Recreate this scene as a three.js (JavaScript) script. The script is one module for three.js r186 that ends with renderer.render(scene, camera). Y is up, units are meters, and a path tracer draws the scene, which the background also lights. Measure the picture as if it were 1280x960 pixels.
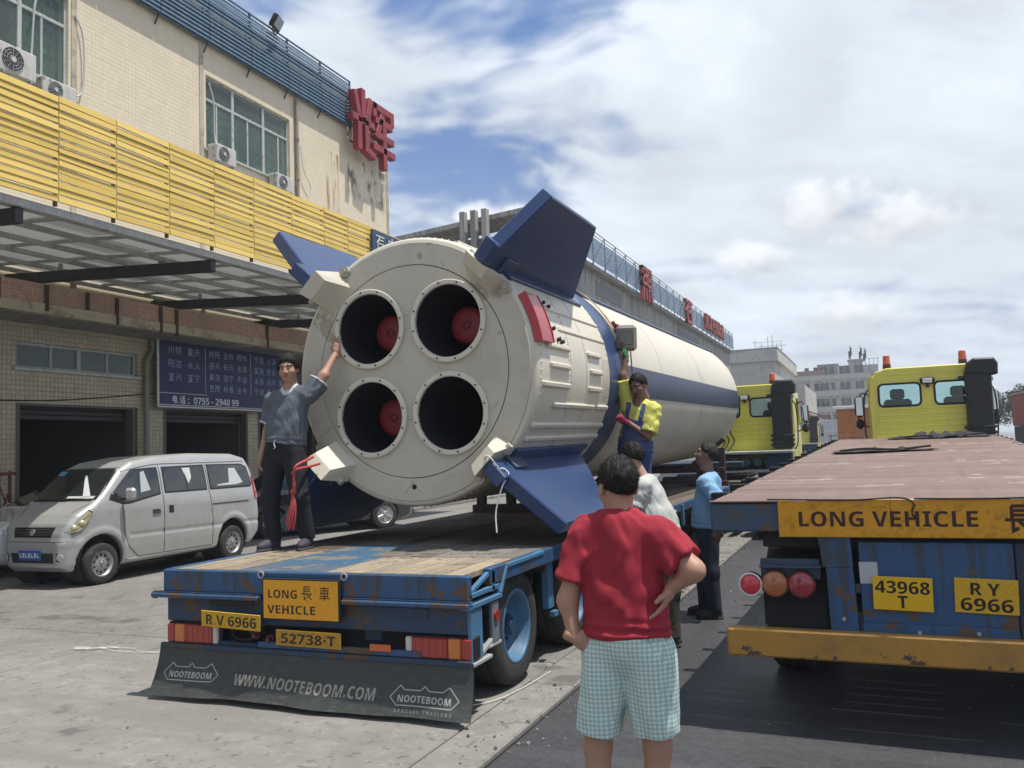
import * as THREE from 'three';
import { mergeGeometries, toCreasedNormals } from 'three/addons/utils/BufferGeometryUtils.js';
import { ConvexGeometry } from 'three/addons/geometries/ConvexGeometry.js';

// ---------------------------------------------------------------- camera, sky, sun, exposure
const scene = new THREE.Scene();
const camera = new THREE.PerspectiveCamera(48.08, 4 / 3, 0.1, 900);
camera.position.set(0, 1.7, 0);
camera.matrixAutoUpdate = true;
{
  const fwd = new THREE.Vector3(-0.3818, 0.0773, -0.9210).normalize(), up0 = new THREE.Vector3(0.0636, 0.9964, 0.0573);
  const right = fwd.clone().cross(up0).normalize(), up = right.clone().cross(fwd);
  camera.quaternion.setFromRotationMatrix(new THREE.Matrix4().makeBasis(right, up, fwd.clone().negate()));
}
const renderer = new THREE.WebGLRenderer({ antialias: true });
renderer.setSize(1024, 768);
renderer.toneMapping = THREE.LinearToneMapping;
renderer.toneMappingExposure = 1.06;
renderer.shadowMap.enabled = true;

const SUN = new THREE.Vector3(0.30, 1.0, -0.04).normalize();
const sun = new THREE.DirectionalLight(new THREE.Color(1.0, 0.95, 0.87), 5.0);
sun.name = 'sun'; sun.position.copy(SUN).multiplyScalar(120).add(new THREE.Vector3(-6, 0, -20)); sun.target.position.set(-6, 0, -20);
sun.castShadow = true; sun.shadow.radius = 1.6; sun.shadow.mapSize.set(4096, 4096);
Object.assign(sun.shadow.camera, { left: -60, right: 60, top: 60, bottom: -60, near: 1, far: 300 });
scene.add(sun, sun.target);

// seeded random numbers and tileable noise
let seed = 7;
function rnd() { seed = (seed * 1664525 + 1013904223) >>> 0; return seed / 4294967296; }
const rr = (a, b) => a + (b - a) * rnd();
const hash = (x, y) => { let h = Math.imul(x, 374761393) + Math.imul(y, 668265263); h = Math.imul(h ^ (h >>> 13), 1274126177); return ((h ^ (h >>> 16)) >>> 0) / 4294967296; };
const sm = (t) => t * t * (3 - 2 * t), clamp = (x, a = 0, b = 1) => Math.min(b, Math.max(a, x)), lerp = (a, b, t) => a + (b - a) * t;
const ss = (a, b, x) => sm(clamp((x - a) / (b - a)));
function vnoise(x, y, px, py) {
  const ix = Math.floor(x), iy = Math.floor(y), fx = sm(x - ix), fy = sm(y - iy);
  const w = (a, p) => (p ? ((a % p) + p) % p : a);
  const a = hash(w(ix, px), w(iy, py)), b = hash(w(ix + 1, px), w(iy, py)), c = hash(w(ix, px), w(iy + 1, py)), d = hash(w(ix + 1, px), w(iy + 1, py));
  return lerp(lerp(a, b, fx), lerp(c, d, fx), fy);
}
// u, v in 0..1, base cells per tile
function fbm(u, v, n, oct = 5, m = n) { let s = 0, a = 0.5, t = 0; for (let i = 0; i < oct; i++) { s += a * vnoise(u * n + 17 * i, v * m + 31 * i, n, m); t += a; a *= 0.55; n *= 2; m *= 2; } return s / t; }

// sky: thin veil, broken blue, cumulus; the same weather all round
{
  const W = 2048, H = 1024, data = new Float32Array(W * H * 4);
  // [azimuth, elevation, half width, half height in degrees, weight]
  const F = [[-19, 28.0, 8, 3.2, -0.6], [-27, 27, 4, 1.8, -0.35], [-26.8, 18.2, 4.2, 2.2, -0.55], [-22.5, 18.6, 6, 2.6, -0.4], [-38.5, 28.5, 3, 2, -0.5], [-34.5, 25.5, 4.2, 4.5, 0.6], [-23, 23.2, 7, 1.5, 0.12], [-30, 21.5, 3, 2, -0.2],
    [-2, 24, 14, 9, 0.42], [4, 14, 18, 12, 0.3], [-9, 13, 9, 7, 0.25], [3.8, 8.8, 5, 0.7, -0.3], [12, 20, 10, 8, 0.3]];
  const CU = [[-2.6, 14.6, 4.6, 2.5], [2.6, 12.9, 4.2, 1.9], [-6.3, 11.7, 2.2, 1.3], [-1.2, 7.6, 3.7, 1.5], [-24.4, 15.2, 1.5, 1.4], [-22.2, 15.4, 1.9, 1.0], [8, 27, 6, 4], [30, 18, 9, 4], [60, 12, 10, 4], [110, 20, 14, 6], [170, 14, 16, 5], [-90, 16, 12, 5], [-140, 24, 14, 7], [70, 38, 14, 7], [-60, 45, 14, 8], [0, 55, 16, 9], [140, 50, 20, 9]];
  const dA = (a, b) => ((a - b + 540) % 360) - 180;
  for (let j = 0; j < H; j++) {
    const el = ((j + 0.5) / H - 0.5) * 180, y = Math.sin(el * Math.PI / 180);
    for (let i = 0; i < W; i++) {
      const th = ((i + 0.5) / W - 0.5) * 2 * Math.PI, ch = Math.cos(el * Math.PI / 180), x = Math.cos(th) * ch, z = Math.sin(th) * ch;
      const az = Math.atan2(x, -z) * 180 / Math.PI, h = Math.max(y, 0.012);
      const o = (j * W + i) * 4;
      // clear air
      const k = Math.pow(1 - clamp(y), 5);
      let r = lerp(0.105, 0.50, k), g = lerp(0.225, 0.62, k), b = lerp(0.53, 0.80, k);
      // cloud sheet seen in perspective: a broad veil, streaks drawn out by the wind, small ripples
      const px = x / (h + 0.16) * 2.2, pz = z / (h + 0.16) * 2.2;
      const n = (p, q, f, oc) => { let s = 0, a = 0.5, t = 0; for (let q2 = 0; q2 < oc; q2++) { s += a * vnoise(p * f + 57.3 * q2, q * f + 13.1 * q2); t += a; a *= 0.54; f *= 2.07; } return s / t; };
      const warp = n(px + 9, pz - 4, 1.1, 3) - 0.5, sx = px * 0.82 - pz * 0.57 + warp * 0.5, sz = px * 0.57 + pz * 0.82 + warp * 0.8;
      let c = 0.58 + (n(px, pz, 1.3, 4) - 0.5) * 1.5;
      for (const f of F) { const a = dA(az, f[0]) / f[2], e = (el - f[1]) / f[3], q = a * a + e * e; if (q < 8) c += f[4] * Math.exp(-q * 0.75); }
      const streak = n(sx * 0.7, sz * 2.6, 2.4, 6), fine = n(px + warp * 0.6, pz * 1.2 + warp * 0.4, 7, 5);
      let cov = ss(0.02, 1.0, c + (streak - 0.5) * 1.1 + (fine - 0.5) * 0.75 * ss(1.0, 0.6, c));
      cov = lerp(cov * 0.97, 0.86, k * 0.75);
      const tone = 0.80 + 0.30 * (n(px - 3, pz + 7, 0.9, 4) - 0.5) + 0.16 * (streak - 0.5) + 0.36 * (n(az * 0.1 + 3, el * 0.17 + 2, 1, 5) - 0.5) + 0.10 * cov;
      r = lerp(r, tone * 0.885, cov); g = lerp(g, tone * 0.965, cov); b = lerp(b, tone * 1.055, cov);
      // cumulus: lit tops, grey bases
      const bump = (n(az * 0.36 + 40, el * 0.5 + 9, 1, 6) - 0.5) * 1.7 + (n(az * 1.5, el * 1.8 + 5, 1, 4) - 0.5) * 0.75;
      let cu = 0, up = 0;
      for (const f of CU) { const a = dA(az, f[0]) / f[2], e = (el - f[1]) / f[3]; if (Math.abs(a) > 2 || Math.abs(e) > 2) continue; const q = 1 - Math.sqrt(a * a + (e < 0 ? e * e * 1.7 : e * e)) + bump; const m = ss(-0.05, 0.62, q); if (m > cu) { cu = m; up = e; } }
      const lit = 0.69 + 0.31 * ss(-0.75, 0.55, up + bump * 0.9) + 0.1 * (fine - 0.5);
      cu *= 0.82;
      r = lerp(r, lit * 0.965, cu); g = lerp(g, lit * 0.99, cu); b = lerp(b, lit * 1.035, cu);
      if (y < 0) { const d = ss(0, -0.08, y); r = lerp(r, 0.22, d); g = lerp(g, 0.215, d); b = lerp(b, 0.2, d); }
      data[o] = r; data[o + 1] = g; data[o + 2] = b; data[o + 3] = 1;
    }
  }
  const t = new THREE.DataTexture(data, W, H, THREE.RGBAFormat, THREE.FloatType);
  t.mapping = THREE.EquirectangularReflectionMapping; t.magFilter = t.minFilter = THREE.LinearFilter; t.needsUpdate = true;
  scene.background = t; scene.environment = t;
}
// ---------------------------------------------------------------- helpers
const V = (x, y, z) => new THREE.Vector3(x, y, z);
const used = new Map();
function numbered(n) { const k = used.get(n) ?? 0; used.set(n, k + 1); return k ? n + '_' + String(k).padStart(3, '0') : n; }
function shadows(o) { o.traverse((m) => { if (m.isMesh) { m.castShadow = true; m.receiveShadow = true; } }); return o; }
function tag(o, label, category, group) { o.userData = { ...o.userData, label, category }; if (group) o.userData.group = group; return o; }
function thing(name, label, category, [x, y, z] = [0, 0, 0], turn = 0, group) {
  const o = new THREE.Group(); o.name = numbered(name); o.position.set(x, y, z); o.rotation.y = turn; scene.add(o); return tag(o, label, category, group);
}
function structure(name, geo, mat, parent = scene) { const m = new THREE.Mesh(uv(join(geo)), mat); m.name = parent === scene ? numbered(name) : name; if (parent === scene) m.userData.kind = 'structure'; parent.add(m); return m; }
function part(name, geo, mat, parent, label) { const m = new THREE.Mesh(uv(join(geo)), mat); m.name = name; if (label) m.userData.label = label; parent.add(m); return m; }
function parts(name, list, mat, parent) { return list.map((g) => part(name, g, mat, parent)); }
function solo(name, geo, mat, label, category, group) { const m = part(numbered(name), geo, mat, scene); return tag(m, label, category, group); }
function inst(name, geo, mat, parent, [x, y, z] = [0, 0, 0], r = [0, 0, 0]) { const m = new THREE.Mesh(geo, mat); m.name = name; m.position.set(x, y, z); m.rotation.set(...r); parent.add(m); return m; }
function copyOf(o, label, [x, y, z], turn = o.rotation.y) { const c = o.clone(); c.name = numbered(o.name.replace(/_\d+$/, '')); c.userData = { ...o.userData, label }; c.position.set(x, y, z); c.rotation.y = turn; scene.add(c); return c; }

function join(g) {
  if (!Array.isArray(g)) return g;
  const flat = g.flat(9).filter(Boolean).map((q) => { let n = q.index ? q.toNonIndexed() : q; for (const k of Object.keys(n.attributes)) if (!['position', 'normal', 'uv', 'color'].includes(k)) n.deleteAttribute(k); return n; });
  const col = flat.some((q) => q.attributes.color);
  for (const q of flat) {
    if (!q.attributes.uv) q.setAttribute('uv', new THREE.BufferAttribute(new Float32Array(q.attributes.position.count * 2), 2));
    if (col && !q.attributes.color) q.setAttribute('color', new THREE.BufferAttribute(new Float32Array(q.attributes.position.count * 3).fill(1), 3));
  }
  return flat.length === 1 ? flat[0] : mergeGeometries(flat);
}
// texture coordinates in metres, by the way each triangle faces; geometries that carry userData.uv keep theirs
function uv(g0) {
  if (g0.userData.uv) return g0;
  const g = g0.index ? g0.toNonIndexed() : g0; g.userData = { uv: true };
  const p = g.attributes.position.array, n = p.length / 9, u = new Float32Array(n * 6);
  for (let t = 0; t < n; t++) {
    const q = t * 9, ax = p[q + 3] - p[q], ay = p[q + 4] - p[q + 1], az = p[q + 5] - p[q + 2], bx = p[q + 6] - p[q], by = p[q + 7] - p[q + 1], bz = p[q + 8] - p[q + 2];
    const nx = Math.abs(ay * bz - az * by), ny = Math.abs(az * bx - ax * bz), nz = Math.abs(ax * by - ay * bx);
    for (let k = 0; k < 3; k++) {
      const x = p[q + k * 3], y = p[q + k * 3 + 1], z = p[q + k * 3 + 2];
      const a = nx >= ny && nx >= nz ? [z, y] : ny >= nz ? [x, z] : [x, y];
      u[t * 6 + k * 2] = a[0]; u[t * 6 + k * 2 + 1] = a[1];
    }
  }
  g.setAttribute('uv', new THREE.BufferAttribute(u, 2));
  return g;
}
const M4 = new THREE.Matrix4(), Q4 = new THREE.Quaternion(), E4 = new THREE.Euler();
function put(g, [x = 0, y = 0, z = 0] = [], [rx = 0, ry = 0, rz = 0] = [], s = 1) {
  const sc = Array.isArray(s) ? V(...s) : V(s, s, s);
  return g.applyMatrix4(M4.compose(V(x, y, z), Q4.setFromEuler(E4.set(rx, ry, rz)), sc));
}
function fromTris(arr) { const g = new THREE.BufferGeometry(); g.setAttribute('position', new THREE.BufferAttribute(new Float32Array(arr), 3)); g.computeVertexNormals(); return g; }
// box with chamfered edges (44 triangles), b = 0 gives a plain one
function box(w, h, d, at, rot, b = 0) {
  if (!b) return put(new THREE.BoxGeometry(w, h, d).toNonIndexed(), at, rot);
  const H = [w / 2, h / 2, d / 2], out = []; b = Math.min(b, ...H.map((q) => q * 0.9));
  const P = (s, ax) => [0, 1, 2].map((k) => s[k] * (k === ax ? H[k] : H[k] - b));
  const tri = (A, B, C) => { const c = [0, 1, 2].map((k) => A[k] + B[k] + C[k]), u = B.map((q, k) => q - A[k]), v = C.map((q, k) => q - A[k]); const n = [u[1] * v[2] - u[2] * v[1], u[2] * v[0] - u[0] * v[2], u[0] * v[1] - u[1] * v[0]]; n[0] * c[0] + n[1] * c[1] + n[2] * c[2] < 0 ? out.push(...A, ...C, ...B) : out.push(...A, ...B, ...C); };
  const quad = (A, B, C, D) => { tri(A, B, C); tri(A, C, D); };
  for (let ax = 0; ax < 3; ax++) {
    const [u, v] = [0, 1, 2].filter((k) => k !== ax);
    for (const s of [-1, 1]) { const c = (a, e) => { const q = [0, 0, 0]; q[ax] = s; q[u] = a; q[v] = e; return P(q, ax); }; quad(c(-1, -1), c(1, -1), c(1, 1), c(-1, 1)); }
    for (const a of [-1, 1]) for (const e of [-1, 1]) { const c = (t, f) => { const q = [0, 0, 0]; q[ax] = t; q[u] = a; q[v] = e; return P(q, f); }; quad(c(-1, u), c(1, u), c(1, v), c(-1, v)); }
  }
  for (const x of [-1, 1]) for (const y of [-1, 1]) for (const z of [-1, 1]) tri(P([x, y, z], 0), P([x, y, z], 1), P([x, y, z], 2));
  return put(fromTris(out), at, rot);
}
// box given by its corners
const span = (x0, x1, y0, y1, z0, z1, b = 0) => box(Math.abs(x1 - x0), Math.abs(y1 - y0), Math.abs(z1 - z0), [(x0 + x1) / 2, (y0 + y1) / 2, (z0 + z1) / 2], [0, 0, 0], b);
const cyl = (r0, r1, h, n = 16, at, rot, open = false) => put(new THREE.CylinderGeometry(r1, r0, h, n, 1, open), at, rot);
function rod(a, b, r, n = 8, r2 = r) {
  const A = V(...a), B = V(...b), d = B.clone().sub(A), g = new THREE.CylinderGeometry(r2, r, d.length(), n);
  return g.applyMatrix4(M4.compose(A.add(B).multiplyScalar(0.5), Q4.setFromUnitVectors(V(0, 1, 0), d.normalize()), V(1, 1, 1)));
}
function bar(a, b, w, h, bev = 0.004) { // rectangular bar from a to b, h across its upright side
  const A = V(...a), B = V(...b), d = B.clone().sub(A), L = d.length(); d.normalize();
  const s = Math.abs(d.y) > 0.99 ? V(1, 0, 0) : V(0, 1, 0).cross(d).normalize(), u = d.clone().cross(s);
  return box(w, h, L, [0, 0, 0], [0, 0, 0], bev).applyMatrix4(new THREE.Matrix4().makeBasis(s, u, d).setPosition(A.add(B).multiplyScalar(0.5)));
}
function tube(pts, r, n = 6, seg = pts.length * 4, closed = false) { return new THREE.TubeGeometry(new THREE.CatmullRomCurve3(pts.map((p) => V(...p)), closed), seg, r, n, closed); }
function shapeOf(pts, holes = []) { const s = new THREE.Shape(pts.map((p) => new THREE.Vector2(...p))); for (const h of holes) s.holes.push(new THREE.Path(h.map((p) => new THREE.Vector2(...p)))); return s; }
// outline in x, y pulled along z and centred there
function prism(pts, d, bev = 0, holes = []) { const g = new THREE.ExtrudeGeometry(shapeOf(pts, holes), { depth: d - 2 * bev, bevelEnabled: bev > 0, bevelSize: bev, bevelThickness: bev, bevelSegments: 1, bevelOffset: -bev, curveSegments: 10 }); return g.translate(0, 0, -d / 2 + bev); }
// outline in z, y pulled along x: the side view of a thing that points along z
const prismX = (pts, d, bev = 0, holes = []) => prism(pts.map(([z, y]) => [-z, y]), d, bev, holes.map((h) => h.map(([z, y]) => [-z, y]))).rotateY(Math.PI / 2);
const rrect = (w, h, r, x = 0, y = 0, n = 4) => { const o = []; for (const [sx, sy, a] of [[1, 1, 0], [-1, 1, 1], [-1, -1, 2], [1, -1, 3]]) for (let i = 0; i <= n; i++) { const t = (a + i / n) * Math.PI / 2; o.push([x + sx * (w / 2 - r) + r * Math.cos(t), y + sy * (h / 2 - r) + r * Math.sin(t)]); } return o; };
const circle = (r, n = 32, x = 0, y = 0) => Array.from({ length: n }, (_, i) => [x + r * Math.cos(i / n * 2 * Math.PI), y + r * Math.sin(i / n * 2 * Math.PI)]);
function lathe(pts, n = 48) { return new THREE.LatheGeometry(pts.map((p) => new THREE.Vector2(...p)), n); }
const crease = (g, a = 0.6) => toCreasedNormals(g, a);
const hull = (pts) => new ConvexGeometry(pts.map((p) => V(...p)));
// strokes of writing as solid bars: [[x, y] ...] in a 100 by 100 box, y down, turned into a w by h sign of depth d
function strokeSolid(strokes, w, h, thick, d) {
  const out = [];
  for (const s of strokes) for (let i = 0; i + 1 < s.length; i++) {
    const [x0, y0] = s[i], [x1, y1] = s[i + 1], a = [x0 / 100 * w - w / 2, h / 2 - y0 / 100 * h], b = [x1 / 100 * w - w / 2, h / 2 - y1 / 100 * h];
    const L = Math.hypot(b[0] - a[0], b[1] - a[1]), t = Math.atan2(b[1] - a[1], b[0] - a[0]);
    out.push(box(L + thick, thick, d * (0.97 + 0.03 * ((i + out.length) % 3)), [(a[0] + b[0]) / 2, (a[1] + b[1]) / 2, 0], [0, 0, t], thick * 0.06));
  }
  return out;
}

// ---------------------------------------------------------------- textures and materials
function dataTex(S, f, srgb = true, rx = 1, ry = rx) {
  const d = new Uint8Array(S * S * 4);
  for (let j = 0; j < S; j++) for (let i = 0; i < S; i++) { const c = f(i / S, j / S), o = (j * S + i) * 4; const q = (v) => clamp(Math.round((srgb ? Math.pow(clamp(v), 1 / 2.2) : clamp(v)) * 255), 0, 255); if (typeof c === 'number') d[o] = d[o + 1] = d[o + 2] = q(c); else { d[o] = q(c[0]); d[o + 1] = q(c[1]); d[o + 2] = q(c[2]); } d[o + 3] = 255; }
  const t = new THREE.DataTexture(d, S, S, THREE.RGBAFormat); t.wrapS = t.wrapT = THREE.RepeatWrapping; t.magFilter = THREE.LinearFilter; t.minFilter = THREE.LinearMipmapLinearFilter; t.generateMipmaps = true;
  if (srgb) t.colorSpace = THREE.SRGBColorSpace; t.repeat.set(1 / rx, 1 / ry); t.needsUpdate = true; return t;
}
function canvasTex(w, h, draw) { const c = document.createElement('canvas'); c.width = w; c.height = h; draw(c.getContext('2d'), w, h); const t = new THREE.CanvasTexture(c); t.colorSpace = THREE.SRGBColorSpace; t.magFilter = THREE.LinearFilter; t.anisotropy = 8; return t; }
const tint = (c, k) => [c[0] * k, c[1] * k, c[2] * k], mix3 = (a, b, t) => [lerp(a[0], b[0], t), lerp(a[1], b[1], t), lerp(a[2], b[2], t)];
const lin = (...c) => new THREE.Color().setRGB(...c);
function mat(c, roughness = 0.6, metalness = 0, more = {}) { return new THREE.MeshPhysicalMaterial({ color: c.isColor ? c : Array.isArray(c) ? lin(...c) : new THREE.Color(c), roughness, metalness, ...more }); }
const bumpNoise = dataTex(256, (u, v) => fbm(u, v, 8, 5), false, 0.5);
// worn paint: patches of the ground showing through, streaks of dirt, small scratches
function wornTex(base, under, dirt, { wear = 0.1, grime = 0.4, size = 2, S = 512, streak = 0 } = {}) {
  return dataTex(S, (u, v) => {
    const a = fbm(u, v, 6, 6), b = fbm(u + 0.37, v + 0.11, 24, 4), c = fbm(u, v + 0.5, 3, 5), s = streak ? fbm(u, v, 48, 3, 3) : 0.5;
    let k = tint(base, 0.9 + 0.2 * b);
    k = mix3(k, dirt, grime * ss(0.38, 0.72, c * 0.6 + b * 0.4 + streak * (s - 0.5)));
    k = mix3(k, under, ss(0.68 - wear, 0.71 - wear, a * 0.62 + b * 0.38));
    return k;
  }, true, size);
}
function worn(base, under, dirt, o = {}, rough = 0.55, metal = 0, more = {}) { return new THREE.MeshPhysicalMaterial({ map: wornTex(base, under, dirt, o), roughness: rough, metalness: metal, bumpMap: bumpNoise, bumpScale: 0.0015, ...more }); }
// paint or stone of one colour with shared dirt, chips and mottling (grey map times the colour)
const SOFT = [1.4, 3.7].map((size) => wornTex([0.96, 0.96, 0.96], [0.5, 0.44, 0.4], [0.6, 0.58, 0.55], { wear: 0.06, grime: 0.6, size, streak: 0.6 }));
const PLAIN = wornTex([0.97, 0.97, 0.97], [0.8, 0.78, 0.75], [0.78, 0.76, 0.72], { wear: -0.12, grime: 0.5, size: 2.3, streak: 0.25 });
const soft = (c, rough = 0.6, k = 0, more = {}) => new THREE.MeshPhysicalMaterial({ map: SOFT[k], color: lin(...c), roughness: rough, bumpMap: bumpNoise, bumpScale: 0.0012, ...more });
const MT = {
  blue: worn([0.020, 0.078, 0.185], [0.10, 0.055, 0.03], [0.035, 0.045, 0.055], { wear: 0.115, grime: 0.9, size: 1.5, streak: 0.9 }, 0.5),
  blueDark: worn([0.013, 0.042, 0.095], [0.07, 0.04, 0.025], [0.026, 0.028, 0.03], { wear: 0.10, grime: 0.9, size: 1.4, streak: 0.9 }, 0.6),
  blueBright: worn([0.05, 0.19, 0.36], [0.15, 0.12, 0.09], [0.09, 0.10, 0.11], { wear: 0.07, grime: 0.6, size: 0.8 }, 0.5),
  black: mat([0.012, 0.012, 0.013], 0.55), blackMatt: mat([0.016, 0.016, 0.017], 0.9), dark: mat([0.03, 0.031, 0.033], 0.6),
  rubber: new THREE.MeshPhysicalMaterial({ map: wornTex([0.022, 0.022, 0.022], [0.06, 0.056, 0.05], [0.05, 0.047, 0.042], { wear: 0.05, grime: 0.5, size: 0.7, S: 256 }), roughness: 0.85, bumpMap: bumpNoise, bumpScale: 0.001 }),
  steel: mat([0.42, 0.42, 0.42], 0.4, 0.8), galv: soft([0.36, 0.37, 0.37], 0.55),
  white: mat([0.72, 0.72, 0.70], 0.5), yellowPlate: mat([0.72, 0.46, 0.03], 0.4), red: mat([0.42, 0.02, 0.02], 0.4), amber: mat([0.75, 0.2, 0.01], 0.3),
  glassDark: mat([0.012, 0.015, 0.016], 0.04, 0, { ior: 1.5, clearcoat: 1, clearcoatRoughness: 0.03 }),
  pane: mat([0.95, 0.98, 0.97], 0.03, 0, { transmission: 1, thickness: 0, ior: 1.5 }),
  alu: mat([0.6, 0.62, 0.6], 0.4, 0.3),
};
const decal = (tex, rough = 0.5, more = {}) => new THREE.MeshPhysicalMaterial({ map: tex, roughness: rough, ...more });
// flat sheet with its own 0..1 texture coordinates, facing +z
function sheet(w, h, at, rot) { const g = new THREE.PlaneGeometry(w, h).toNonIndexed(); g.userData = { uv: true }; put(g, at, rot); g.userData = { uv: true }; return g; }

// Chinese characters as strokes in a 100 by 100 box
const GLYPH = {
  long2: [[[28, 6], [28, 55]], [[28, 6], [82, 6]], [[28, 22], [78, 22]], [[28, 38], [78, 38]], [[5, 55], [96, 55]], [[30, 55], [30, 94], [48, 84]], [[46, 56], [64, 76], [94, 95]], [[84, 62], [62, 74]]],
  che: [[[12, 15], [88, 15]], [[22, 30], [78, 30], [78, 68], [22, 68], [22, 30]], [[22, 49], [78, 49]], [[5, 82], [95, 82]], [[50, 3], [50, 98]]],
  dian: [[[20, 20], [76, 20], [76, 64], [20, 64], [20, 20]], [[20, 42], [76, 42]], [[48, 4], [48, 86], [92, 86], [92, 70]]],
  hua: [[[14, 10], [24, 20]], [[6, 38], [24, 38], [24, 86], [38, 74]], [[86, 8], [48, 18]], [[40, 36], [96, 36]], [[68, 14], [68, 60]], [[50, 60], [88, 60], [88, 92], [50, 92], [50, 60]]],
  hui: [[[24, 4], [24, 44]], [[6, 12], [13, 36]], [[42, 12], [35, 36]], [[3, 46], [46, 46]], [[15, 48], [14, 86]], [[31, 48], [32, 86], [46, 90]], [[52, 12], [52, 24]], [[52, 12], [96, 12], [96, 24]], [[58, 32], [92, 32]], [[70, 24], [58, 54], [95, 54]], [[52, 74], [98, 74]], [[76, 42], [76, 97]]],
  zhao: [[[10, 8], [40, 8], [40, 52], [10, 52], [10, 8]], [[10, 30], [40, 30]], [[50, 8], [92, 8], [88, 30]], [[68, 10], [54, 30]], [[54, 36], [90, 36], [90, 54], [54, 54], [54, 36]], [[12, 68], [8, 96]], [[36, 68], [38, 94]], [[62, 68], [64, 94]], [[86, 68], [94, 96]]],
  ming: [[[10, 14], [90, 14]], [[50, 14], [22, 52]], [[26, 52], [80, 52], [80, 92], [26, 92], [26, 52]], [[40, 32], [80, 32]]],
  ning: [[[50, 2], [50, 12]], [[12, 32], [12, 18], [88, 18], [88, 32]], [[14, 46], [86, 46]], [[50, 46], [50, 92], [36, 84]]],
  yi: [[[50, 2], [50, 12]], [[12, 30], [12, 18], [88, 18], [88, 30]], [[30, 36], [70, 36], [70, 82], [30, 82], [30, 36]], [[30, 52], [70, 52]], [[30, 67], [70, 67]], [[8, 92], [92, 92]]],
  ping: [[[14, 12], [86, 12]], [[28, 24], [36, 44]], [[72, 24], [62, 44]], [[6, 54], [94, 54]], [[50, 12], [50, 96]]],
  chang: [[[74, 8], [36, 36]], [[6, 48], [94, 48]], [[30, 6], [30, 92], [52, 80]], [[46, 48], [92, 92]]],
  xing: [[[22, 8], [30, 32]], [[48, 4], [52, 30]], [[80, 8], [66, 34]], [[6, 50], [94, 50]], [[34, 62], [12, 94]], [[64, 62], [90, 94]]],
  yang: [[[12, 8], [12, 96]], [[12, 8], [36, 8], [24, 36], [38, 56], [16, 62]], [[54, 12], [90, 12], [90, 90], [54, 90], [54, 12]], [[54, 50], [90, 50]]],
  hai: [[[10, 12], [20, 22]], [[6, 38], [16, 46]], [[6, 92], [22, 64]], [[44, 6], [32, 30]], [[40, 18], [94, 18]], [[44, 34], [86, 34], [80, 92], [36, 92], [44, 34]], [[28, 62], [98, 62]]],
  xiang: [[[58, 6], [28, 30], [70, 32]], [[70, 22], [20, 54], [76, 52]], [[84, 40], [60, 76], [12, 96]]],
  yi2: [[[44, 4], [56, 22]], [[82, 18], [58, 60], [10, 94]], [[20, 26], [50, 66], [92, 94]]],
  wu: [[[10, 14], [70, 14], [24, 84]], [[86, 8], [86, 92]], [[40, 52], [96, 52]], [[24, 84], [92, 84]]],
  jin: [[[50, 4], [8, 44]], [[50, 4], [92, 44]], [[30, 44], [70, 44]], [[18, 62], [82, 62]], [[50, 44], [50, 92]], [[8, 92], [92, 92]]],
  yong: [[[46, 4], [56, 14]], [[34, 26], [54, 26], [54, 94], [40, 86]], [[10, 46], [34, 46], [12, 84]], [[86, 36], [58, 54], [94, 90]]],
  chong: [[[84, 6], [16, 14]], [[6, 26], [94, 26]], [[22, 38], [78, 38], [78, 66], [22, 66], [22, 38]], [[22, 52], [78, 52]], [[50, 12], [50, 92]], [[14, 78], [86, 78]], [[4, 92], [96, 92]]],
  qing: [[[50, 4], [52, 14]], [[14, 18], [92, 18]], [[14, 18], [6, 92]], [[26, 46], [94, 46]], [[58, 28], [56, 54], [26, 92]], [[60, 54], [92, 92]]],
  zhou: [[[22, 8], [20, 60], [8, 94]], [[52, 10], [52, 90]], [[84, 6], [84, 96]], [[8, 36], [14, 54]], [[36, 36], [40, 52]], [[68, 34], [72, 50]]],
};
function drawGlyph(x, name, px, py, s, lw) { x.lineWidth = lw; x.lineCap = 'butt'; x.lineJoin = 'miter'; for (const k of GLYPH[name]) { x.beginPath(); k.forEach(([a, b], i) => (i ? x.lineTo : x.moveTo).call(x, px + a / 100 * s, py + b / 100 * s)); x.stroke(); } }
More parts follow.
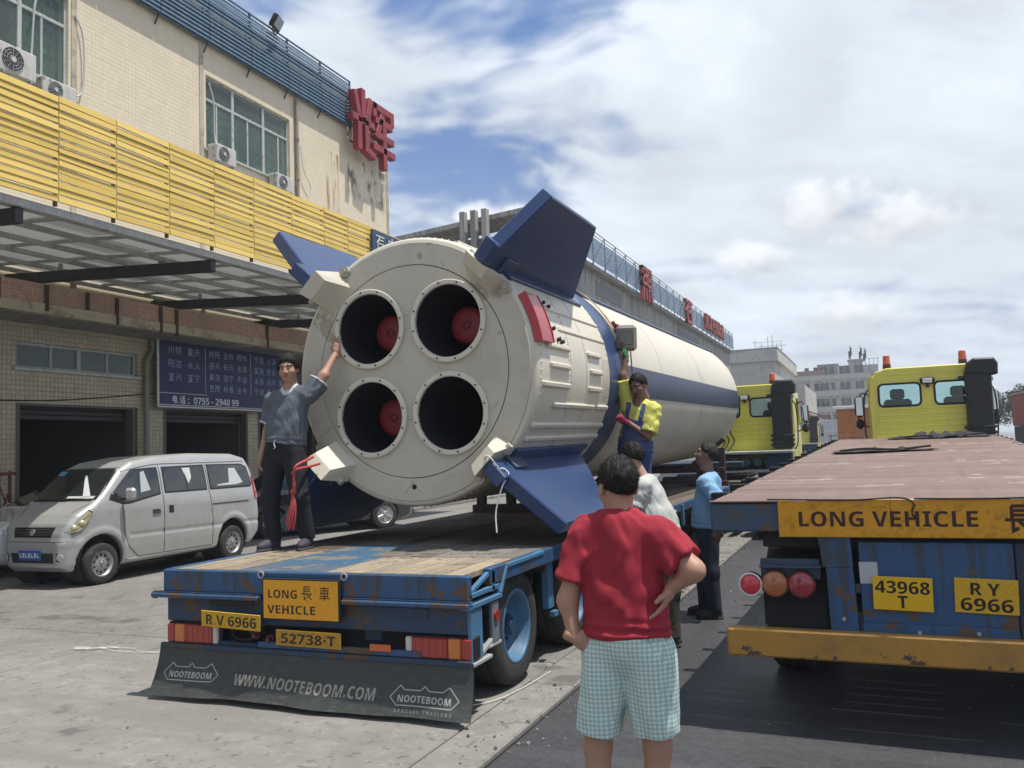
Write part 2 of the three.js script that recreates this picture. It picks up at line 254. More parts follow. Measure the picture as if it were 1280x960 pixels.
// ---------------------------------------------------------------- ground, yard, road
{
  const con = dataTex(1024, (u, v) => { const a = fbm(u, v, 5, 6), b = fbm(u + 0.3, v, 40, 3), s = fbm(u, v, 4, 5, 26); let c = mix3([0.165, 0.157, 0.143], [0.238, 0.228, 0.208], a * 1.2 - 0.1); c = tint(c, 0.80 + 0.40 * b); c = tint(c, 1 - 0.35 * ss(0.70, 0.80, fbm(u + 0.15, v, 150, 2)) + 0.2 * ss(0.3, 0.2, fbm(u, v + 0.35, 170, 2))); c = mix3(c, [0.17, 0.16, 0.148], 0.8 * ss(0.47, 0.70, s * 0.6 + a * 0.4)); c = mix3(c, [0.085, 0.08, 0.075], 0.75 * ss(0.66, 0.76, fbm(u + 0.5, v + 0.2, 12, 5))); return c; }, true, 6.5);
  const bm = dataTex(512, (u, v) => fbm(u, v, 30, 5), false, 2);
  const MC = [0.94, 1.0, 1.05, 0.98].map((k) => new THREE.MeshPhysicalMaterial({ map: con, color: lin(k, k, k), roughness: 0.88, bumpMap: bm, bumpScale: 0.004 }));
  const asp = dataTex(1024, (u, v) => { const a = fbm(u, v, 4, 6), g = fbm(u, v, 160, 2), s = fbm(u, v, 3, 4, 20); let c = tint([0.042, 0.042, 0.047], 0.75 + 0.5 * a); c = tint(c, 0.7 + 0.6 * g); return mix3(c, [0.075, 0.074, 0.074], 0.3 * ss(0.5, 0.75, s)); }, true, 5);
  const aspR = dataTex(512, (u, v) => 0.42 + 0.4 * fbm(u, v, 5, 5), false, 7);
  const MA = new THREE.MeshPhysicalMaterial({ map: asp, roughness: 1, roughnessMap: aspR, bumpMap: dataTex(512, (u, v) => fbm(u, v, 90, 3), false, 1.2), bumpScale: 0.004 });
  structure('ground', box(1400, 0.1, 1400, [0, -0.13, -200]), MC[0]);
  structure('road', span(-2.08, 26, -0.075, -0.04, -140, 14), MA);
  const yard = new THREE.Group(); yard.name = 'concrete_yard'; yard.userData.kind = 'structure'; scene.add(yard);
  const X = [-2.45, -6.88, -11.4, -16.2, -23, -30], Z = []; for (let z = 9; z > -66; z -= 5.2) Z.push(z);
  for (let i = 0; i + 1 < X.length; i++) for (let j = 0; j + 1 < Z.length; j++) { const e = 0.009; const m = structure('slab', span(X[i + 1] + e, X[i] - e, -0.075, rr(-0.004, 0.0), Z[j + 1] + e, Z[j] - e, 0.008), MC[(i * 3 + j * 7) % 4], yard); }
  structure('joint_filler', span(-30, -2.08, -0.078, -0.028, -66, 9), mat([0.045, 0.042, 0.038], 0.95), yard);
  const kerb = new THREE.Group(); kerb.name = 'kerb'; kerb.userData.kind = 'structure'; scene.add(kerb);
  for (let z = 6; z > -60; z -= 2.4) structure('kerb_stone', span(-2.442, -2.085, -0.075, 0.004 + rr(-0.003, 0.003), z - 2.394, z, 0.012), MC[2], kerb);
  // planted strip with pale kerb near the sedan
  structure('pavement', span(-13.9, -12.75, -0.02, 0.1, -40, -15.4, 0.015), MC[2]);
}

// ---------------------------------------------------------------- building one: tiled works building with canopy
const TILE = {};
{
  const mk = (base, grout, size, dirt, n, vary = 0.14) => {
    const f = (u, v) => { const a = u * n, b = v * n, fx = a % 1, fy = b % 1; const j = fx < 0.1 || fy < 0.1; const c = hash(Math.floor(a), Math.floor(b)); const d = fbm(u, v, 3, 5), e = fbm(u, v, 9, 3, 2); let k = j ? grout : tint(base, 1 - vary + 2 * vary * c); return mix3(k, dirt, 0.6 * ss(0.46, 0.74, d * 0.6 + e * 0.4)); };
    const h = (u, v) => { const fx = (u * n) % 1, fy = (v * n) % 1; return fx < 0.1 || fy < 0.1 ? 0 : 1; };
    return new THREE.MeshPhysicalMaterial({ map: dataTex(1024, f, true, size), bumpMap: dataTex(512, h, false, size), bumpScale: 0.003, roughness: 0.55 });
  };
  TILE.cream = mk([0.74, 0.64, 0.47], [0.68, 0.58, 0.42], 4.8, [0.64, 0.55, 0.41], 48, 0.04);
  TILE.ground = mk([0.52, 0.455, 0.32], [0.22, 0.185, 0.13], 3.2, [0.34, 0.29, 0.2], 34, 0.1);
  TILE.pink = mk([0.50, 0.32, 0.24], [0.19, 0.11, 0.08], 3.2, [0.28, 0.18, 0.13], 56, 0.16);
}
const B1 = thing('factory_building', 'cream tiled factory building with tall dark doorways and curtained upper windows behind the van', 'building');
{
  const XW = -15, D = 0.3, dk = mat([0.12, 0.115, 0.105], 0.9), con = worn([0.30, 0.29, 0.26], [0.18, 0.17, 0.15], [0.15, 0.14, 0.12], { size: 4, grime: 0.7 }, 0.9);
  const w = (y0, y1, z0, z1) => span(XW - D, XW, y0, y1, z0, z1);
  // upper wall, with openings for the two windows
  const yA = 9.57, yB = 11.5, top = 13.3;
  part('upper_wall', [w(4.5, yA, 12, -25.6), w(yB, top, 12, -25.6), w(yA, yB, 12, -8.2), w(yA, yB, -12.62, -16.66), w(yA, yB, -20.07, -25.6)], TILE.cream, B1);
  // ground floor wall with doorways and a strip window
  const g = (y0, y1, z0, z1) => w(y0, y1, z0, z1);
  part('ground_wall', [g(0, 4.5, 12, -11.49), g(2.96, 3.65, -11.49, -14.44), g(4.15, 4.5, -11.49, -14.44), g(0, 4.5, -14.44, -15.19), g(2.94, 4.5, -15.19, -18.08), g(0, 4.5, -18.08, -18.5), g(2.94, 4.5, -18.5, -21.3), g(0, 4.5, -21.3, -25.6)], TILE.ground, B1);
  part('side_wall', [span(-44, XW - D, 0, top, -25.6, -25.3), span(-44, -43.7, 0, top, -25.3, 12), span(-43.7, XW - D, 0, top, 11.7, 12)], TILE.cream, B1);
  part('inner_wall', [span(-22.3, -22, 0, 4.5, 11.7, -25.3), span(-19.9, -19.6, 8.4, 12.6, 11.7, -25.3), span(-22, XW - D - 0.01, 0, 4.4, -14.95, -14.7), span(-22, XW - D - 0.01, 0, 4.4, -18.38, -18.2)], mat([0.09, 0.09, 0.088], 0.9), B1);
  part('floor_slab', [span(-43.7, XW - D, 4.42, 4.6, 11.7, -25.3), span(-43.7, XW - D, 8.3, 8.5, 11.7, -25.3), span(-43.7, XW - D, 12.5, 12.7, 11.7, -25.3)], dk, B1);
  part('roof', span(-44.1, XW + 0.02, top, top + 0.18, 12.1, -25.7, 0.02), con, B1);
  parts('tile_margin', [-12.75, -16.5, -25.5].map((z) => span(XW + 0.002, XW + 0.02, 4.6, 12.2, z - 0.07, z + 0.07, 0.005)), worn([0.52, 0.46, 0.36], [0.4, 0.34, 0.26], [0.28, 0.24, 0.18], { size: 2, grime: 0.9 }, 0.7), B1);
  // projecting ledge above the doors
  const L = thing('tiled_ledge', 'pink tiled parapet ledge with dark rust runs above the doorways', 'ledge', [0, 0, 0]);
  part('parapet', span(-14.0, -13.8, 4.7, 5.06, 12, -25.6, 0.01), TILE.pink, L); part('lip', span(-13.98, -13.77, 4.5, 4.698, 12, -25.6, 0.01), worn([0.46, 0.40, 0.29], [0.3, 0.24, 0.17], [0.22, 0.18, 0.13], { size: 2, grime: 0.9 }, 0.8), L);
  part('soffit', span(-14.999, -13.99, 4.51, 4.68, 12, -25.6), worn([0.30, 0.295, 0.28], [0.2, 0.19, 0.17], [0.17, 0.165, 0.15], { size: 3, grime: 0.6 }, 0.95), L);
  for (const [z, h, t] of [[-11.15, 0.44, 0.04], [-12.05, 0.3, 0.025], [-12.75, 0.5, 0.035], [-13.9, 0.52, 0.035], [-14.35, 0.55, 0.04], [-17.4, 0.5, 0.04], [-10.2, 0.35, 0.03], [-19.2, 0.45, 0.035], [-21, 0.5, 0.03]]) part('drain_spout', [span(-13.799, -13.76, 5.0 - h, 5.04, z - t / 2 - 0.02, z + t / 2 + 0.02, 0.006)], soft([0.07, 0.045, 0.035], 0.9), L);
  // windows
  const frame = soft([0.50, 0.53, 0.50], 0.5);
  const curtain = new THREE.MeshPhysicalMaterial({ map: dataTex(512, (u, v) => { const a = u * 16, b = v * 8; const q = Math.hypot((a % 1) - 0.5, ((b + 0.5 * (Math.floor(a) % 2)) % 1) - 0.5); return mix3([0.03, 0.115, 0.085], [0.13, 0.26, 0.20], ss(0.34, 0.2, q + 0.25 * (fbm(u, v, 20, 3) - 0.5))); }, true, 2.2), roughness: 0.95 });
  const curt = (z0, z1, y0, y1) => { const n = 26, pts = []; for (let i = 0; i <= n; i++) pts.push([lerp(z0, z1, i / n), 0.045 * Math.sin(i * 1.9) + 0.02 * Math.sin(i * 3.1)]); const t = []; for (let i = 0; i < n; i++) { const [a, p] = pts[i], [b, q] = pts[i + 1], x = XW - 0.3; t.push(x + p, y0, a, x + q, y0, b, x + q, y1, b, x + p, y0, a, x + q, y1, b, x + p, y1, a); } return fromTris(t); };
  function window_(z0, z1, y0, y1, cols, transom, parent = B1) {
    const o = new THREE.Group(); o.name = 'window'; parent.add(o);
    const x = XW - 0.1, t = 0.05, bars = [span(x - 0.03, x + 0.03, y0, y0 + t, z0, z1, 0.006), span(x - 0.03, x + 0.03, y1 - t, y1, z0, z1, 0.006), span(x - 0.03, x + 0.03, y0 + t, y1 - t, z0, z0 - t, 0.006), span(x - 0.03, x + 0.03, y0 + t, y1 - t, z1 + t, z1, 0.006)];
    if (transom) bars.push(span(x - 0.035, x + 0.035, transom - 0.035, transom + 0.035, z0 - t, z1 + t, 0.006));
    cols.forEach(([z, thick]) => bars.push(thick ? span(x - 0.04, x + 0.04, y0 + t, y1 - t, z - 0.045, z + 0.045, 0.006) : span(x - 0.025, x + 0.025, y0 + t, (transom || y1) - 0.03, z - 0.025, z + 0.025, 0.005)));
    part('frame', bars, frame, o); part('sill', span(XW - 0.05, XW + 0.06, y0 - 0.07, y0 - 0.003, z0 + 0.08, z1 - 0.08, 0.01), frame, o);
    part('pane', [span(x - 0.004, x + 0.004, y0 + 0.02, y1 - 0.02, z0 - 0.02, z1 + 0.02)], mat([0.75, 0.85, 0.8], 0.03, 0, { transmission: 0.95, thickness: 0, ior: 1.35 }), o);
    return o;
  }
  let o = window_(-16.66, -20.07, yA, yB, [[-17.13, 0], [-17.73, 1], [-18.33, 0], [-18.97, 1], [-19.63, 0]], 10.9);
  part('curtain', [curt(-16.7, -18.3, yA, 10.95), curt(-18.9, -20.05, yA, 10.95), curt(-18.3, -18.9, yA, 10.95)], curtain, o);
  o = window_(-8.2, -12.62, yA, yB + 0.15, [[-9.3, 0], [-10.4, 1], [-11.55, 1], [-12.05, 0]], 10.9);
  part('curtain', [curt(-11.5, -12.6, yA, 11.5), curt(-8.25, -9.4, yA, 11.5)], curtain, o);
  o = window_(-11.49, -14.44, 3.65, 4.15, [[-12.3, 0], [-12.95, 1], [-13.68, 0]], 0);
  // dark roller housings over the doors, shutter rails
  parts('door_frame', [[-11.49, -14.35], [-15.19, -18.08], [-18.5, -21.3]].map(([a, b]) => [span(-15.2, -14.985, 0, 2.95, a + 0.002, a - 0.07), span(-15.2, -14.985, 0, 2.95, b + 0.07, b - 0.002), span(-15.25, -14.98, 2.91, 2.955, a - 0.07, b + 0.07)]), mat([0.11, 0.10, 0.085], 0.7), B1);
  parts('shutter', [[-11.6, -14.25], [-15.3, -18.0], [-18.6, -21.2]].map(([a, b]) => [0, 1, 2].map((k) => span(-15.27, -15.22, 2.66 + k * 0.1, 2.75 + k * 0.1, a, b, 0.01))), mat([0.035, 0.035, 0.035], 0.6), B1);
  // pipes
  part('drain_pipe', [rod([-14.93, 8.0, -20.32], [-14.93, 12.2, -20.32], 0.055, 10), ...[8.6, 9.8, 11].map((y) => cyl(0.07, 0.07, 0.06, 10, [-14.93, y, -20.32]))], soft([0.32, 0.28, 0.22], 0.7), B1);
  part('drain_pipe', [tube([[-14.9, 4.5, -14.78], [-14.9, 4.25, -14.78], [-14.9, 4.05, -14.62], [-14.9, 3.8, -14.6], [-14.9, 0.1, -14.6]], 0.055, 8, 40)], mat([0.24, 0.24, 0.19], 0.6), B1);
  part('cable', [tube([[-14.97, 10.9, -20.55], [-14.9, 10.1, -20.6], [-14.9, 9.7, -20.9], [-14.93, 9.35, -20.75], [-14.93, 9.15, -20.4]], 0.012, 5, 30), tube([[-14.96, 11.2, -12.75], [-14.93, 10.9, -12.9], [-14.93, 9.5, -12.85], [-14.9, 9.4, -12.5]], 0.02, 5, 24), tube([[-14.95, 11.3, -16.72], [-14.93, 10.9, -16.85], [-14.93, 9.9, -16.9], [-14.8, 9.5, -16.9]], 0.022, 5, 24), tube([[-14.9, 11.4, -11.9], [-14.88, 11, -11.75], [-14.9, 9.6, -11.65], [-14.7, 9.45, -11.4]], 0.022, 5, 24)], mat([0.5, 0.5, 0.47], 0.7), B1);
  part('cable', [tube([[-14.985, 2.98, -10.8], [-14.985, 3.05, -12.5], [-14.985, 3.3, -14.9]], 0.012, 5, 20)], MT.blackMatt, B1);
  // stains on the wall below the red sign and by the pipe: streaks with an outline of their own
  const streaks = dataTex(256, (u, v) => { const n = fbm(u, v, 14, 4, 2), m = fbm(u + 0.3, v, 5, 4); return clamp(ss(0.42, 0.72, n * 0.65 + m * 0.35) * ss(0.0, 0.12, u) * ss(1, 0.88, u) * ss(0, 0.35 + 0.3 * n, v)); }, false, 1);
  const st = (w2, h2, z, y, c, k) => part('water_stain', sheet(w2, h2, [XW + 0.0035 + k * 0.001, y, z], [0, Math.PI / 2, 0]), new THREE.MeshPhysicalMaterial({ color: lin(...c), alphaMap: streaks, transparent: true, opacity: 0.85, roughness: 0.9 }), B1);
  st(2.6, 1.6, -24.2, 10.6, [0.16, 0.15, 0.13], 0); st(0.75, 3.2, -22.2, 9.6, [0.42, 0.27, 0.12], 1);
  // stored goods in the dark of the doorway
  for (const [z, y, c, l] of [[-12.3, 0.5, [0.25, 0.04, 0.04], 'dark red crate on the floor inside the left doorway'], [-13.1, 0.55, [0.03, 0.12, 0.09], 'green crate on the floor inside the left doorway']]) { const q = thing('storage_crate', l, 'crate', [-17.5, 0, z], 0.2, 'crates inside the left doorway'); part('box', box(0.7, y * 2 - 0.1, 0.6, [0, y, 0], [0, 0, 0], 0.02), mat(c, 0.7), q); for (const k of [0.3, 0.6]) part('rib', box(0.72, 0.05, 0.62, [0, y * 2 * k, 0], [0, 0, 0], 0.01), mat(tint(c, 0.6), 0.7), q); part('lid', box(0.74, 0.06, 0.64, [0, y * 2 - 0.02, 0], [0, 0, 0], 0.015), mat(tint(c, 1.3), 0.6), q); }
  // blue slat screen along the roof edge
  const S = thing('blue_roof_screen', 'blue slatted louvre screen along the roof edge of the cream building', 'louvre screen');
  const lb = [0, 1, 2].map((k) => soft([0.075 + k * 0.012, 0.14 + k * 0.02, 0.22 + k * 0.02], 0.55));
  const y0 = 12.29, y1 = 13.6, nS = 12, zs = []; for (let z = -8.5; z > -24.6; z -= 1.62) zs.push(z);
  const slatG = uv(box(0.02, 0.114, 1.6, [0, 0, 0], [0, 0, 0], 0.004));
  for (let j = 0; j + 1 < zs.length; j++) for (let i = 0; i < nS; i++) inst('slat', slatG, lb[(i * 5 + j * 3) % 3], S, [-14.82, y0 + 0.06 + (y1 - y0 - 0.1) * i / (nS - 1), (zs[j] + zs[j + 1]) / 2], [0, 0, 0.35]);
  for (const z of zs) part('post', [span(-14.9, -14.85, y0 - 0.05, y1 + 0.22, z - 0.025, z + 0.025, 0.004), bar([-14.87, y0 - 0.02, z], [-15, y0 - 0.25, z], 0.03, 0.03)], MT.dark, S);
  part('rail', [span(-14.9, -14.86, y1 + 0.18, y1 + 0.22, zs[0], zs.at(-1)), span(-14.9, -14.86, y1 + 0.08, y1 + 0.1, zs[0], zs.at(-1)), span(-14.9, -14.84, y0 - 0.02, y0 + 0.02, zs[0], zs.at(-1))], lb[0], S);
  // floodlight
  const F = thing('floodlight', 'black rectangular floodlight on a bracket above the blue roof screen', 'floodlight', [-14.8, 13.8, -19.1], 0.3);
  part('housing', box(0.14, 0.36, 0.5, [0.12, 0.12, 0], [0, 0, -0.5], 0.02), MT.black, F); part('lens', box(0.02, 0.28, 0.42, [0.19, 0.08, 0], [0, 0, -0.5], 0.004), mat([0.35, 0.36, 0.36], 0.15), F); part('bracket', [bar([0, -0.1, -0.27], [0.12, 0.12, -0.27], 0.03, 0.02), bar([0, -0.1, 0.27], [0.12, 0.12, 0.27], 0.03, 0.02), bar([0, -0.1, -0.27], [0, -0.1, 0.27], 0.03, 0.02)], MT.black, F);
  // red character
  const rs = (n, l, pos, w2, h2, gl, th, d, m) => { const t = thing(n, l, 'sign', pos); for (const s of GLYPH[gl]) { const g2 = join(strokeSolid([s], w2, h2, th, d)).rotateY(Math.PI / 2); part('stroke', g2, m, t); } part('backing_rail', [-0.3, 0.1, 0.4].map((k) => box(0.04, 0.05, w2 * 0.9, [-d / 2 - 0.03, k * h2, 0])), MT.dark, t); return t; };
  const redM = soft([0.30, 0.030, 0.042], 0.45);
  rs('red_sign_character', 'large red block character at the near corner of the cream building roof', [-14.6, 12.42, -23.95], 2.5, 2.25, 'hui', 0.235, 0.24, redM);
  // air conditioners on the upper sill
  function ac(label, z, y, w2, h2, d) {
    const t = thing('air_conditioner', label, 'air conditioner', [-14.98, y, z], 0, 'air conditioners on the upper wall');
    const wm = soft([0.58, 0.57, 0.53], 0.5);
    part('casing', box(d, h2, w2, [d / 2 + 0.02, h2 / 2, 0], [0, 0, 0], 0.02), wm, t);
    const r = h2 * 0.4, zc = w2 * 0.14;
    part('fan_recess', put(new THREE.CylinderGeometry(r, r, 0.01, 28), [d + 0.022, h2 / 2, zc], [0, 0, Math.PI / 2]), MT.dark, t);
    part('grille', [0.3, 0.55, 0.8, 1].map((k) => put(new THREE.TorusGeometry(r * k, 0.007, 4, 28), [d + 0.035, h2 / 2, zc], [0, Math.PI / 2, 0])).concat([0, 1, 2, 3, 4, 5].map((k) => box(0.01, 2 * r, 0.01, [d + 0.034, h2 / 2, zc], [k * Math.PI / 6, 0, 0]))), mat([0.3, 0.31, 0.3], 0.5), t);
    part('fan_hub', put(new THREE.CylinderGeometry(r * 0.22, r * 0.25, 0.02, 14), [d + 0.045, h2 / 2, zc], [0, 0, Math.PI / 2]), wm, t);
    parts('bracket', [-1, 1].map((s) => [box(d, 0.03, 0.04, [d / 2 + 0.02, -0.02, s * w2 * 0.36]), bar([0.02, -0.3, s * w2 * 0.36], [d, -0.03, s * w2 * 0.36], 0.03, 0.03)]), MT.galv, t);
    return t;
  }
  ac('white air conditioner with round fan under the left upper window, nearest the photo corner', -11.2, 9.2, 0.8, 0.56, 0.32);
  ac('low white air conditioner box with grey grille right of the round-fan unit', -12.15, 9.05, 0.8, 0.4, 0.3);
  ac('white air conditioner under the left end of the right upper window', -17.0, 9.2, 0.72, 0.46, 0.32);
  ac('white air conditioner under the right end of the right upper window', -19.4, 9.16, 0.74, 0.44, 0.3);
}
// ---- canopy of glass on steel, and the yellow slat screen on its edge
{
  const C = thing('glass_canopy', 'steel framed glass canopy projecting over the yard below the yellow screen', 'canopy');
  const XO = -10.05, XI = -15, yo = 5.22, yi = 5.56, y = (x) => lerp(yo, yi, (x - XO) / (XI - XO)), stl = soft([0.40, 0.41, 0.40], 0.6), blk = soft([0.028, 0.029, 0.03], 0.55);
  const zA = -2.4, nB = 7, dz = 3.58, z0 = -0.55;
  for (let i = 0; i < nB; i++) { const z = z0 - dz * i; part('beam', [bar([XO + 0.02, yo - 0.24, z], [XI, yi - 0.26, z], 0.12, 0.2, 0.01)], blk, C); parts('strut', [box(0.06, 0.16, 0.05, [-11.2, y(-11.2) - 0.1, z]), box(0.06, 0.16, 0.05, [-13.6, y(-13.6) - 0.1, z])], MT.galv, C); }
  for (let k = 0; k <= 5; k++) { const x = lerp(XO - 0.15, XI + 0.1, k / 5); part('purlin', bar([x, y(x) - 0.07, 1], [x, y(x) - 0.07, -23], 0.06, 0.08), stl, C); }
  for (let i = 0; i <= 20; i++) { const z = 0.9 - 1.193 * i; part('rafter', bar([XO - 0.1, yo - 0.02, z], [XI + 0.05, yi - 0.02, z], 0.05, 0.05), stl, C); }
  const gl = mat([0.53, 0.545, 0.54], 0.9, 0, { transmission: 0.7, thickness: 0 }), gl2 = mat([0.44, 0.455, 0.45], 0.9, 0, { transmission: 0.6, thickness: 0 });
  for (let i = 0; i < 20; i++) for (let k = 0; k < 5; k++) { const za = 0.9 - 1.193 * i, xa = lerp(XO - 0.1, XI + 0.05, k / 5), xb = lerp(XO - 0.1, XI + 0.05, (k + 1) / 5); part('pane', bar([xa - 0.006, y(xa) + 0.03, za - 0.597], [xb + 0.006, y(xb) + 0.03, za - 0.597], 1.17, 0.01, 0), (i * 3 + k * 5) % 4 ? gl : gl2, C); }
  part('gutter', [span(XO - 0.1, XO + 0.06, yo - 0.13, yo - 0.02, 1, -23.2, 0.01)], soft([0.42, 0.42, 0.40], 0.5), C);
  const Y = thing('yellow_slat_screen', 'long yellow wooden slat screen along the edge of the canopy', 'slat screen');
  const ym = [[0.71, 0.505, 0.115], [0.76, 0.545, 0.135], [0.66, 0.465, 0.105]].map((c) => worn(c, [0.44, 0.3, 0.09], tint(c, 0.75), { size: 1.7, S: 256, grime: 0.5, wear: 0.03 }, 0.5));
  const J = [-4.3, -5.2, -6.1, -7.05, -8.2, -9.17, -10.2, -11.2, -12.2, -13.3, -14.35, -15.2, -16.1, -16.9, -17.7], n = 15, ya = 5.27, yb = 6.74;
  const geos = J.slice(1).map((z, j) => uv(box(0.022, 0.093, J[j] - z - 0.012, [0, 0, 0], [0, 0, 0], 0.004)));
  for (let j = 0; j + 1 < J.length; j++) for (let i = 0; i < n; i++) inst('slat', geos[j], ym[(i * 7 + j * 4 + (i * j) % 5) % 3], Y, [-9.93 + rr(-0.006, 0.006), ya + 0.045 + (yb - ya - 0.09) * i / (n - 1) + rr(-0.006, 0.006), (J[j] + J[j + 1]) / 2], [rr(-0.007, 0.007) + (rnd() < 0.14 ? rr(-0.025, 0.025) : 0), 0, 0.14 + rr(-0.08, 0.08)]);
  for (const z of J) part('post', [span(-10.01, -9.965, ya - 0.05, yb - 0.02, z - 0.02, z + 0.02)], mat([0.10, 0.075, 0.03], 0.8), Y);
  part('backing_rail', [0.12, 0.5, 0.88].map((k) => span(-10.03, -10.0, lerp(ya, yb, k) - 0.02, lerp(ya, yb, k) + 0.02, J[0], J.at(-1))), mat([0.12, 0.09, 0.035], 0.8), Y);
  const bs = thing('blue_sign_panel', 'blue sign panel with pale characters at the far end of the yellow screen', 'sign', [-9.86, 6.4, -16.75]);
  part('panel', box(0.06, 0.56, 1.4, [0, 0, 0], [0, 0, 0], 0.01), MT.blue, bs);
  for (const [g, z] of [['ming', 0.42], ['yi', -0.1], ['che', -0.55]]) part('character', join(strokeSolid(GLYPH[g], 0.4, 0.42, 0.03, 0.02)).rotateY(Math.PI / 2).translate(0.042, 0, z), mat([0.55, 0.6, 0.6], 0.5), bs);
}
// ---- blue board with place names and telephone number, under the ledge
{
  const S = thing('blue_notice_board', 'dark blue board of white place names and a telephone number under the ledge', 'sign', [-14.78, 3.76, -17.72]);
  const W = 5.8, H = 1.5;
  const t = canvasTex(2048, 530, (x, w, h) => {
    x.fillStyle = '#1a2154'; x.fillRect(0, 0, w, h); x.strokeStyle = '#b9c0cf'; x.fillStyle = '#c9d0dd';
    const k = w / W, X = (m) => m * k, Y = (m) => m * k;
    x.lineWidth = 9; x.strokeRect(6, -20, w - 12, h + 10);
    x.lineWidth = 6; x.beginPath(); x.moveTo(X(0.02), Y(1.2)); x.lineTo(X(1.55), Y(1.2)); x.moveTo(X(1.5), Y(0.05)); x.lineTo(X(1.5), Y(1.15)); x.moveTo(X(3.15), Y(0.05)); x.lineTo(X(3.15), Y(1.15)); x.moveTo(X(4.75), Y(0.05)); x.lineTo(X(4.75), Y(1.15)); x.stroke();
    x.strokeStyle = '#9aa6c4';
    const pair = (a, b, cx, cy, s) => { drawGlyph(x, a, X(cx), Y(cy), X(s), 5.5); drawGlyph(x, b, X(cx + s * 1.12), Y(cy), X(s), 5.5); };
    [['zhou', 'hui'], ['yang', 'hai'], ['yi', 'xing']].forEach(([a, b], i) => pair(a, b, 0.3, 0.1 + i * 0.31, 0.2));
    [['chong', 'qing'], ['yong', 'yi2'], ['yi', 'ning']].forEach(([a, b], i) => pair(a, b, 0.9, 0.1 + i * 0.31, 0.2));
    const col = [[['zhou', 'yang'], ['hai', 'xing'], ['che', 'hai'], ['ming', 'zhao']], [['jin', 'zhou'], ['chang', 'xing'], ['hai', 'ning'], ['zhou', 'long2']], [['hui', 'zhou'], ['jin', 'hai'], ['ping', 'hai'], ['jin', 'xiang']]];
    col.forEach((c, i) => c.forEach(([a, b], j) => pair(a, b, 1.62 + i * 0.5, 0.1 + j * 0.28, 0.18)));
    const col2 = [[['ning', 'hai'], ['yi', 'hai'], ['yong', 'hai'], ['ning', 'hai']], [['yi2', 'wu'], ['jin', 'hua'], ['yong', 'qing'], ['long2', 'jin']], [['qing', 'xing'], ['hua', 'zhou'], ['che', 'ping'], ['yang', 'wu']]];
    col2.forEach((c, i) => c.forEach(([a, b], j) => pair(a, b, 3.28 + i * 0.5, 0.1 + j * 0.28, 0.18)));
    x.strokeStyle = '#d5dae4';
    drawGlyph(x, 'dian', X(0.4), Y(1.24), X(0.2), 9); drawGlyph(x, 'hua', X(0.64), Y(1.24), X(0.2), 9);
    x.fillStyle = '#d5dae4'; x.font = 'bold 80px sans-serif'; x.save(); x.translate(X(0.9), Y(1.435)); x.scale(1.06, 1); x.fillText(':  0755 - 2940 99', 0, 0); x.restore();
  });
  part('board', box(0.05, H, W, [-0.03, 0, 0], [0, 0, 0], 0.006), MT.blueDark, S);
  part('printed_face', sheet(W, H, [0.0, 0, 0], [0, Math.PI / 2, 0]), decal(t, 0.5), S);
  part('frame', [box(0.05, 0.035, W + 0.06, [0.0, -H / 2 - 0.02, 0], [0, 0, 0], 0.006), box(0.05, H, 0.035, [0.0, 0, W / 2 + 0.02], [0, 0, 0], 0.006), box(0.05, H, 0.035, [0.0, 0, -W / 2 - 0.02], [0, 0, 0], 0.006)], MT.alu, S);
}
// ---- red folding gate at the far left
{
  const G = thing('red_folding_gate', 'dark red metal folding gate standing at the left edge beside the doorway', 'gate', [-14.3, 0, -10.2]);
  const m = soft([0.16, 0.030, 0.028], 0.6);
  for (let i = 0; i < 8; i++) part('upright', box(0.05, 1.66, 0.05, [0, 0.84, 0.9 - i * 0.22], [0, 0, 0], 0.006), m, G);
  for (let i = 0; i < 7; i++) part('lattice_bar', [bar([0.03, 0.2, 0.9 - i * 0.22], [0.03, 0.75, 0.68 - i * 0.22], 0.015, 0.03), bar([0.04, 0.75, 0.9 - i * 0.22], [0.04, 0.2, 0.68 - i * 0.22], 0.015, 0.03), bar([0.03, 0.85, 0.9 - i * 0.22], [0.03, 1.4, 0.68 - i * 0.22], 0.015, 0.03), bar([0.04, 1.4, 0.9 - i * 0.22], [0.04, 0.85, 0.68 - i * 0.22], 0.015, 0.03)], m, G);
  part('top_rail', box(0.06, 0.06, 1.7, [0, 1.62, 0.1], [0, 0, 0], 0.008), m, G);
}
// ---- small plants on the ledge
function leafTuft(name, label, at, r, n, c, cat = 'plant') {
  const t = thing(name, label, cat, at), tris = [];
  for (let i = 0; i < n; i++) { const a = rr(0, 6.28), e = rr(0.2, 1.4), l = r * rr(0.5, 1), w = l * 0.28, d = [Math.cos(a) * Math.cos(e), Math.sin(e), Math.sin(a) * Math.cos(e)], s = [-Math.sin(a), rr(-0.3, 0.3), Math.cos(a)]; const p = (k, q) => [d[0] * l * k + s[0] * w * q, d[1] * l * k + s[1] * w * q - 0.25 * l * k * k, d[2] * l * k + s[2] * w * q]; tris.push(...p(0.1, 0), ...p(0.55, 1), ...p(1, 0), ...p(0.1, 0), ...p(1, 0), ...p(0.55, -1)); }
  part('foliage', fromTris(tris), mat(c, 0.8), t); part('stem', [0, 1, 2].map((k) => rod([0, -0.05, 0], [r * 0.3 * Math.cos(k * 2), r * 0.5, r * 0.3 * Math.sin(k * 2)], 0.008, 5)), mat([0.09, 0.07, 0.04], 0.9), t); return t;
}
leafTuft('ledge_plant', 'bright green seedling growing on the pink ledge above the doorway', [-13.9, 5.06, -13.9], 0.22, 70, [0.10, 0.22, 0.03]);
leafTuft('ledge_plant', 'dark green leafy plant on the pink ledge beside the blue crate', [-13.9, 5.06, -17.5], 0.3, 120, [0.05, 0.11, 0.03]);
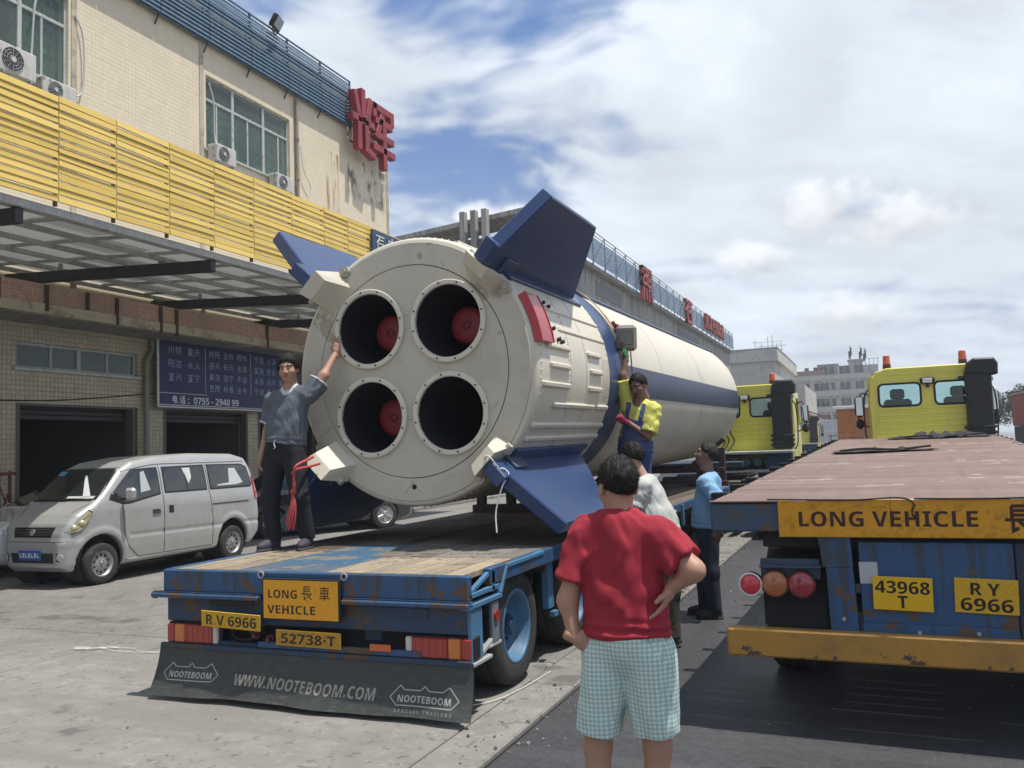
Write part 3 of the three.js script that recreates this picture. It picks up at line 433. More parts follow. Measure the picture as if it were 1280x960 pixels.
for (const [z, c, l, h] of [[-16.7, [0.03, 0.24, 0.45], 'bright blue plastic crate on the ledge left of the dark green plant', 0.22], [-18.7, [0.5, 0.55, 0.6], 'pale plastic crate with blue panel on the ledge near the rocket', 0.3]]) { const t = thing('ledge_crate', l, 'crate', [-14.15, 5.06, z], 0, 'crates on the tiled ledge'); part('body', [box(0.5, h, 0.7, [0, h / 2 - 0.3, 0], [0, 0, 0], 0.02), box(0.55, 0.04, 0.75, [0, h - 0.3, 0], [0, 0, 0], 0.01)], mat(c, 0.5), t); part('panel', box(0.02, h * 0.6, 0.4, [0.26, h / 2 - 0.28, 0.05], [0, 0, 0], 0.004), mat([0.05, 0.2, 0.45], 0.5), t); part('base', box(0.45, 0.28, 0.6, [0, -0.44 + 0.0, 0]), MT.galv, t); }

// ---------------------------------------------------------------- building two, further along
{
  const con = worn([0.36, 0.35, 0.32], [0.28, 0.27, 0.25], [0.20, 0.195, 0.18], { size: 7, grime: 0.8, streak: 1.2 }, 0.9), brn = worn([0.26, 0.225, 0.175], [0.2, 0.16, 0.12], [0.15, 0.12, 0.09], { size: 4, grime: 0.7 }, 0.9);
  const B = thing('grey_concrete_building', 'long grey concrete building with blue roof screen behind the rocket', 'building');
  part('front_wall', span(-15.3, -15, 0, 12.55, -43, -104), con, B); part('gable_wall', span(-44, -15.3, 0, 13.55, -43, -43.3), brn, B); part('back_wall', [span(-44, -43.7, 0, 12.5, -43.3, -104), span(-43.7, -15.3, 0, 12.5, -103.7, -104)], con, B);
  part('roof', span(-43.7, -15.3, 12.0, 12.3, -43.3, -103.7), con, B);
  part('eaves', bar([-33, 13.25, -42.6], [-14.7, 14.6, -42.6], 1.4, 0.28, 0.02), con, B); part('eaves_shadow_board', bar([-33, 12.85, -42.85], [-15.2, 14.15, -42.85], 0.3, 0.3, 0.01), brn, B);
  part('cornice', span(-15, -14.55, 12.3, 12.55, -43, -104.2, 0.03), con, B);
  for (const x of [-19.8, -19.15, -18.5]) part('pier', span(x - 0.16, x + 0.16, 12.1, 14.75, -41.5, -41.9, 0.02), con, B);
  part('pier_base', span(-21.5, -17, 11.6, 12.15, -41.0, -42.9, 0.02), brn, B);
  for (let k = 0; k < 9; k++) { const z = -49 - k * 6.2; const w = new THREE.Group(); w.name = 'window'; B.add(w); part('frame', [span(-15, -14.95, 8.3, 10.3, z, z - 3.2), ], MT.galv, w); part('pane', [0, 1, 2].map((q) => span(-14.95, -14.94, 8.4, 10.2, z - 0.1 - q * 1.02, z - 1.06 - q * 1.02)), MT.glassDark, w); }
  parts('fascia_panel', [span(-15, -14.98, 11.0, 11.9, -50, -56), span(-15, -14.98, 10.9, 11.8, -74, -84)], mat([0.2, 0.2, 0.2], 0.8), B);
  const S = thing('far_roof_screen', 'blue slatted louvre screen on the grey concrete building roof', 'louvre screen');
  const lb = [0, 1].map((k) => soft([0.07 + k * 0.03, 0.15 + k * 0.03, 0.25 + k * 0.03], 0.55));
  const G = uv(box(0.02, 0.125, 5.0, [0, 0, 0], [0, 0, 0], 0));
  for (let j = 0; j < 12; j++) for (let i = 0; i < 12; i++) inst('slat', G, lb[(i + j) % 2], S, [-14.42, 12.66 + i * 0.125, -45.6 - j * 5.02], [0, 0, 0.35]);
  for (let j = 0; j < 25; j++) part('post', [span(-14.52, -14.46, 12.4, 14.55, -43.1 - j * 2.51, -43.17 - j * 2.51), bar([-14.5, 14.5, -43.1 - j * 2.51], [-15.3, 13.1, -43.1 - j * 2.51], 0.05, 0.05)], MT.galv, S);
  part('rail', [span(-14.52, -14.47, 14.5, 14.55, -43, -103.6), span(-14.52, -14.47, 14.28, 14.31, -43, -103.6)], MT.galv, S);
  const rm = soft([0.33, 0.05, 0.04], 0.5);
  const rs = (l, pos, w2, h2, gls, th) => { const t = thing('red_sign_character', l, 'sign', pos, 0, 'red characters on the grey building'); gls.forEach((gl, i) => { for (const s of GLYPH[gl]) part('stroke', join(strokeSolid([s], w2, h2, th, 0.3)).rotateY(Math.PI / 2).translate(0, 0, -i * w2 * 1.2), rm, t); }); };
  rs('red block character with four strokes below, nearer on the grey building roof screen', [-14.15, 13.15, -59.7], 2.9, 2.5, ['zhao'], 0.26); rs('red block character further along the grey building roof screen', [-14.15, 13.3, -75], 3.3, 2.3, ['ming'], 0.28);
  rs('row of small dark red letters near the far end of the roof screen', [-14.15, 13.55, -84], 1.55, 1.5, ['zhou', 'che', 'ping', 'zhou', 'yong', 'zhou'], 0.2);
}
// ---------------------------------------------------------------- far away
{
  const B = thing('white_block_building', 'plain off-white block building with a flat cornice beyond the grey building', 'building', [-14, 0, -115]);
  const wm = worn([0.50, 0.48, 0.43], [0.4, 0.38, 0.34], [0.34, 0.32, 0.28], { size: 9, grime: 0.6 }, 0.9);
  part('wall', span(-12, 3.0, 0, 12.0, 0, -30), wm, B); part('cornice', span(-12.3, 3.5, 12.0, 13.6, 0.4, -30.4, 0.05), wm, B); part('roof_line', span(-12.35, 3.55, 13.6, 13.75, 0.45, -30.45), MT.galv, B);
  for (let k = 0; k < 4; k++) { const w = new THREE.Group(); w.name = 'window'; B.add(w); part('frame', span(3, 3.06, 7.5, 9.3, -3 - k * 6, -5.6 - k * 6), MT.galv, w); part('pane', span(3.06, 3.08, 7.6, 9.2, -3.1 - k * 6, -5.5 - k * 6), MT.glassDark, w); }
  part('side_extension', span(3.0, 6.0, 0, 9.2, -8, -34), wm, B);
  const T = thing('scaffold_tower', 'half built tower with bare scaffold poles behind the white block', 'scaffold', [-21, 0, -170]);
  part('core', [span(1.2, 5.0, 0, 18.6, -0.3, -5), span(0.9, 5.3, 18.6, 18.9, 0, -5.3), span(1.6, 3.4, 18.9, 19.7, -1, -4)], soft([0.16, 0.16, 0.15], 0.9), T);
  for (const x of [1.4, 2.6, 3.8, 4.6, 5.4, 6.2]) part('pole', rod([x, 0, 0.4], [x, 20.2 + (x * 7 % 1.8), 0.4], 0.06, 5), MT.galv, T);
  for (let k = 0; k < 7; k++) part('ledger', rod([1.0 + (k % 3) * 0.3, 15.5 + k * 0.85, 0.5], [6.6 + (k % 2) * 0.5, 15.5 + k * 0.85, 0.5], 0.045, 5), MT.galv, T);
  // apartment block
  const A = thing('apartment_block', 'weathered grey white apartment block with window rows and roof rooms in the distance', 'building', [-13.6, 0, -172]);
  const am = worn([0.46, 0.43, 0.37], [0.32, 0.31, 0.29], [0.22, 0.215, 0.2], { size: 8, grime: 0.8, streak: 1.3 }, 0.9), ah = soft([0.34, 0.22, 0.16], 0.9);
  part('wall', span(-1, 13.6, 0, 13.4, 0, -14), am, A); for (let f = 0; f < 5; f++) part('floor_band', span(-1.1, 13.7, f * 3 + 1.75 - 1.0, f * 3 + 1.75, 0.15, 0.01), soft([0.5, 0.49, 0.46], 0.9), A);
  part('roof_parapet', span(-1, 6.2, 13.4, 14.7, 0.1, -6), ah, A); parts('roof_room', [span(5.0, 8.4, 13.4, 15.6, -0.4, -6), span(8.6, 13, 13.4, 14.8, 0.0, -6), span(10.4, 12.8, 14.8, 16.2, -0.4, -6)], am, A); parts('roof_room_cap', [span(4.8, 8.6, 15.6, 15.8, -0.2, -6), span(10.2, 13, 16.2, 16.4, -0.2, -6)], MT.galv, A);
  for (let f = 0; f < 5; f++) for (const [x, w] of [[0.4, 0.6], [2.6, 0.7], [4.2, 1.7], [6.0, 0.7], [7.2, 0.6], [8.7, 1.8], [11.4, 1.4]]) { const o = new THREE.Group(); o.name = 'window'; A.add(o); const y = f * 3 + 2.75 - 0.9; part('frame', [span(x - 0.05, x + w + 0.05, y - 0.05, y + 1.45, 0.02, -0.1)], am, o); part('pane', span(x, x + w, y + 0.02, y + 1.4, 0.06, 0.02), MT.glassDark, o); if (w > 1) part('mullion', [span(x + w / 2 - 0.05, x + w / 2 + 0.05, y, y + 1.4, 0.09, 0.05)], MT.galv, o); }
  for (const [x, h] of [[10.8, 19.2], [12.6, 19.0], [13.3, 18.6]]) { const t = thing('roof_antenna', ['thin mast leftmost on the apartment block roof', 'taller pair mast in the middle on the apartment block roof', 'mast rightmost on the apartment block roof'][x < 11 ? 0 : x < 13 ? 1 : 2], 'antenna', [-13.6 + x, 16.4, -174], 0, 'masts on the apartment block roof'); part('mast', rod([0, -2, 0], [0, h - 16.4, 0], 0.07, 5), MT.galv, t); parts('antenna_panel', [box(0.3, 1.6, 0.2, [0.1, h - 17.6, 0.1]), box(0.28, 1.4, 0.2, [-0.2, h - 18.2, 0])], MT.dark, t); }
  const bl = thing('far_apartment_block', 'dim grey building edge right of the apartment block behind the yellow cab', 'building', [1.5, 0, -195]); part('wall', span(-3.0, 0.6, 0, 17, 0, -10), am, bl); for (let k = 0; k < 5; k++) part('post', rod([-2.6 + k * 0.8, 16.9, 0.2], [-2.6 + k * 0.8, 18.4, 0.2], 0.06, 5), MT.galv, bl); part('rail', rod([-2.8, 18.2, 0.2], [0.9, 18.2, 0.2], 0.06, 5), MT.galv, bl);
  // red sheet roof, white fence, orange hut
  const R = thing('red_sheet_roof_shed', 'low shed with a faded red sheet roof in front of the apartments', 'shed', [-10.2, 0, -128]);
  part('roof', bar([0, 6.6, 0], [6.5, 3.9, 0], 8, 0.15, 0), soft([0.36, 0.12, 0.10], 0.8), R); part('wall', hull([[0, 0, -3.8], [6.2, 0, -3.8], [6.2, 3.8, -3.8], [0, 6.3, -3.8], [0, 0, 3.8], [6.2, 0, 3.8], [6.2, 3.8, 3.8], [0, 6.3, 3.8]]), am, R);
  const Fn = thing('white_panel_fence', 'white mesh panel fence between the far yellow truck and the orange hut', 'fence', [-6.6, 0, -92]);
  for (let i = 0; i < 26; i++) part('bar', box(0.07, 3.5, 0.05, [i * 0.2, 1.85, 0]), MT.white, Fn); part('rail', [0.3, 1.4, 2.5, 3.6].map((y) => box(5.2, 0.08, 0.06, [2.5, y, -0.04])), MT.white, Fn); part('panel', box(5.2, 3.2, 0.03, [2.5, 1.8, -0.12]), mat([0.5, 0.56, 0.62], 0.7), Fn);
  const O = thing('orange_hut', 'orange container hut with pale roof left of the right yellow cab', 'hut', [-1.55, 0, -60]);
  part('wall', span(-0.5, 2.4, 0, 3.6, 0, -3, 0.03), soft([0.48, 0.16, 0.03], 0.7), O); part('roof', span(-0.7, 2.5, 3.6, 3.8, 0.2, -3.2, 0.02), MT.white, O); part('door', span(0.6, 1.5, 0, 2.4, 0.05, 0.0, 0.01), soft([0.42, 0.18, 0.08], 0.7), O); part('railing', [box(3.4, 0.07, 0.07, [0.6, 1.9, 0.9]), box(3.4, 0.07, 0.07, [0.6, 1.1, 0.9]), ...[-1, 0, 1, 2].map((x) => box(0.07, 2, 0.07, [x + 0.1, 1, 0.9]))], mat([0.45, 0.2, 0.1], 0.6), O);
  // trees beyond the red lorry
  for (const [x, z, h, l] of [[15.5, -104, 6.3, 'dark green tree at the right edge beyond the red lorry'], [19.5, -110, 7.4, 'taller dark tree furthest right behind the red lorry'], [12.2, -116, 5.4, 'small dark bush low behind the cab mirror on the right']]) {
    const t = thing('far_tree', l, 'tree', [x, 0, z], 0, 'trees beyond the red lorry'); part('trunk', [rod([0, 0, 0], [0.2, h * 0.6, 0], 0.22, 7, 0.1), rod([0.1, h * 0.35, 0], [1.2, h * 0.75, 0.3], 0.1, 6, 0.04), rod([0.1, h * 0.35, 0], [-1.1, h * 0.7, -0.3], 0.1, 6, 0.04)], mat([0.08, 0.06, 0.045], 0.9), t);
    const tr = []; for (let i = 0; i < 26; i++) { const c = [rr(-2.2, 2.2), h * rr(0.55, 0.95), rr(-2, 2)], R2 = rr(0.4, 0.95); for (let k = 0; k < 260; k++) { const d = V(rr(-1, 1), rr(-1, 1), rr(-1, 1)).multiplyScalar(R2), s = rr(0.12, 0.28), a = V(rr(-1, 1), rr(-1, 1), rr(-1, 1)).normalize().multiplyScalar(s), b = V(rr(-1, 1), rr(-1, 1), rr(-1, 1)).normalize().multiplyScalar(s); const p = [c[0] + d.x, c[1] + d.y, c[2] + d.z]; tr.push(...p, p[0] + a.x, p[1] + a.y, p[2] + a.z, p[0] + b.x, p[1] + b.y, p[2] + b.z); } }
    part('crown', fromTris(tr), mat([0.028, 0.05, 0.02], 0.8), t);
  }
}
// ---------------------------------------------------------------- wheels shared by the lorries and trailers
const PROTO = {};
// wheel facing +x, centre at origin; dish > 0 sinks the rim
function bigWheel(parent, at, r, w, dish, rimM, turn = 0) {
  const o = new THREE.Group(); o.name = 'wheel'; o.position.set(...at); o.rotation.y = turn; parent.add(o);
  const key = [r, w, dish].join();
  if (!PROTO[key]) {
    const R = r * 0.6, h = w / 2, P = (x, q) => [q, x];
    const tyre = uv(lathe([[R, -h * 0.8], [R * 1.1, -h], [r * 0.93, -h * 0.97], [r * 0.985, -h * 0.8], [r, -h * 0.55], [r, -h * 0.3], [r * 0.975, -h * 0.28], [r * 0.975, -h * 0.2], [r, -h * 0.18], [r, h * 0.18], [r * 0.975, h * 0.2], [r * 0.975, h * 0.28], [r, h * 0.3], [r, h * 0.55], [r * 0.985, h * 0.8], [r * 0.93, h * 0.97], [r * 0.82, h * 1.01], [r * 0.80, h * 0.985], [R * 1.1, h], [R, h * 0.8]], 56).rotateZ(-Math.PI / 2));
    const rim = uv(join([lathe([[R * 1.06, h * 0.86], [R * 1.06, h * 0.96], [R * 1.0, h * 1.0], [R * 0.95, h * 0.9], [R * 0.9, h * 0.3], [R * 0.86, h - dish + 0.03], [R * 0.78, h - dish], [0.01, h - dish]], 40), lathe([[R * 0.3, h - dish], [R * 0.3, h - dish + 0.01]], 20)]).rotateZ(-Math.PI / 2));
    const hub = uv(join([cyl(R * 0.34, R * 0.28, dish * 0.62, 20, [0, h - dish * 0.69, 0]), cyl(R * 0.2, R * 0.17, dish * 0.12, 16, [0, h - dish * 0.33, 0]), ...Array.from({ length: 10 }, (_, k) => cyl(0.014, 0.012, 0.035, 6, [R * 0.55 * Math.cos(k * 0.628), h - dish + 0.017, R * 0.55 * Math.sin(k * 0.628)]))]).rotateZ(-Math.PI / 2));
    PROTO[key] = { tyre, rim, hub };
  }
  const p = PROTO[key]; inst('tyre', p.tyre, MT.rubber, o); inst('rim', p.rim, rimM, o); inst('hub', p.hub, MT.blueDark, o);
  return o;
}
// registration plate and sign faces
function plateTex(w, h, lines, { bg = '#d9a514', fg = '#1a130c', font = 'bold', pad = 0.1, worn: wn = 0.15, draw } = {}) {
  const S = 1024, H = Math.round(S * h / w);
  return canvasTex(S, H, (x) => {
    x.fillStyle = bg; x.fillRect(0, 0, S, H);
    const k = rnd() * 99; for (let i = 0; i < 900 * wn; i++) { x.fillStyle = `rgba(60,40,10,${0.03 + 0.1 * hash(i, k | 0)})`; const s = 2 + 26 * hash(i, 3 + (k | 0)) ** 3; x.fillRect(S * hash(i, 11 + (k | 0)), H * hash(i, 7 + (k | 0)), s, s * (0.3 + hash(i, 5))); }
    x.fillStyle = fg; x.strokeStyle = fg;
    for (const [t, fx, fy, fh, fw] of lines) { x.save(); x.font = `${font} ${fh * H}px sans-serif`; const m = x.measureText(t).width; x.translate(fx * S, fy * H); x.scale(fw * S / m, 1); x.fillText(t, 0, 0); x.restore(); }
    if (draw) draw(x, S, H);
  });
}
const yellowFrame = (x, S, H) => { x.lineWidth = H * 0.025; x.strokeRect(H * 0.02, H * 0.02, S - H * 0.04, H - H * 0.04); };

// ---------------------------------------------------------------- low loader trailer with the rocket
const LT = thing('low_loader_trailer', 'blue low loader trailer with planked deck and printed mud flap carrying the rocket', 'trailer', [-3.68, 0, -4.99]);
{
  const T = LT, W = 1.26, DY = 0.915, Lz = -13.6;
  // deck
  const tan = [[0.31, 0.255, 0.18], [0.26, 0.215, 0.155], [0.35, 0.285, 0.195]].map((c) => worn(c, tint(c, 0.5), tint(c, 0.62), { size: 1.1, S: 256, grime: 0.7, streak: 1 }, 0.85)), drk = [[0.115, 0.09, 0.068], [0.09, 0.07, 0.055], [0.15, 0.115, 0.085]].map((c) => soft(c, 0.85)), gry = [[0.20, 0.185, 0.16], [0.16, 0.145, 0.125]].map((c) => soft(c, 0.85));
  const plank = (x0, x1, z0, z1, m) => part('deck_plank', span(x0 + 0.004, x1 - 0.004, DY - 0.045, DY + rr(-0.003, 0.002), z1 + 0.004, z0 - 0.004, 0.005), m, T);
  const pick = (a) => a[Math.floor(rnd() * a.length)];
  const N = 7, col = (x0, x1, z0, z1, m) => { const w = (x1 - x0) / N; for (let i = 0; i < N; i++) plank(x0 + i * w, x0 + (i + 1) * w, z0, z1, pick(m)); };
  col(0.12, W - 0.07, -0.06, -0.9, tan); col(-W + 0.06, -0.62, -0.06, -1.15, [tan[0], tan[1]]);
  const plateB = worn([0.05, 0.12, 0.205], [0.20, 0.18, 0.155], [0.12, 0.125, 0.125], { wear: 0.16, grime: 0.85, size: 1.6 }, 0.5);
  part('deck_plate', span(-0.615, 0.115, DY - 0.04, DY - 0.004, -0.06, -0.92, 0.004), plateB, T); part('deck_plate', span(-0.615, -0.05, DY - 0.04, DY - 0.002, -0.93, -1.7, 0.004), plateB, T);
  col(-0.04, W - 0.07, -0.93, -1.7, gry); for (let i = 0; i < 4; i++) plank(-W + 0.06, -0.62, -1.16 - i * 0.135, -1.16 - (i + 1) * 0.135, pick(drk));
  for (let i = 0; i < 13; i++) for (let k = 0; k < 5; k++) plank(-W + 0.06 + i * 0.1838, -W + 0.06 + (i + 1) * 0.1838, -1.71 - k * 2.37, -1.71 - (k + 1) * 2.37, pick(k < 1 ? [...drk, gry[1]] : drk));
  // main frame
  part('side_rail', [span(W - 0.06, W, DY - 0.11, DY + 0.004, -0.35, Lz, 0.008)], MT.blue, T); part('side_rail', [span(-W, -W + 0.06, DY - 0.11, DY + 0.004, -0.06, Lz, 0.008)], MT.blue, T);
  part('main_beam', [span(0.42, 0.56, 0.45, 0.86, -0.1, Lz, 0.01)], MT.blueDark, T); part('main_beam', [span(-0.56, -0.42, 0.45, 0.86, -0.1, Lz, 0.01)], MT.blueDark, T);
  for (let k = 0; k < 14; k++) part('cross_beam', span(-W + 0.07, W - 0.07, 0.72, 0.86, -0.6 - k * 0.97, -0.68 - k * 0.97, 0.006), MT.blueDark, T);
  // rear face
  part('rear_panel', span(-W, W, 0.755, DY, -0.055, 0, 0.008), MT.blue, T); part('rear_panel', span(-W + 0.005, W - 0.005, 0.535, 0.75, -0.09, -0.035, 0.008), MT.blueDark, T);
  const ledge = (x0, x1) => part('rear_ledge', [span(x0, x1, 0.715, 0.748, -0.04, 0.045, 0.008), span(x0, x1, 0.752, 0.757, -0.02, 0.02)], MT.blue, T);
  ledge(-W - 0.07, -0.36); ledge(0.33, W + 0.012);
  part('ledge_tip', rod([-W - 0.09, 0.73, 0.0], [-W - 0.06, 0.73, 0.0], 0.03, 8), soft([0.1, 0.06, 0.045], 0.8), T);
  part('rear_recess', span(-0.85, -0.45, 0.66, 0.70, -0.034, -0.028, 0.002), MT.black, T); part('rear_recess', span(0.42, 0.95, 0.64, 0.70, -0.034, -0.026, 0.002), MT.blueDark, T);
  part('lower_cross_beam', span(-W + 0.02, W - 0.02, 0.36, 0.41, -0.2, -0.02, 0.008), MT.blueDark, T); part('lamp_backing', span(-W + 0.03, W - 0.03, 0.41, 0.535, -0.16, -0.12), MT.blackMatt, T);
  part('lower_beam_face', span(-0.4, 0.9, 0.385, 0.43, -0.02, 0.0, 0.006), MT.blue, T);
  // sign, plates
  const sign = new THREE.Group(); sign.name = 'long_vehicle_sign'; sign.position.set(0.0, 0.735, 0.035); T.add(sign); sign.userData.label = 'square yellow long vehicle sign';
  part('board', box(0.64, 0.285, 0.02, [0, 0, -0.008], [0, 0, 0], 0.004), MT.black, sign);
  part('printed_face', sheet(0.615, 0.262, [0, 0, 0.0045]), decal(plateTex(0.615, 0.262, [['LONG', 0.05, 0.47, 0.30, 0.42], ['VEHICLE', 0.05, 0.87, 0.30, 0.66]], { bg: '#dc9a16', worn: 0.6, draw: (x, S, H) => { drawGlyph(x, 'long2', S * 0.51, H * 0.13, H * 0.37, 13); drawGlyph(x, 'che', S * 0.745, H * 0.13, H * 0.37, 13); } }), 0.45), sign);
  const plate = (label, w, h, at, rot, lines, o) => { const g = new THREE.Group(); g.name = 'registration_plate'; g.position.set(...at); g.rotation.set(...rot); T.add(g); part('plate', box(w, h, 0.008, [0, 0, 0], [0, 0, 0], 0.002), MT.yellowPlate, g); part('printed_face', sheet(w - 0.006, h - 0.006, [0, 0, 0.0052]), decal(plateTex(w, h, lines, o), 0.45), g); };
  plate('', 0.52, 0.112, [-0.59, 0.575, 0.05], [0.05, 0, -0.035], [['R V 6966', 0.06, 0.86, 0.92, 0.89]], { bg: '#c39616', worn: 1.6 });
  plate('', 0.53, 0.105, [0.045, 0.47, 0.02], [0, 0, -0.01], [['52738·T', 0.07, 0.86, 0.92, 0.86]], { bg: '#b5861c', worn: 2.5 });
  // tail lamps
  const lamp = (s) => { const g = new THREE.Group(); g.name = 'tail_lamp'; g.position.set(s > 0 ? 1.02 : -1.0, 0.452, -0.06); T.add(g); const cx = (x) => x * s; part('housing', box(0.5, 0.15, 0.1, [0, 0, -0.03], [0, 0, 0], 0.01), MT.black, g); const lens = (x0, x1, m) => part('lens', span(cx(x0), cx(x1), -0.065, 0.065, 0.018, 0.05, 0.008), m, g); const rd = mat([0.32, 0.025, 0.02], 0.25, 0, { clearcoat: 0.6 }), am = mat([0.55, 0.16, 0.03], 0.25, 0, { clearcoat: 0.6 }); lens(-0.235, -0.19, mat([0.55, 0.5, 0.46], 0.3)); lens(-0.186, 0.07, rd); lens(0.074, 0.165, am); lens(0.169, 0.235, rd); part('lens_rib', [0, 1, 2, 3, 4].map((k) => span(cx(-0.16 + k * 0.05), cx(-0.157 + k * 0.05), -0.06, 0.06, 0.05, 0.0525)), rd, g); };
  lamp(1); lamp(-1);
  part('reflector', box(0.16, 0.045, 0.012, [0.61, 0.44, 0.012], [0, 0, 0], 0.004), mat([0.55, 0.12, 0.03], 0.3), T);
  part('air_coupling', [[-0.42, 0.47], [-0.3, 0.45], [-0.2, 0.46]].flatMap(([x, y]) => [cyl(0.03, 0.03, 0.07, 10, [x, y, -0.05], [Math.PI / 2, 0, 0]), cyl(0.018, 0.018, 0.03, 8, [x, y, 0.0], [Math.PI / 2, 0, 0])]), soft([0.1, 0.02, 0.02], 0.6), T);
  part('hose', [tube([[-0.42, 0.47, -0.1], [-0.5, 0.43, -0.04], [-0.65, 0.44, -0.06], [-0.7, 0.5, -0.1]], 0.012, 6, 20), tube([[-0.3, 0.45, -0.1], [-0.25, 0.4, -0.02], [-0.1, 0.42, -0.06]], 0.012, 6, 16)], MT.black, T);
  parts('lashing_lug', [-0.35, 0.34].map((x) => put(new THREE.TorusGeometry(0.022, 0.007, 6, 12), [x, 0.895, 0.012])), MT.galv, T);
  // mud flap: a sheet that bellies out at the foot, with printing
  {
    const w = 2.56, h = 0.335, nx = 36, ny = 10, g = new THREE.PlaneGeometry(w, h, nx, ny), p = g.attributes.position;
    for (let i = 0; i < p.count; i++) { const x = p.getX(i), t = 0.5 - p.getY(i) / h; p.setZ(i, 0.015 + 0.10 * t * t + 0.012 * Math.sin(x * 5 + 1) * t + 0.006 * Math.sin(x * 13) * t); p.setX(i, x * (1 + 0.012 * t)); p.setY(i, p.getY(i) - 0.006 * Math.sin(x * 4) * t); }
    g.computeVertexNormals(); g.userData = { uv: true };
    const back = g.clone().translate(0, 0, -0.008); back.userData = { uv: true }; { const ix = back.index.array; for (let i = 0; i < ix.length; i += 3) { const q = ix[i]; ix[i] = ix[i + 1]; ix[i + 1] = q; } back.computeVertexNormals(); }
    const tx = canvasTex(2048, 268, (x, S, H) => {
      x.fillStyle = '#3a3d3c'; x.fillRect(0, 0, S, H);
      for (let i = 0; i < 2600; i++) { const a = hash(i, 1), b = hash(i, 2), c = hash(i, 3); x.fillStyle = c > 0.5 ? `rgba(100,98,92,${0.10 * hash(i, 4)})` : `rgba(24,26,27,${0.16 * hash(i, 4)})`; const s = 3 + 60 * c ** 4; x.fillRect(a * S, b * H, s * (0.5 + hash(i, 6)), s * 0.6); }
      for (let i = 0; i < 700; i++) { x.fillStyle = `rgba(128,124,112,${0.13 * hash(i, 14)})`; x.beginPath(); x.ellipse(hash(i, 11) * S, H * (1 - 0.32 * hash(i, 12) ** 1.6), 5 + 22 * hash(i, 13), 2 + 5 * hash(i, 15), 0, 0, 7); x.fill(); }
      const logo = (cx, cy, w2, sub) => { x.strokeStyle = '#a9aca8'; x.fillStyle = '#a9aca8'; x.lineWidth = 5; const h2 = w2 * 0.23, P = [[-0.5, 0.1], [-0.36, -0.5], [-0.3, -0.28], [-0.06, -0.28], [0.0, -0.52], [0.06, -0.28], [0.26, -0.28], [0.36, -0.55], [0.5, 0.1], [0.4, 0.5]]; x.beginPath(); P.forEach(([a, b], i) => (i ? x.lineTo : x.moveTo).call(x, cx + a * w2, cy + b * h2)); x.stroke(); x.beginPath(); x.moveTo(cx - 0.5 * w2, cy + 0.1 * h2); x.lineTo(cx - 0.4 * w2, cy + 0.5 * h2); x.lineTo(cx + 0.4 * w2, cy + 0.5 * h2); x.stroke(); x.save(); x.font = 'bold 44px sans-serif'; const m = x.measureText('NOOTEBOOM').width; x.translate(cx - 0.4 * w2, cy + 0.34 * h2); x.scale(0.8 * w2 / m, 1); x.fillText('NOOTEBOOM', 0, 0); x.restore(); if (sub) { x.globalAlpha = 0.6; x.font = 'bold 22px sans-serif'; x.save(); const m2 = x.measureText('S P E C I A L   T R A I L E R S').width; x.translate(cx - 0.42 * w2, cy + 0.85 * h2); x.scale(0.84 * w2 / m2, 1); x.fillText('S P E C I A L   T R A I L E R S', 0, 0); x.restore(); x.globalAlpha = 1; } };
      logo(255, 142, 390, false); logo(1775, 172, 400, true);
      x.save(); x.font = 'bold 92px sans-serif'; x.fillStyle = '#9d998c'; const m = x.measureText('WWW.NOOTEBOOM.COM').width; x.translate(560, 196); x.transform(1, 0.01, -0.12, 1, 0, 0); x.scale(930 / m, 0.86); x.fillText('WWW.NOOTEBOOM.COM', 0, 0); x.restore();
      for (let i = 0; i < 500; i++) { x.fillStyle = `rgba(58,61,60,${0.6 * hash(i, 24)})`; x.fillRect(540 + 1000 * hash(i, 21), 110 + 100 * hash(i, 22), 3 + 14 * hash(i, 23), 2 + 5 * hash(i, 25)); }
    });
    const f = part('mud_flap', g, decal(tx, 0.62, { bumpMap: bumpNoise, bumpScale: 0.002 }), T); f.position.set(0, 0.205, -0.01); const f2 = part('mud_flap_back', back, MT.rubber, T); f2.position.copy(f.position);
    part('flap_clamp', span(-1.27, 1.27, 0.352, 0.385, -0.012, 0.018, 0.004), MT.blueDark, T);
  }
  // right rear corner: outrigger frame and guard
  part('corner_bracket', [span(W - 0.03, W, 0.765, 0.80, -0.02, -0.5, 0.005), bar([W - 0.02, 0.80, -0.05], [W - 0.02, 0.885, -0.34], 0.03, 0.03), span(W - 0.04, W, 0.76, 0.9, -0.37, -0.42, 0.005)], MT.blueBright, T);
  part('guard_rail', [span(W - 0.05, W + 0.01, 0.70, 0.735, 0.02, -0.52, 0.006)], MT.blueBright, T);
  part('guard_panel', [span(W - 0.03, W, 0.37, 0.695, -0.03, -0.2, 0.006)], MT.blueBright, T); part('guard_panel', [span(W - 0.03, W, 0.42, 0.69, -0.36, -0.47, 0.006)], soft([0.14, 0.17, 0.20], 0.6), T);
  part('guard_foot', [span(W - 0.12, W + 0.02, 0.345, 0.37, 0.0, -0.3, 0.005), bar([W - 0.02, 0.36, -0.1], [W - 0.02, 0.46, -0.42], 0.03, 0.03), span(W - 0.1, W, 0.40, 0.42, -0.3, -0.5, 0.004)], MT.galv, T);
  part('side_marker_lamp', cyl(0.035, 0.035, 0.02, 14, [W + 0.005, 0.60, -0.41], [0, 0, Math.PI / 2]), mat([0.3, 0.03, 0.03], 0.3), T);
  part('fender_bracket', [bar([W - 0.01, 0.73, -0.5], [W - 0.01, 0.90, -0.62], 0.04, 0.03), bar([W - 0.01, 0.90, -0.62], [W - 0.01, 0.905, -1.35], 0.04, 0.03)], MT.blueBright, T);
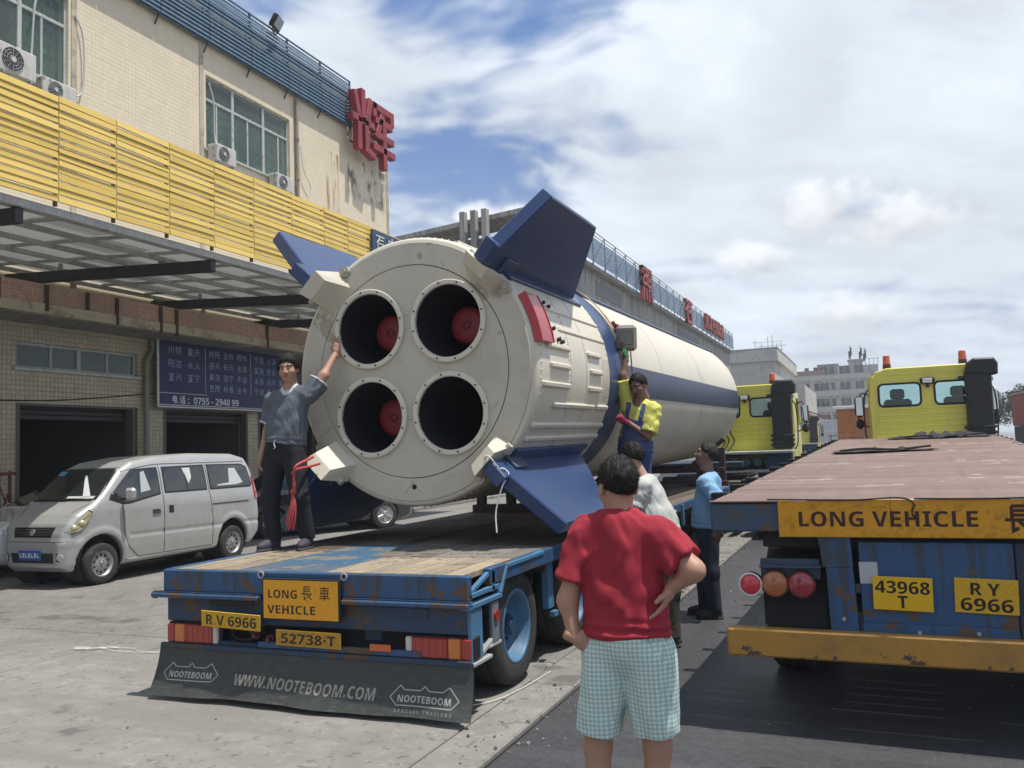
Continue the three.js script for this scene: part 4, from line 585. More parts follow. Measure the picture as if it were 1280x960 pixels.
  for (const [k, z] of [[0, -1.66], [1, -2.98], [2, -4.34]]) part('fender_bracket', [span(W - 0.12, W - 0.06, 0.42, 0.83, z + 0.06, z - 0.06, 0.006), span(W - 0.06, W - 0.02, 0.36, 0.40, z + 0.05, z - 0.05)], k ? MT.blue : MT.blueBright, T);
  part('tool_box', span(0.7, W - 0.08, 0.35, 0.7, -5.3, -6.3, 0.015), MT.blue, T); parts('landing_leg', [-1, 1].map((s) => [span(s * 0.8 - 0.06, s * 0.8 + 0.06, 0.15, 0.8, -11.4, -11.52, 0.01), span(s * 0.8 - 0.13, s * 0.8 + 0.13, 0.1, 0.14, -11.3, -11.62, 0.01)]), MT.blueDark, T);
  part('side_chain', tube([[W + 0.01, 0.86, -4.6], [W + 0.03, 0.62, -4.9], [W + 0.01, 0.84, -5.3], [W + 0.03, 0.66, -5.7], [W + 0.01, 0.85, -6.2]], 0.014, 5, 40), MT.galv, T);
  parts('stake', [0, 1, 2, 3, 4, 5, 6].map((k) => span(W - 0.01, W + 0.03, 0.62, 0.9, -6.6 - k, -6.66 - k, 0.004)), MT.blueBright, T);
  for (let k = 0; k < 4; k++) for (const s of [1, -1]) { const z = -0.945 - k * 1.36; bigWheel(T, [s * (W - 0.2), 0.42, z], 0.42, 0.27, 0.15, MT.blueBright, s > 0 ? 0 : Math.PI); part('axle', rod([0, 0.42, z], [s * (W - 0.3), 0.42, z], 0.07, 10), MT.blackMatt, T); }
  part('gooseneck', hull([[-0.7, 0.7, Lz + 0.4], [0.7, 0.7, Lz + 0.4], [-0.7, 0.92, Lz + 0.2], [0.7, 0.92, Lz + 0.2], [-0.6, 1.28, Lz - 0.7], [0.6, 1.28, Lz - 0.7], [-0.6, 1.0, Lz - 0.7], [0.6, 1.0, Lz - 0.7]]), MT.blueDark, T);
  part('gooseneck_deck', span(-1.1, 1.1, 1.16, 1.3, Lz - 0.3, Lz - 2.6, 0.02), MT.blueDark, T);
  part('coil', [0, 1].map((k) => put(new THREE.TorusGeometry(0.16, 0.03, 6, 18), [0.8, 1.34 + k * 0.05, Lz - 1 - k * 0.15], [Math.PI / 2, 0, 0])), mat([0.3, 0.12, 0.07], 0.7), T);
}

// ---------------------------------------------------------------- the rocket stage (local y runs forward along its axis)
const RK = thing('rocket_stage', 'cream rocket stage with four open engine bays and four dark blue fins', 'rocket', [-3.72, 2.436, -6.65]);
{
  RK.rotation.set(0.014, -0.006, 0);
  const cream = worn([0.66, 0.615, 0.505], [0.48, 0.44, 0.35], [0.40, 0.365, 0.285], { size: 4.2, grime: 0.35, wear: -0.1, streak: 0.15, S: 1024 }, 0.42), creamIn = worn([0.54, 0.50, 0.41], [0.36, 0.33, 0.26], [0.35, 0.32, 0.25], { size: 2.6, grime: 0.6, wear: 0.05, S: 1024 }, 0.5);
  const fb = worn([0.020, 0.050, 0.145], [0.09, 0.11, 0.16], [0.035, 0.055, 0.12], { size: 2.2, grime: 0.4, wear: 0.0 }, 0.36), fbl = fb;
  const ax = (g) => g.rotateX(-Math.PI / 2); // lathe axis y -> -z
  const R = 1.2, band = (s0, s1, r, a0 = 0, a1 = 2 * Math.PI, n = 96) => { // thin shell r proud of the barrel; angles from +x towards +y
    const ns = n, out = []; const P = (a, s, q) => [q * Math.cos(a), q * Math.sin(a), -s];
    const quad = (A, B, C, D) => out.push(...A, ...B, ...C, ...A, ...C, ...D);
    for (let i = 0; i < ns; i++) { const a = lerp(a0, a1, i / ns), b = lerp(a0, a1, (i + 1) / ns); quad(P(a, s0, r), P(b, s0, r), P(b, s1, r), P(a, s1, r)); const q = R - 0.01; quad(P(a, s0, q), P(b, s0, q), P(b, s0, r), P(a, s0, r)); quad(P(a, s1, r), P(b, s1, r), P(b, s1, q), P(a, s1, q)); }
    if (a1 - a0 < 6) for (const a of [a0, a1]) { const q = R - 0.01; a === a0 ? quad(P(a, s0, q), P(a, s0, r), P(a, s1, r), P(a, s1, q)) : quad(P(a, s0, r), P(a, s0, q), P(a, s1, q), P(a, s1, r)); }
    return crease(fromTris(out), 0.5);
  };
  const D = Math.PI / 180;
  // barrel and forward shell
  part('barrel', ax(lathe([[1.142, 0.012], [1.165, 0.014], [1.185, 0.028], [1.195, 0.06], [1.2, 0.12], [1.2, 0.9], [1.2, 2.1]], 128)), cream, RK);
  part('forward_shell', ax(lathe([[1.2, 2.62], [1.2, 6], [1.2, 11.1], [1.19, 11.25], [1.15, 11.38], [1.06, 11.46], [0.0, 11.48]], 128)), cream, RK);
  part('blue_band', band(2.1, 2.62, R + 0.004), fbl, RK);
  part('blue_stripe', band(2.62, 11.2, R + 0.005, -10 * D, 6.8 * D, 12), soft([0.026, 0.042, 0.10], 0.4), RK); part('blue_stripe', band(2.62, 11.2, R + 0.03, 53 * D, 57.5 * D, 6), soft([0.06, 0.085, 0.17], 0.5), RK);
  for (const a of [135, 225]) part('blue_stripe', band(2.62, 11.2, R + 0.005, (a - 8) * D, (a + 8) * D, 12), fbl, RK);
  part('seam', [0.86, 1.32, 4.6, 7.4].map((s) => band(s, s + 0.008, R + 0.002)), soft([0.40, 0.37, 0.30], 0.6), RK);
  // raised stiffeners
  const rib = (a, s0, s1, h = 0.035) => part('stiffener', box(0.05, h * 2, s1 - s0, [0, 0, 0], [0, 0, 0], 0.012).rotateZ(0).translate(0, R, -(s0 + s1) / 2).rotateZ(a * D - Math.PI / 2), cream, RK);
  for (const [a, s0, s1] of [[25.6, 0.55, 2.08], [16.6, 0.67, 2.08], [7.6, 0.25, 0.83], [7.6, 1.37, 1.77], [-0.5, 0.3, 0.8], [-0.5, 1.42, 1.79], [-8.6, 0.12, 0.81], [-8.6, 1.38, 1.78], [-17, 0.45, 1.62], [-17, 1.7, 2.07], [-26, 0.1, 2.08], [-32, 0.1, 2.08], [62, 0.3, 2.08], [72, 0.3, 2.08], [82, 0.4, 1.8], [92, 0.4, 1.8]]) rib(a, s0, s1, a > 20 && a < 60 ? 0.014 : a > 12 && a < 20 ? 0.012 : 0.03);
  for (const [a, s] of [[27.8, 0.53], [26.4, 0.62], [15.4, 0.5], [11, 0.58], [10.2, 0.66]]) part('cleat', box(0.025, 0.05, 0.04, [0, R + 0.01, -s], [0, 0.5, 0]).rotateZ(a * D - Math.PI / 2), MT.blackMatt, RK);
  part('access_panel', band(1.87, 2.08, R + 0.004, -12 * D, 7 * D, 8), soft([0.66, 0.56, 0.47], 0.5), RK);
  { const rv = new THREE.InstancedMesh(new THREE.SphereGeometry(0.009, 6, 4), cream, 3 * 110), m = new THREE.Matrix4(); [0.10, 0.82, 2.05].forEach((s, j) => { for (let i = 0; i < 110; i++) { const a = i / 110 * 6.2832; rv.setMatrixAt(j * 110 + i, m.makeTranslation(1.2 * Math.cos(a), 1.2 * Math.sin(a), -s)); } }); rv.name = 'rivet_rows'; rv.userData.kind = 'stuff'; RK.add(rv); }
  // red cover on the flank
  { const c = new THREE.Group(); c.name = 'red_cover'; RK.add(c); part('cover', band(0.03, 0.31, R + 0.055, 8 * D, 28.5 * D, 14), mat([0.36, 0.022, 0.03], 0.35, 0, { clearcoat: 0.4 }), c); parts('edge', [band(0.022, 0.032, R + 0.062, 8 * D, 28.5 * D, 14), band(0.31, 0.32, R + 0.062, 8 * D, 28.5 * D, 14)], mat([0.42, 0.04, 0.05], 0.4), c); }
  // aft plate in two pieces with a gap, four bays
  const hs = [[-0.405, 0.405], [0.392, 0.41], [-0.405, -0.392], [0.385, -0.392]];
  const holes = hs.map(([x, y]) => circle(0.318, 48, x, y));
  part('aft_plate', put(prism(circle(0.938, 112), 0.03, 0, holes.map((h) => h)), [0, 0, 0.0]), creamIn, RK).position.z = -0.012;
    part('aft_ring', put(prism(circle(1.145, 128), 0.03, 0.004, [circle(0.945, 112)]), [0, 0, -0.012]), creamIn, RK);
  part('groove_floor', put(prism(circle(1.0, 64), 0.01, 0, holes), [0, 0, -0.036]), MT.blackMatt, RK);
  hs.forEach(([x, y], i) => {
    const b = new THREE.Group(); b.name = 'engine_bay'; b.position.set(x, y, 0); RK.add(b);
    part('flange', put(crease(lathe([[0.317, -0.01], [0.317, 0.024], [0.325, 0.03], [0.354, 0.03], [0.362, 0.024], [0.362, -0.01]], 64), 0.4).rotateX(Math.PI / 2), [0, 0, 0.004]), cream, b);
    part('bolt', Array.from({ length: 12 }, (_, k) => cyl(0.008, 0.008, 0.006, 8, [0.34 * Math.cos(k * 0.5236 + 0.2), 0.34 * Math.sin(k * 0.5236 + 0.2), 0.0365], [Math.PI / 2, 0, 0])), MT.blackMatt, b);
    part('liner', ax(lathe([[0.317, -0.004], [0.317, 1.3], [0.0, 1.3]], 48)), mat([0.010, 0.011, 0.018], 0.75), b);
    if (i !== 3) { part('red_nozzle', ax(lathe([[0.0, 0.36], [0.10, 0.36], [0.15, 0.37], [0.172, 0.39], [0.175, 0.42], [0.16, 0.6], [0.13, 0.9], [0.13, 1.3]], 40)), mat([0.27, 0.014, 0.022], 0.5), b); part('nozzle_boss', ax(lathe([[0, 0.345], [0.035, 0.347], [0.04, 0.36]], 20)), mat([0.22, 0.012, 0.02], 0.5), b); }
  });
  part('lifting_mark', [bar([-0.01, -0.965, 0.006], [-0.10, -1.07, 0.006], 0.012, 0.012), bar([0.0, -0.965, 0.006], [0.09, -1.07, 0.006], 0.012, 0.012)], cream, RK); part('lifting_hole', cyl(0.022, 0.022, 0.006, 12, [0.0, -1.02, 0.005], [Math.PI / 2, 0, 0]), MT.blackMatt, RK);
  part('aft_rib', [bar([-0.74, -0.4, 0.006], [-1.0, -0.56, 0.006], 0.01, 0.012), bar([0.76, -0.4, 0.006], [0.84, -0.31, 0.006], 0.01, 0.012), bar([-0.06, -0.42, 0.006], [0.04, -0.42, 0.006], 0.01, 0.012)], creamIn, RK);
  // fins with their root fairings
  for (const [i, a] of [45, 135, 225, 315].entries()) {
    const f = new THREE.Group(); f.name = 'fin'; f.rotation.z = a * D; RK.add(f); // local x is outward, local -z forward
    const prof = [[-0.31, 1.185], [-0.345, 1.385], [-0.235, 1.39], [-0.06, 1.95], [1.16, 1.95], [1.95, 1.185]];
    // profile in (s, r): s runs along -z, r along x
    const g = prism(prof.map(([s, r]) => [r, s]), 0.125, 0.012).rotateX(-Math.PI / 2);
    part('blade', g, fb, f);
    const k = i === 0 || i === 2 ? -1 : 1;
    part('fairing', hull([[0.985, -0.15, 0.0], [0.985, 0.15, 0.0], [1.17, -0.19, 0], [1.17, 0.19, 0], [1.08, -0.11, 0.27], [1.08, 0.11, 0.27], [1.18, -0.13, 0.335], [1.18, 0.13, 0.335]]), cream, f);
    part('root_plate', [box(0.03, 0.36, 1.9, [1.2, 0, -0.98], [0, 0, 0], 0.006)], fb, f);
    parts('hinge', [box(0.16, 0.03, 0.26, [1.24, -0.076, -0.1], [0, 0, 0], 0.006), box(0.16, 0.03, 0.26, [1.24, 0.076, -0.1], [0, 0, 0], 0.006)], soft([0.07, 0.09, 0.16], 0.5), f);
    part('pin', [cyl(0.05, 0.05, 0.03, 16, [1.13, -0.22, 0.02], [Math.PI / 2, 0, 0]), cyl(0.025, 0.025, 0.05, 12, [1.13, -0.22, 0.03], [Math.PI / 2, 0, 0]), cyl(0.03, 0.03, 0.08, 10, [1.17, 0.16, 0.1], [0, 0, 0])], soft([0.5, 0.47, 0.4], 0.4), f);
  }
  // red ribbon and white cord
  const tassel = thing('red_ribbon', 'red warning ribbon hanging in a bunch from the lower left fin bracket', 'ribbon', [0, 0, 0]);
  { const P0 = [-4.53, 1.63, -6.08]; const m = mat([0.42, 0.06, 0.06], 0.8);
    part('knot', [tube([[P0[0] - 0.02, P0[1] + 0.08, P0[2] - 0.26], [P0[0] + 0.02, P0[1] + 0.05, P0[2] - 0.1], [P0[0], P0[1], P0[2] + 0.02], [P0[0] - 0.03, P0[1] - 0.08, P0[2]], [P0[0] - 0.03, P0[1] - 0.2, P0[2]]], 0.014, 6, 20), tube([[P0[0] + 0.05, P0[1] + 0.02, P0[2] - 0.26], [P0[0] + 0.06, P0[1] + 0.0, P0[2] - 0.1], [P0[0] + 0.02, P0[1] - 0.02, P0[2] + 0.02], [P0[0] - 0.05, P0[1] - 0.05, P0[2]]], 0.012, 6, 16), put(new THREE.SphereGeometry(0.028, 10, 8), [P0[0] - 0.04, P0[1] - 0.21, P0[2]])], m, tassel);
    for (let k = 0; k < 9; k++) { const a = k * 0.7, x = 0.026 * Math.cos(a), z = 0.026 * Math.sin(a); part('strand', tube([[P0[0] - 0.04, P0[1] - 0.22, P0[2]], [P0[0] - 0.045 + x * 0.8, P0[1] - 0.33, P0[2] + z * 0.8], [P0[0] - 0.07 + x * 1.3, P0[1] - 0.45, P0[2] + z * 1.3], [P0[0] - 0.075 + x * 0.7, P0[1] - 0.5 - 0.015 * (k % 3), P0[2] + z * 0.9]], 0.010, 5, 14), m, tassel); } }
  const cord = thing('hanging_rope', 'thin white rope tied to the lower right fin bracket and hanging over the fin', 'rope', [0, 0, 0]);
  part('strand', [tube([[-2.90, 1.66, -6.36], [-2.83, 1.66, -6.30], [-2.77, 1.56, -6.36], [-2.72, 1.53, -6.42], [-2.74, 1.42, -6.33], [-2.79, 1.22, -6.3], [-2.78, 1.06, -6.28]], 0.006, 6, 50), put(new THREE.TorusGeometry(0.035, 0.007, 6, 14), [-2.76, 1.53, -6.38], [0.4, 0.5, 0])], mat([0.7, 0.7, 0.7], 0.8), cord);
}
// cradles on the deck under the rocket
for (const [z, l] of [[-10.35, 'dark steel cradle on the trailer deck under the middle of the rocket, nearer the fins'], [-16.2, 'dark steel cradle on the trailer deck under the far end of the rocket']]) {
  const c = thing('steel_cradle', l, 'cradle', [-3.68, 0.915, z], 0, 'cradles under the rocket'); const m = soft([0.055, 0.035, 0.035], 0.7);
  part('base_beam', [span(-1.2, 1.2, 0.0, 0.1, -0.09, 0.09, 0.008)], m, c); part('top_beam', span(-1.15, 1.15, 0.255, 0.345, -0.09, 0.09, 0.008), m, c); for (const x of [-1.1, -0.68, 0.68, 1.1]) part('post', span(x - 0.055, x + 0.055, 0.1, 0.7 - (Math.abs(x) < 1 ? 0.2 : 0), -0.05, 0.05, 0.006), m, c);
  for (const s of [-1, 1]) part('saddle', bar([s * 1.16, 0.86, 0], [s * 0.5, 0.36, 0], 0.16, 0.07), m, c); part('rubber_pad', bar([-0.4, 0.365, 0], [0.4, 0.365, 0], 0.16, 0.04), MT.blackMatt, c);
}
// lashing strap over the flank, ratchet and corner pad
{
  const S = thing('lashing_strap', 'tan webbing lashing strap with red ratchets running over the rocket flank to the trailer edge', 'strap', [0, 0, 0]);
  const c = [-3.70, 2.47], R = 1.215, z = -9.33, pts = []; const web = soft([0.40, 0.31, 0.16], 0.85), pk = mat([0.55, 0.06, 0.12], 0.6), dk = soft([0.05, 0.05, 0.055], 0.6);
  for (let a = 130; a >= 2; a -= 4) pts.push([c[0] + R * Math.cos(a * Math.PI / 180), c[1] + R * Math.sin(a * Math.PI / 180) + 0.03, z]);
  pts.push([-2.44, 2.2, z], [-2.42, 1.6, z + 0.02], [-2.40, 0.9, z + 0.04]);
  const tr = [], w = 0.05; for (let i = 0; i + 1 < pts.length; i++) { const A = pts[i], B = pts[i + 1]; const n = [B[1] - A[1], -(B[0] - A[0])], L = Math.hypot(...n), o = [-n[0] / L * 0.006, -n[1] / L * 0.006]; const q = (P, dz, k) => [P[0] - o[0] * k, P[1] - o[1] * k, P[2] + dz]; for (const k of [0, 1]) tr.push(...q(A, -w, k), ...q(A, w, k), ...q(B, w, k), ...q(A, -w, k), ...q(B, w, k), ...q(B, -w, k)); for (const s of [-w, w]) tr.push(...q(A, s, 0), ...q(A, s, 1), ...q(B, s, 1), ...q(A, s, 0), ...q(B, s, 1), ...q(B, s, 0)); }
  part('webbing', fromTris(tr), web, S);
  part('webbing', [bar([-2.47, 2.85, z + 0.16], [-2.40, 0.9, z + 0.14], 0.006, 0.05), bar([-2.46, 2.8, z - 0.14], [-2.40, 0.92, z - 0.13], 0.006, 0.045)], soft([0.09, 0.03, 0.025], 0.8), S);
  const A = (a, r, dz = 0) => [c[0] + (1.2 + r) * Math.cos(a * Math.PI / 180), c[1] + 0.03 + (1.2 + r) * Math.sin(a * Math.PI / 180), z + dz];
  part('ratchet', [bar(A(30, 0.03, -0.05), A(19, 0.04, -0.05), 0.02, 0.05), bar(A(27, 0.05, 0), A(19, 0.06, 0), 0.05, 0.035), bar(A(23, 0.07, 0.05), A(16, 0.07, 0.05), 0.02, 0.04), rod(A(27, 0.06, -0.09), A(26, 0.07, 0.09), 0.015, 8)], mat([0.22, 0.018, 0.035], 0.6), S);
  part('ratchet_handle', [bar(A(23, 0.06, 0.02), A(17, 0.10, 0.05), 0.03, 0.02), rod(A(24, 0.07, -0.08), A(24, 0.07, 0.08), 0.014, 8)], mat([0.36, 0.06, 0.09], 0.5), S);
  const P = thing('corner_pad', 'grey padded square lying against the rocket flank beside the red ratchet', 'pad', A(17.5, 0.12, 0.09)); P.rotation.set(-0.1, Math.PI / 2 + 0.25, 0.2); part('pad', box(0.085, 0.29, 0.23, [0, 0, 0], [0, 0, 0], 0.035), soft([0.27, 0.25, 0.21], 0.85), P); part('stitched_edge', [put(new THREE.TorusGeometry(0.1, 0.005, 4, 4), [-0.043, 0, 0], [Math.PI / 4, Math.PI / 2, 0], [1, 1, 1])], soft([0.18, 0.16, 0.13], 0.9), P);
}
// ---------------------------------------------------------------- flatbed trailer on the right
const FT = thing('flatbed_trailer', 'blue flatbed trailer with brown deck and long yellow sign board at the right', 'trailer', [0.28, -0.04, -5.5], -0.036);
{
  const T = FT, W = 1.255, L = 11.2, yr = 1.375, yf = 1.72, dy = (yf - yr) / L, Y = (z) => yr - dy * z;
  const brn = [[0.185, 0.108, 0.078], [0.165, 0.096, 0.07], [0.205, 0.122, 0.09], [0.195, 0.11, 0.075]].map((c) => worn(c, [0.33, 0.26, 0.22], tint(c, 0.62), { size: 2.1, S: 256, grime: 0.6, wear: 0.05, streak: 0.5 }, 0.5));
  const n = 58, st = L / n;
  for (let i = 0; i < n; i++) { const z = -0.02 - st * i; part('deck_plank', put(box(2 * W - 0.02, 0.04, st - 0.005, [0, 0, 0], [0, 0, 0], 0.008), [0, Y(z - st / 2) - 0.02 + rr(-0.002, 0.002), z - st / 2], [dy + rr(-0.012, 0.012), 0, rr(-0.002, 0.002)]), brn[(i * 3 + (i >> 2)) % 4], T); }
  for (const s of [-1, 1]) part('side_rail', bar([s * (W + 0.005), Y(0) - 0.09, -0.1], [s * (W + 0.005), Y(-L) - 0.09, -L], 0.03, 0.16, 0.006), MT.blueDark, T);
  for (let k = 0; k < 16; k++) for (const s of [-1, 1]) part('stake_pocket', span(s * W - 0.11, s * W + 0.035, Y(-0.6 - k * 0.7) - 0.14, Y(-0.6 - k * 0.7) + 0.004, -0.56 - k * 0.7, -0.64 - k * 0.7, 0.005), MT.blackMatt, T);
  for (const s of [-1, 1]) part('main_beam', hull([[s * 0.4, 0.85, -0.3], [s * 0.54, 0.85, -0.3], [s * 0.4, yr - 0.05, -0.3], [s * 0.54, yr - 0.05, -0.3], [s * 0.4, 1.15, -L], [s * 0.54, 1.15, -L], [s * 0.4, yf - 0.06, -L], [s * 0.54, yf - 0.06, -L]]), MT.blueDark, T);
  for (let k = 0; k < 10; k++) part('cross_beam', span(-W + 0.02, W - 0.02, Y(-0.4 - k * 1.1) - 0.17, Y(-0.4 - k * 1.1) - 0.06, -0.4 - k * 1.1, -0.48 - k * 1.1, 0.005), MT.blueDark, T);
  part('front_frame', span(-1.2, 1.2, 1.3, 1.68, -L - 0.02, -L + 0.06), MT.blueDark, T);
  // rear beam, sign board
  part('rear_beam', span(-W, W, 1.185, 1.365, -0.16, 0, 0.01), worn([0.03, 0.07, 0.135], [0.10, 0.06, 0.035], [0.055, 0.055, 0.055], { wear: 0.08, grime: 0.7, size: 1.1 }, 0.55), T);
  part('deck_lip', bar([-W, 1.372, -0.005], [W, 1.372, -0.005], 0.05, 0.012, 0.004), brn[1], T);
  parts('edge_chip', [[-0.72, 0.1], [-0.05, 0.12], [0.31, 0.03], [0.45, 0.1], [0.95, 0.12]].map(([x, w]) => box(w, 0.008, 0.012, [x, 1.3755, 0.016], [0.3, 0, rr(-0.05, 0.05)], 0.002)), mat([0.62, 0.56, 0.5], 0.6), T);
  const s = new THREE.Group(); s.name = 'long_vehicle_board'; s.position.set(0, 1.268, 0.012); s.userData.label = 'long yellow board lettered LONG VEHICLE with two Chinese characters'; T.add(s);
  part('board', box(1.68, 0.222, 0.014, [0, 0, 0], [0, 0, 0], 0.003), soft([0.55, 0.33, 0.03], 0.5), s);
  part('printed_face', sheet(1.672, 0.214, [0, 0, 0.0085]), decal(plateTex(1.672, 0.214, [['LONG VEHICLE', 0.062, 0.72, 0.57, 0.585]], { bg: '#d2920f', fg: '#321208', worn: 0.9, draw: (x, S, H) => { drawGlyph(x, 'long2', S * 0.715, H * 0.14, H * 0.72, 11); drawGlyph(x, 'che', S * 0.855, H * 0.14, H * 0.72, 11); x.lineWidth = 3; x.beginPath(); x.moveTo(S * 0.38, 0); x.bezierCurveTo(S * 0.36, H * 0.2, S * 0.40, H * 0.5, S * 0.375, H * 0.75); x.globalAlpha = 0.5; x.stroke(); x.globalAlpha = 1; } }), 0.45), s);
  part('wire', tube([[-0.9, 1.385, 0.025], [-0.4, 1.378, 0.03], [-0.12, 1.382, 0.028], [-0.08, 1.35, 0.03], [-0.1, 1.30, 0.028], [-0.07, 1.27, 0.026]], 0.005, 5, 30), MT.blackMatt, T);
  part('wire', tube([[-0.08, 1.382, 0.028], [0.3, 1.379, 0.03], [0.6, 1.384, 0.028], [1.0, 1.376, 0.03]], 0.005, 5, 24), MT.blackMatt, T);
  // back panel, posts, lamps, plates
  part('back_panel', span(-0.4, 0.40, 0.60, 1.13, -0.06, -0.02, 0.006), MT.blue, T); part('back_panel', span(0.405, 0.9, 0.60, 1.13, -0.08, -0.04, 0.006), MT.blueDark, T);
  part('panel_lip', [span(-0.40, 0.40, 0.60, 0.66, -0.02, 0.0, 0.005)], MT.blue, T); part('panel_header', span(-0.95, 0.95, 1.09, 1.18, -0.1, -0.05, 0.006), MT.blackMatt, T);
  part('rear_post', [hull([[-0.62, 1.155, 0.0], [-0.44, 1.155, 0.0], [-0.62, 1.155, -0.1], [-0.44, 1.155, -0.1], [-0.60, 0.98, 0.0], [-0.435, 0.98, 0.0], [-0.60, 0.98, -0.1], [-0.435, 0.98, -0.1]]), hull([[-0.585, 0.978, -0.004], [-0.437, 0.978, -0.004], [-0.585, 0.978, -0.1], [-0.437, 0.978, -0.1], [-0.575, 0.60, -0.004], [-0.42, 0.60, -0.004], [-0.575, 0.60, -0.1], [-0.42, 0.60, -0.1]])], MT.blue, T);
  part('rear_post', span(0.93, 1.08, 0.6, 1.15, -0.1, 0, 0.006), MT.blue, T);
  part('lamp_bracket', [span(-0.97, -0.62, 0.90, 1.02, -0.06, -0.03, 0.004), span(-0.97, -0.61, 0.97, 0.985, -0.03, 0.02, 0.003)], soft([0.05, 0.075, 0.12], 0.6), T); part('rear_recess', [span(-0.97, -0.6, 0.61, 0.96, -0.12, -0.09)], MT.blackMatt, T);
  const lamp = (x, r, c, y = 0.872) => { const g = new THREE.Group(); g.name = 'round_lamp'; g.position.set(x, y, 0); T.add(g); part('housing', cyl(r * 1.08, r * 1.08, 0.07, 28, [0, 0, -0.03], [Math.PI / 2, 0, 0]), MT.black, g); part('lens', put(lathe([[0.001, 0.03], [r * 0.4, 0.028], [r * 0.8, 0.02], [r * 0.95, 0.008], [r, 0]], 32), [0, 0, 0.006], [Math.PI / 2, 0, 0]), mat(c, 0.25, 0, { clearcoat: 0.8 }), g); part('lens_ring', [0.35, 0.65, 0.9].map((k) => put(new THREE.TorusGeometry(r * k, 0.0025, 5, 28), [0, 0, 0.035 - 0.022 * k * k])), mat(tint(c, 0.8), 0.3), g); };
  lamp(-1.03, 0.062, [0.55, 0.025, 0.04], 0.866); lamp(-0.885, 0.078, [0.36, 0.11, 0.03]); lamp(-0.73, 0.078, [0.28, 0.02, 0.03]); lamp(1.2, 0.07, [0.36, 0.11, 0.03]);
  part('lamp_rim', put(new THREE.TorusGeometry(0.066, 0.006, 6, 30), [-1.03, 0.866, 0.01]), MT.white, T);
  part('lamp_arm', [bar([-1.03, 0.866, -0.05], [-0.9, 0.9, -0.05], 0.03, 0.03)], MT.blackMatt, T);
  const plate = (w, h, at, rot, lines, o) => { const g = new THREE.Group(); g.name = 'registration_plate'; g.position.set(...at); g.rotation.set(...rot); T.add(g); part('plate', box(w, h, 0.006, [0, 0, 0], [0, 0, 0], 0.002), MT.yellowPlate, g); part('printed_face', sheet(w - 0.004, h - 0.004, [0, 0, 0.0042]), decal(plateTex(w, h, lines, o), 0.4), g); };
  plate(0.315, 0.192, [-0.175, 0.837, 0.008], [0.04, 0, -0.02], [['43968', 0.03, 0.49, 0.52, 0.94], ['T', 0.40, 0.93, 0.52, 0.19]], { bg: '#dcae12', worn: 0.3 });
  plate(0.315, 0.192, [0.25, 0.835, -0.01], [0.02, 0, -0.025], [['R Y', 0.22, 0.47, 0.50, 0.5], ['6966', 0.07, 0.94, 0.52, 0.86]], { bg: '#d0a21c', worn: 1.8 });
  part('notice_sticker', box(0.1, 0.125, 0.004, [-0.35, 0.95, -0.014], [0, 0, 0.02]), mat([0.42, 0.44, 0.45], 0.6), T);
  part('oval_emblem', [put(new THREE.TorusGeometry(0.042, 0.007, 6, 24), [0.262, 0.985, -0.034], [0, 0, 0], [1.25, 0.62, 1]), cyl(0.012, 0.012, 0.008, 10, [0.262, 0.985, -0.034], [Math.PI / 2, 0, 0])], mat([0.55, 0.57, 0.57], 0.4), T);
  parts('bolt', [[-0.1, 0.62], [0.2, 0.63], [-0.5, 0.68]].map(([x, y]) => cyl(0.012, 0.012, 0.02, 6, [x, y, 0.004], [Math.PI / 2, 0, 0])), MT.galv, T);
  // yellow bumper
  part('bumper', box(2.44, 0.168, 0.09, [0.04, 0.525, 0.02], [0, 0, 0], 0.012), worn([0.42, 0.22, 0.028], [0.07, 0.05, 0.04], [0.20, 0.11, 0.04], { wear: 0.055, grime: 0.7, size: 0.9 }, 0.55), T);
  parts('bumper_hanger', [-0.5, 0.5].map((x) => span(x - 0.05, x + 0.05, 0.5, 0.9, -0.3, -0.03, 0.008)), MT.blueDark, T);
  parts('mud_guard', [-1, 1].map((q) => span(q * 0.62 - 0.32, q * 0.62 + 0.32, 0.95, 1.0, -0.7, -3.9, 0.01)), MT.blackMatt, T);
  parts('spare_flap', [span(-1.0, -0.55, 0.35, 0.95, -0.72, -0.70), span(0.55, 1.0, 0.35, 0.95, -0.72, -0.70)], MT.rubber, T);
  for (const z of [-1.6, -2.95]) { part('axle', rod([-0.7, 0.5, z], [0.7, 0.5, z], 0.07, 10), MT.blackMatt, T); for (const q of [-1, 1]) bigWheel(T, [q * 0.98, 0.5, z], 0.5, 0.3, 0.13, MT.galv, q > 0 ? 0 : Math.PI); }
  parts('landing_leg', [-1, 1].map((q) => span(q * 0.75 - 0.06, q * 0.75 + 0.06, 0.1, 1.3, -7.5, -7.62, 0.01)), MT.blueDark, T);
}
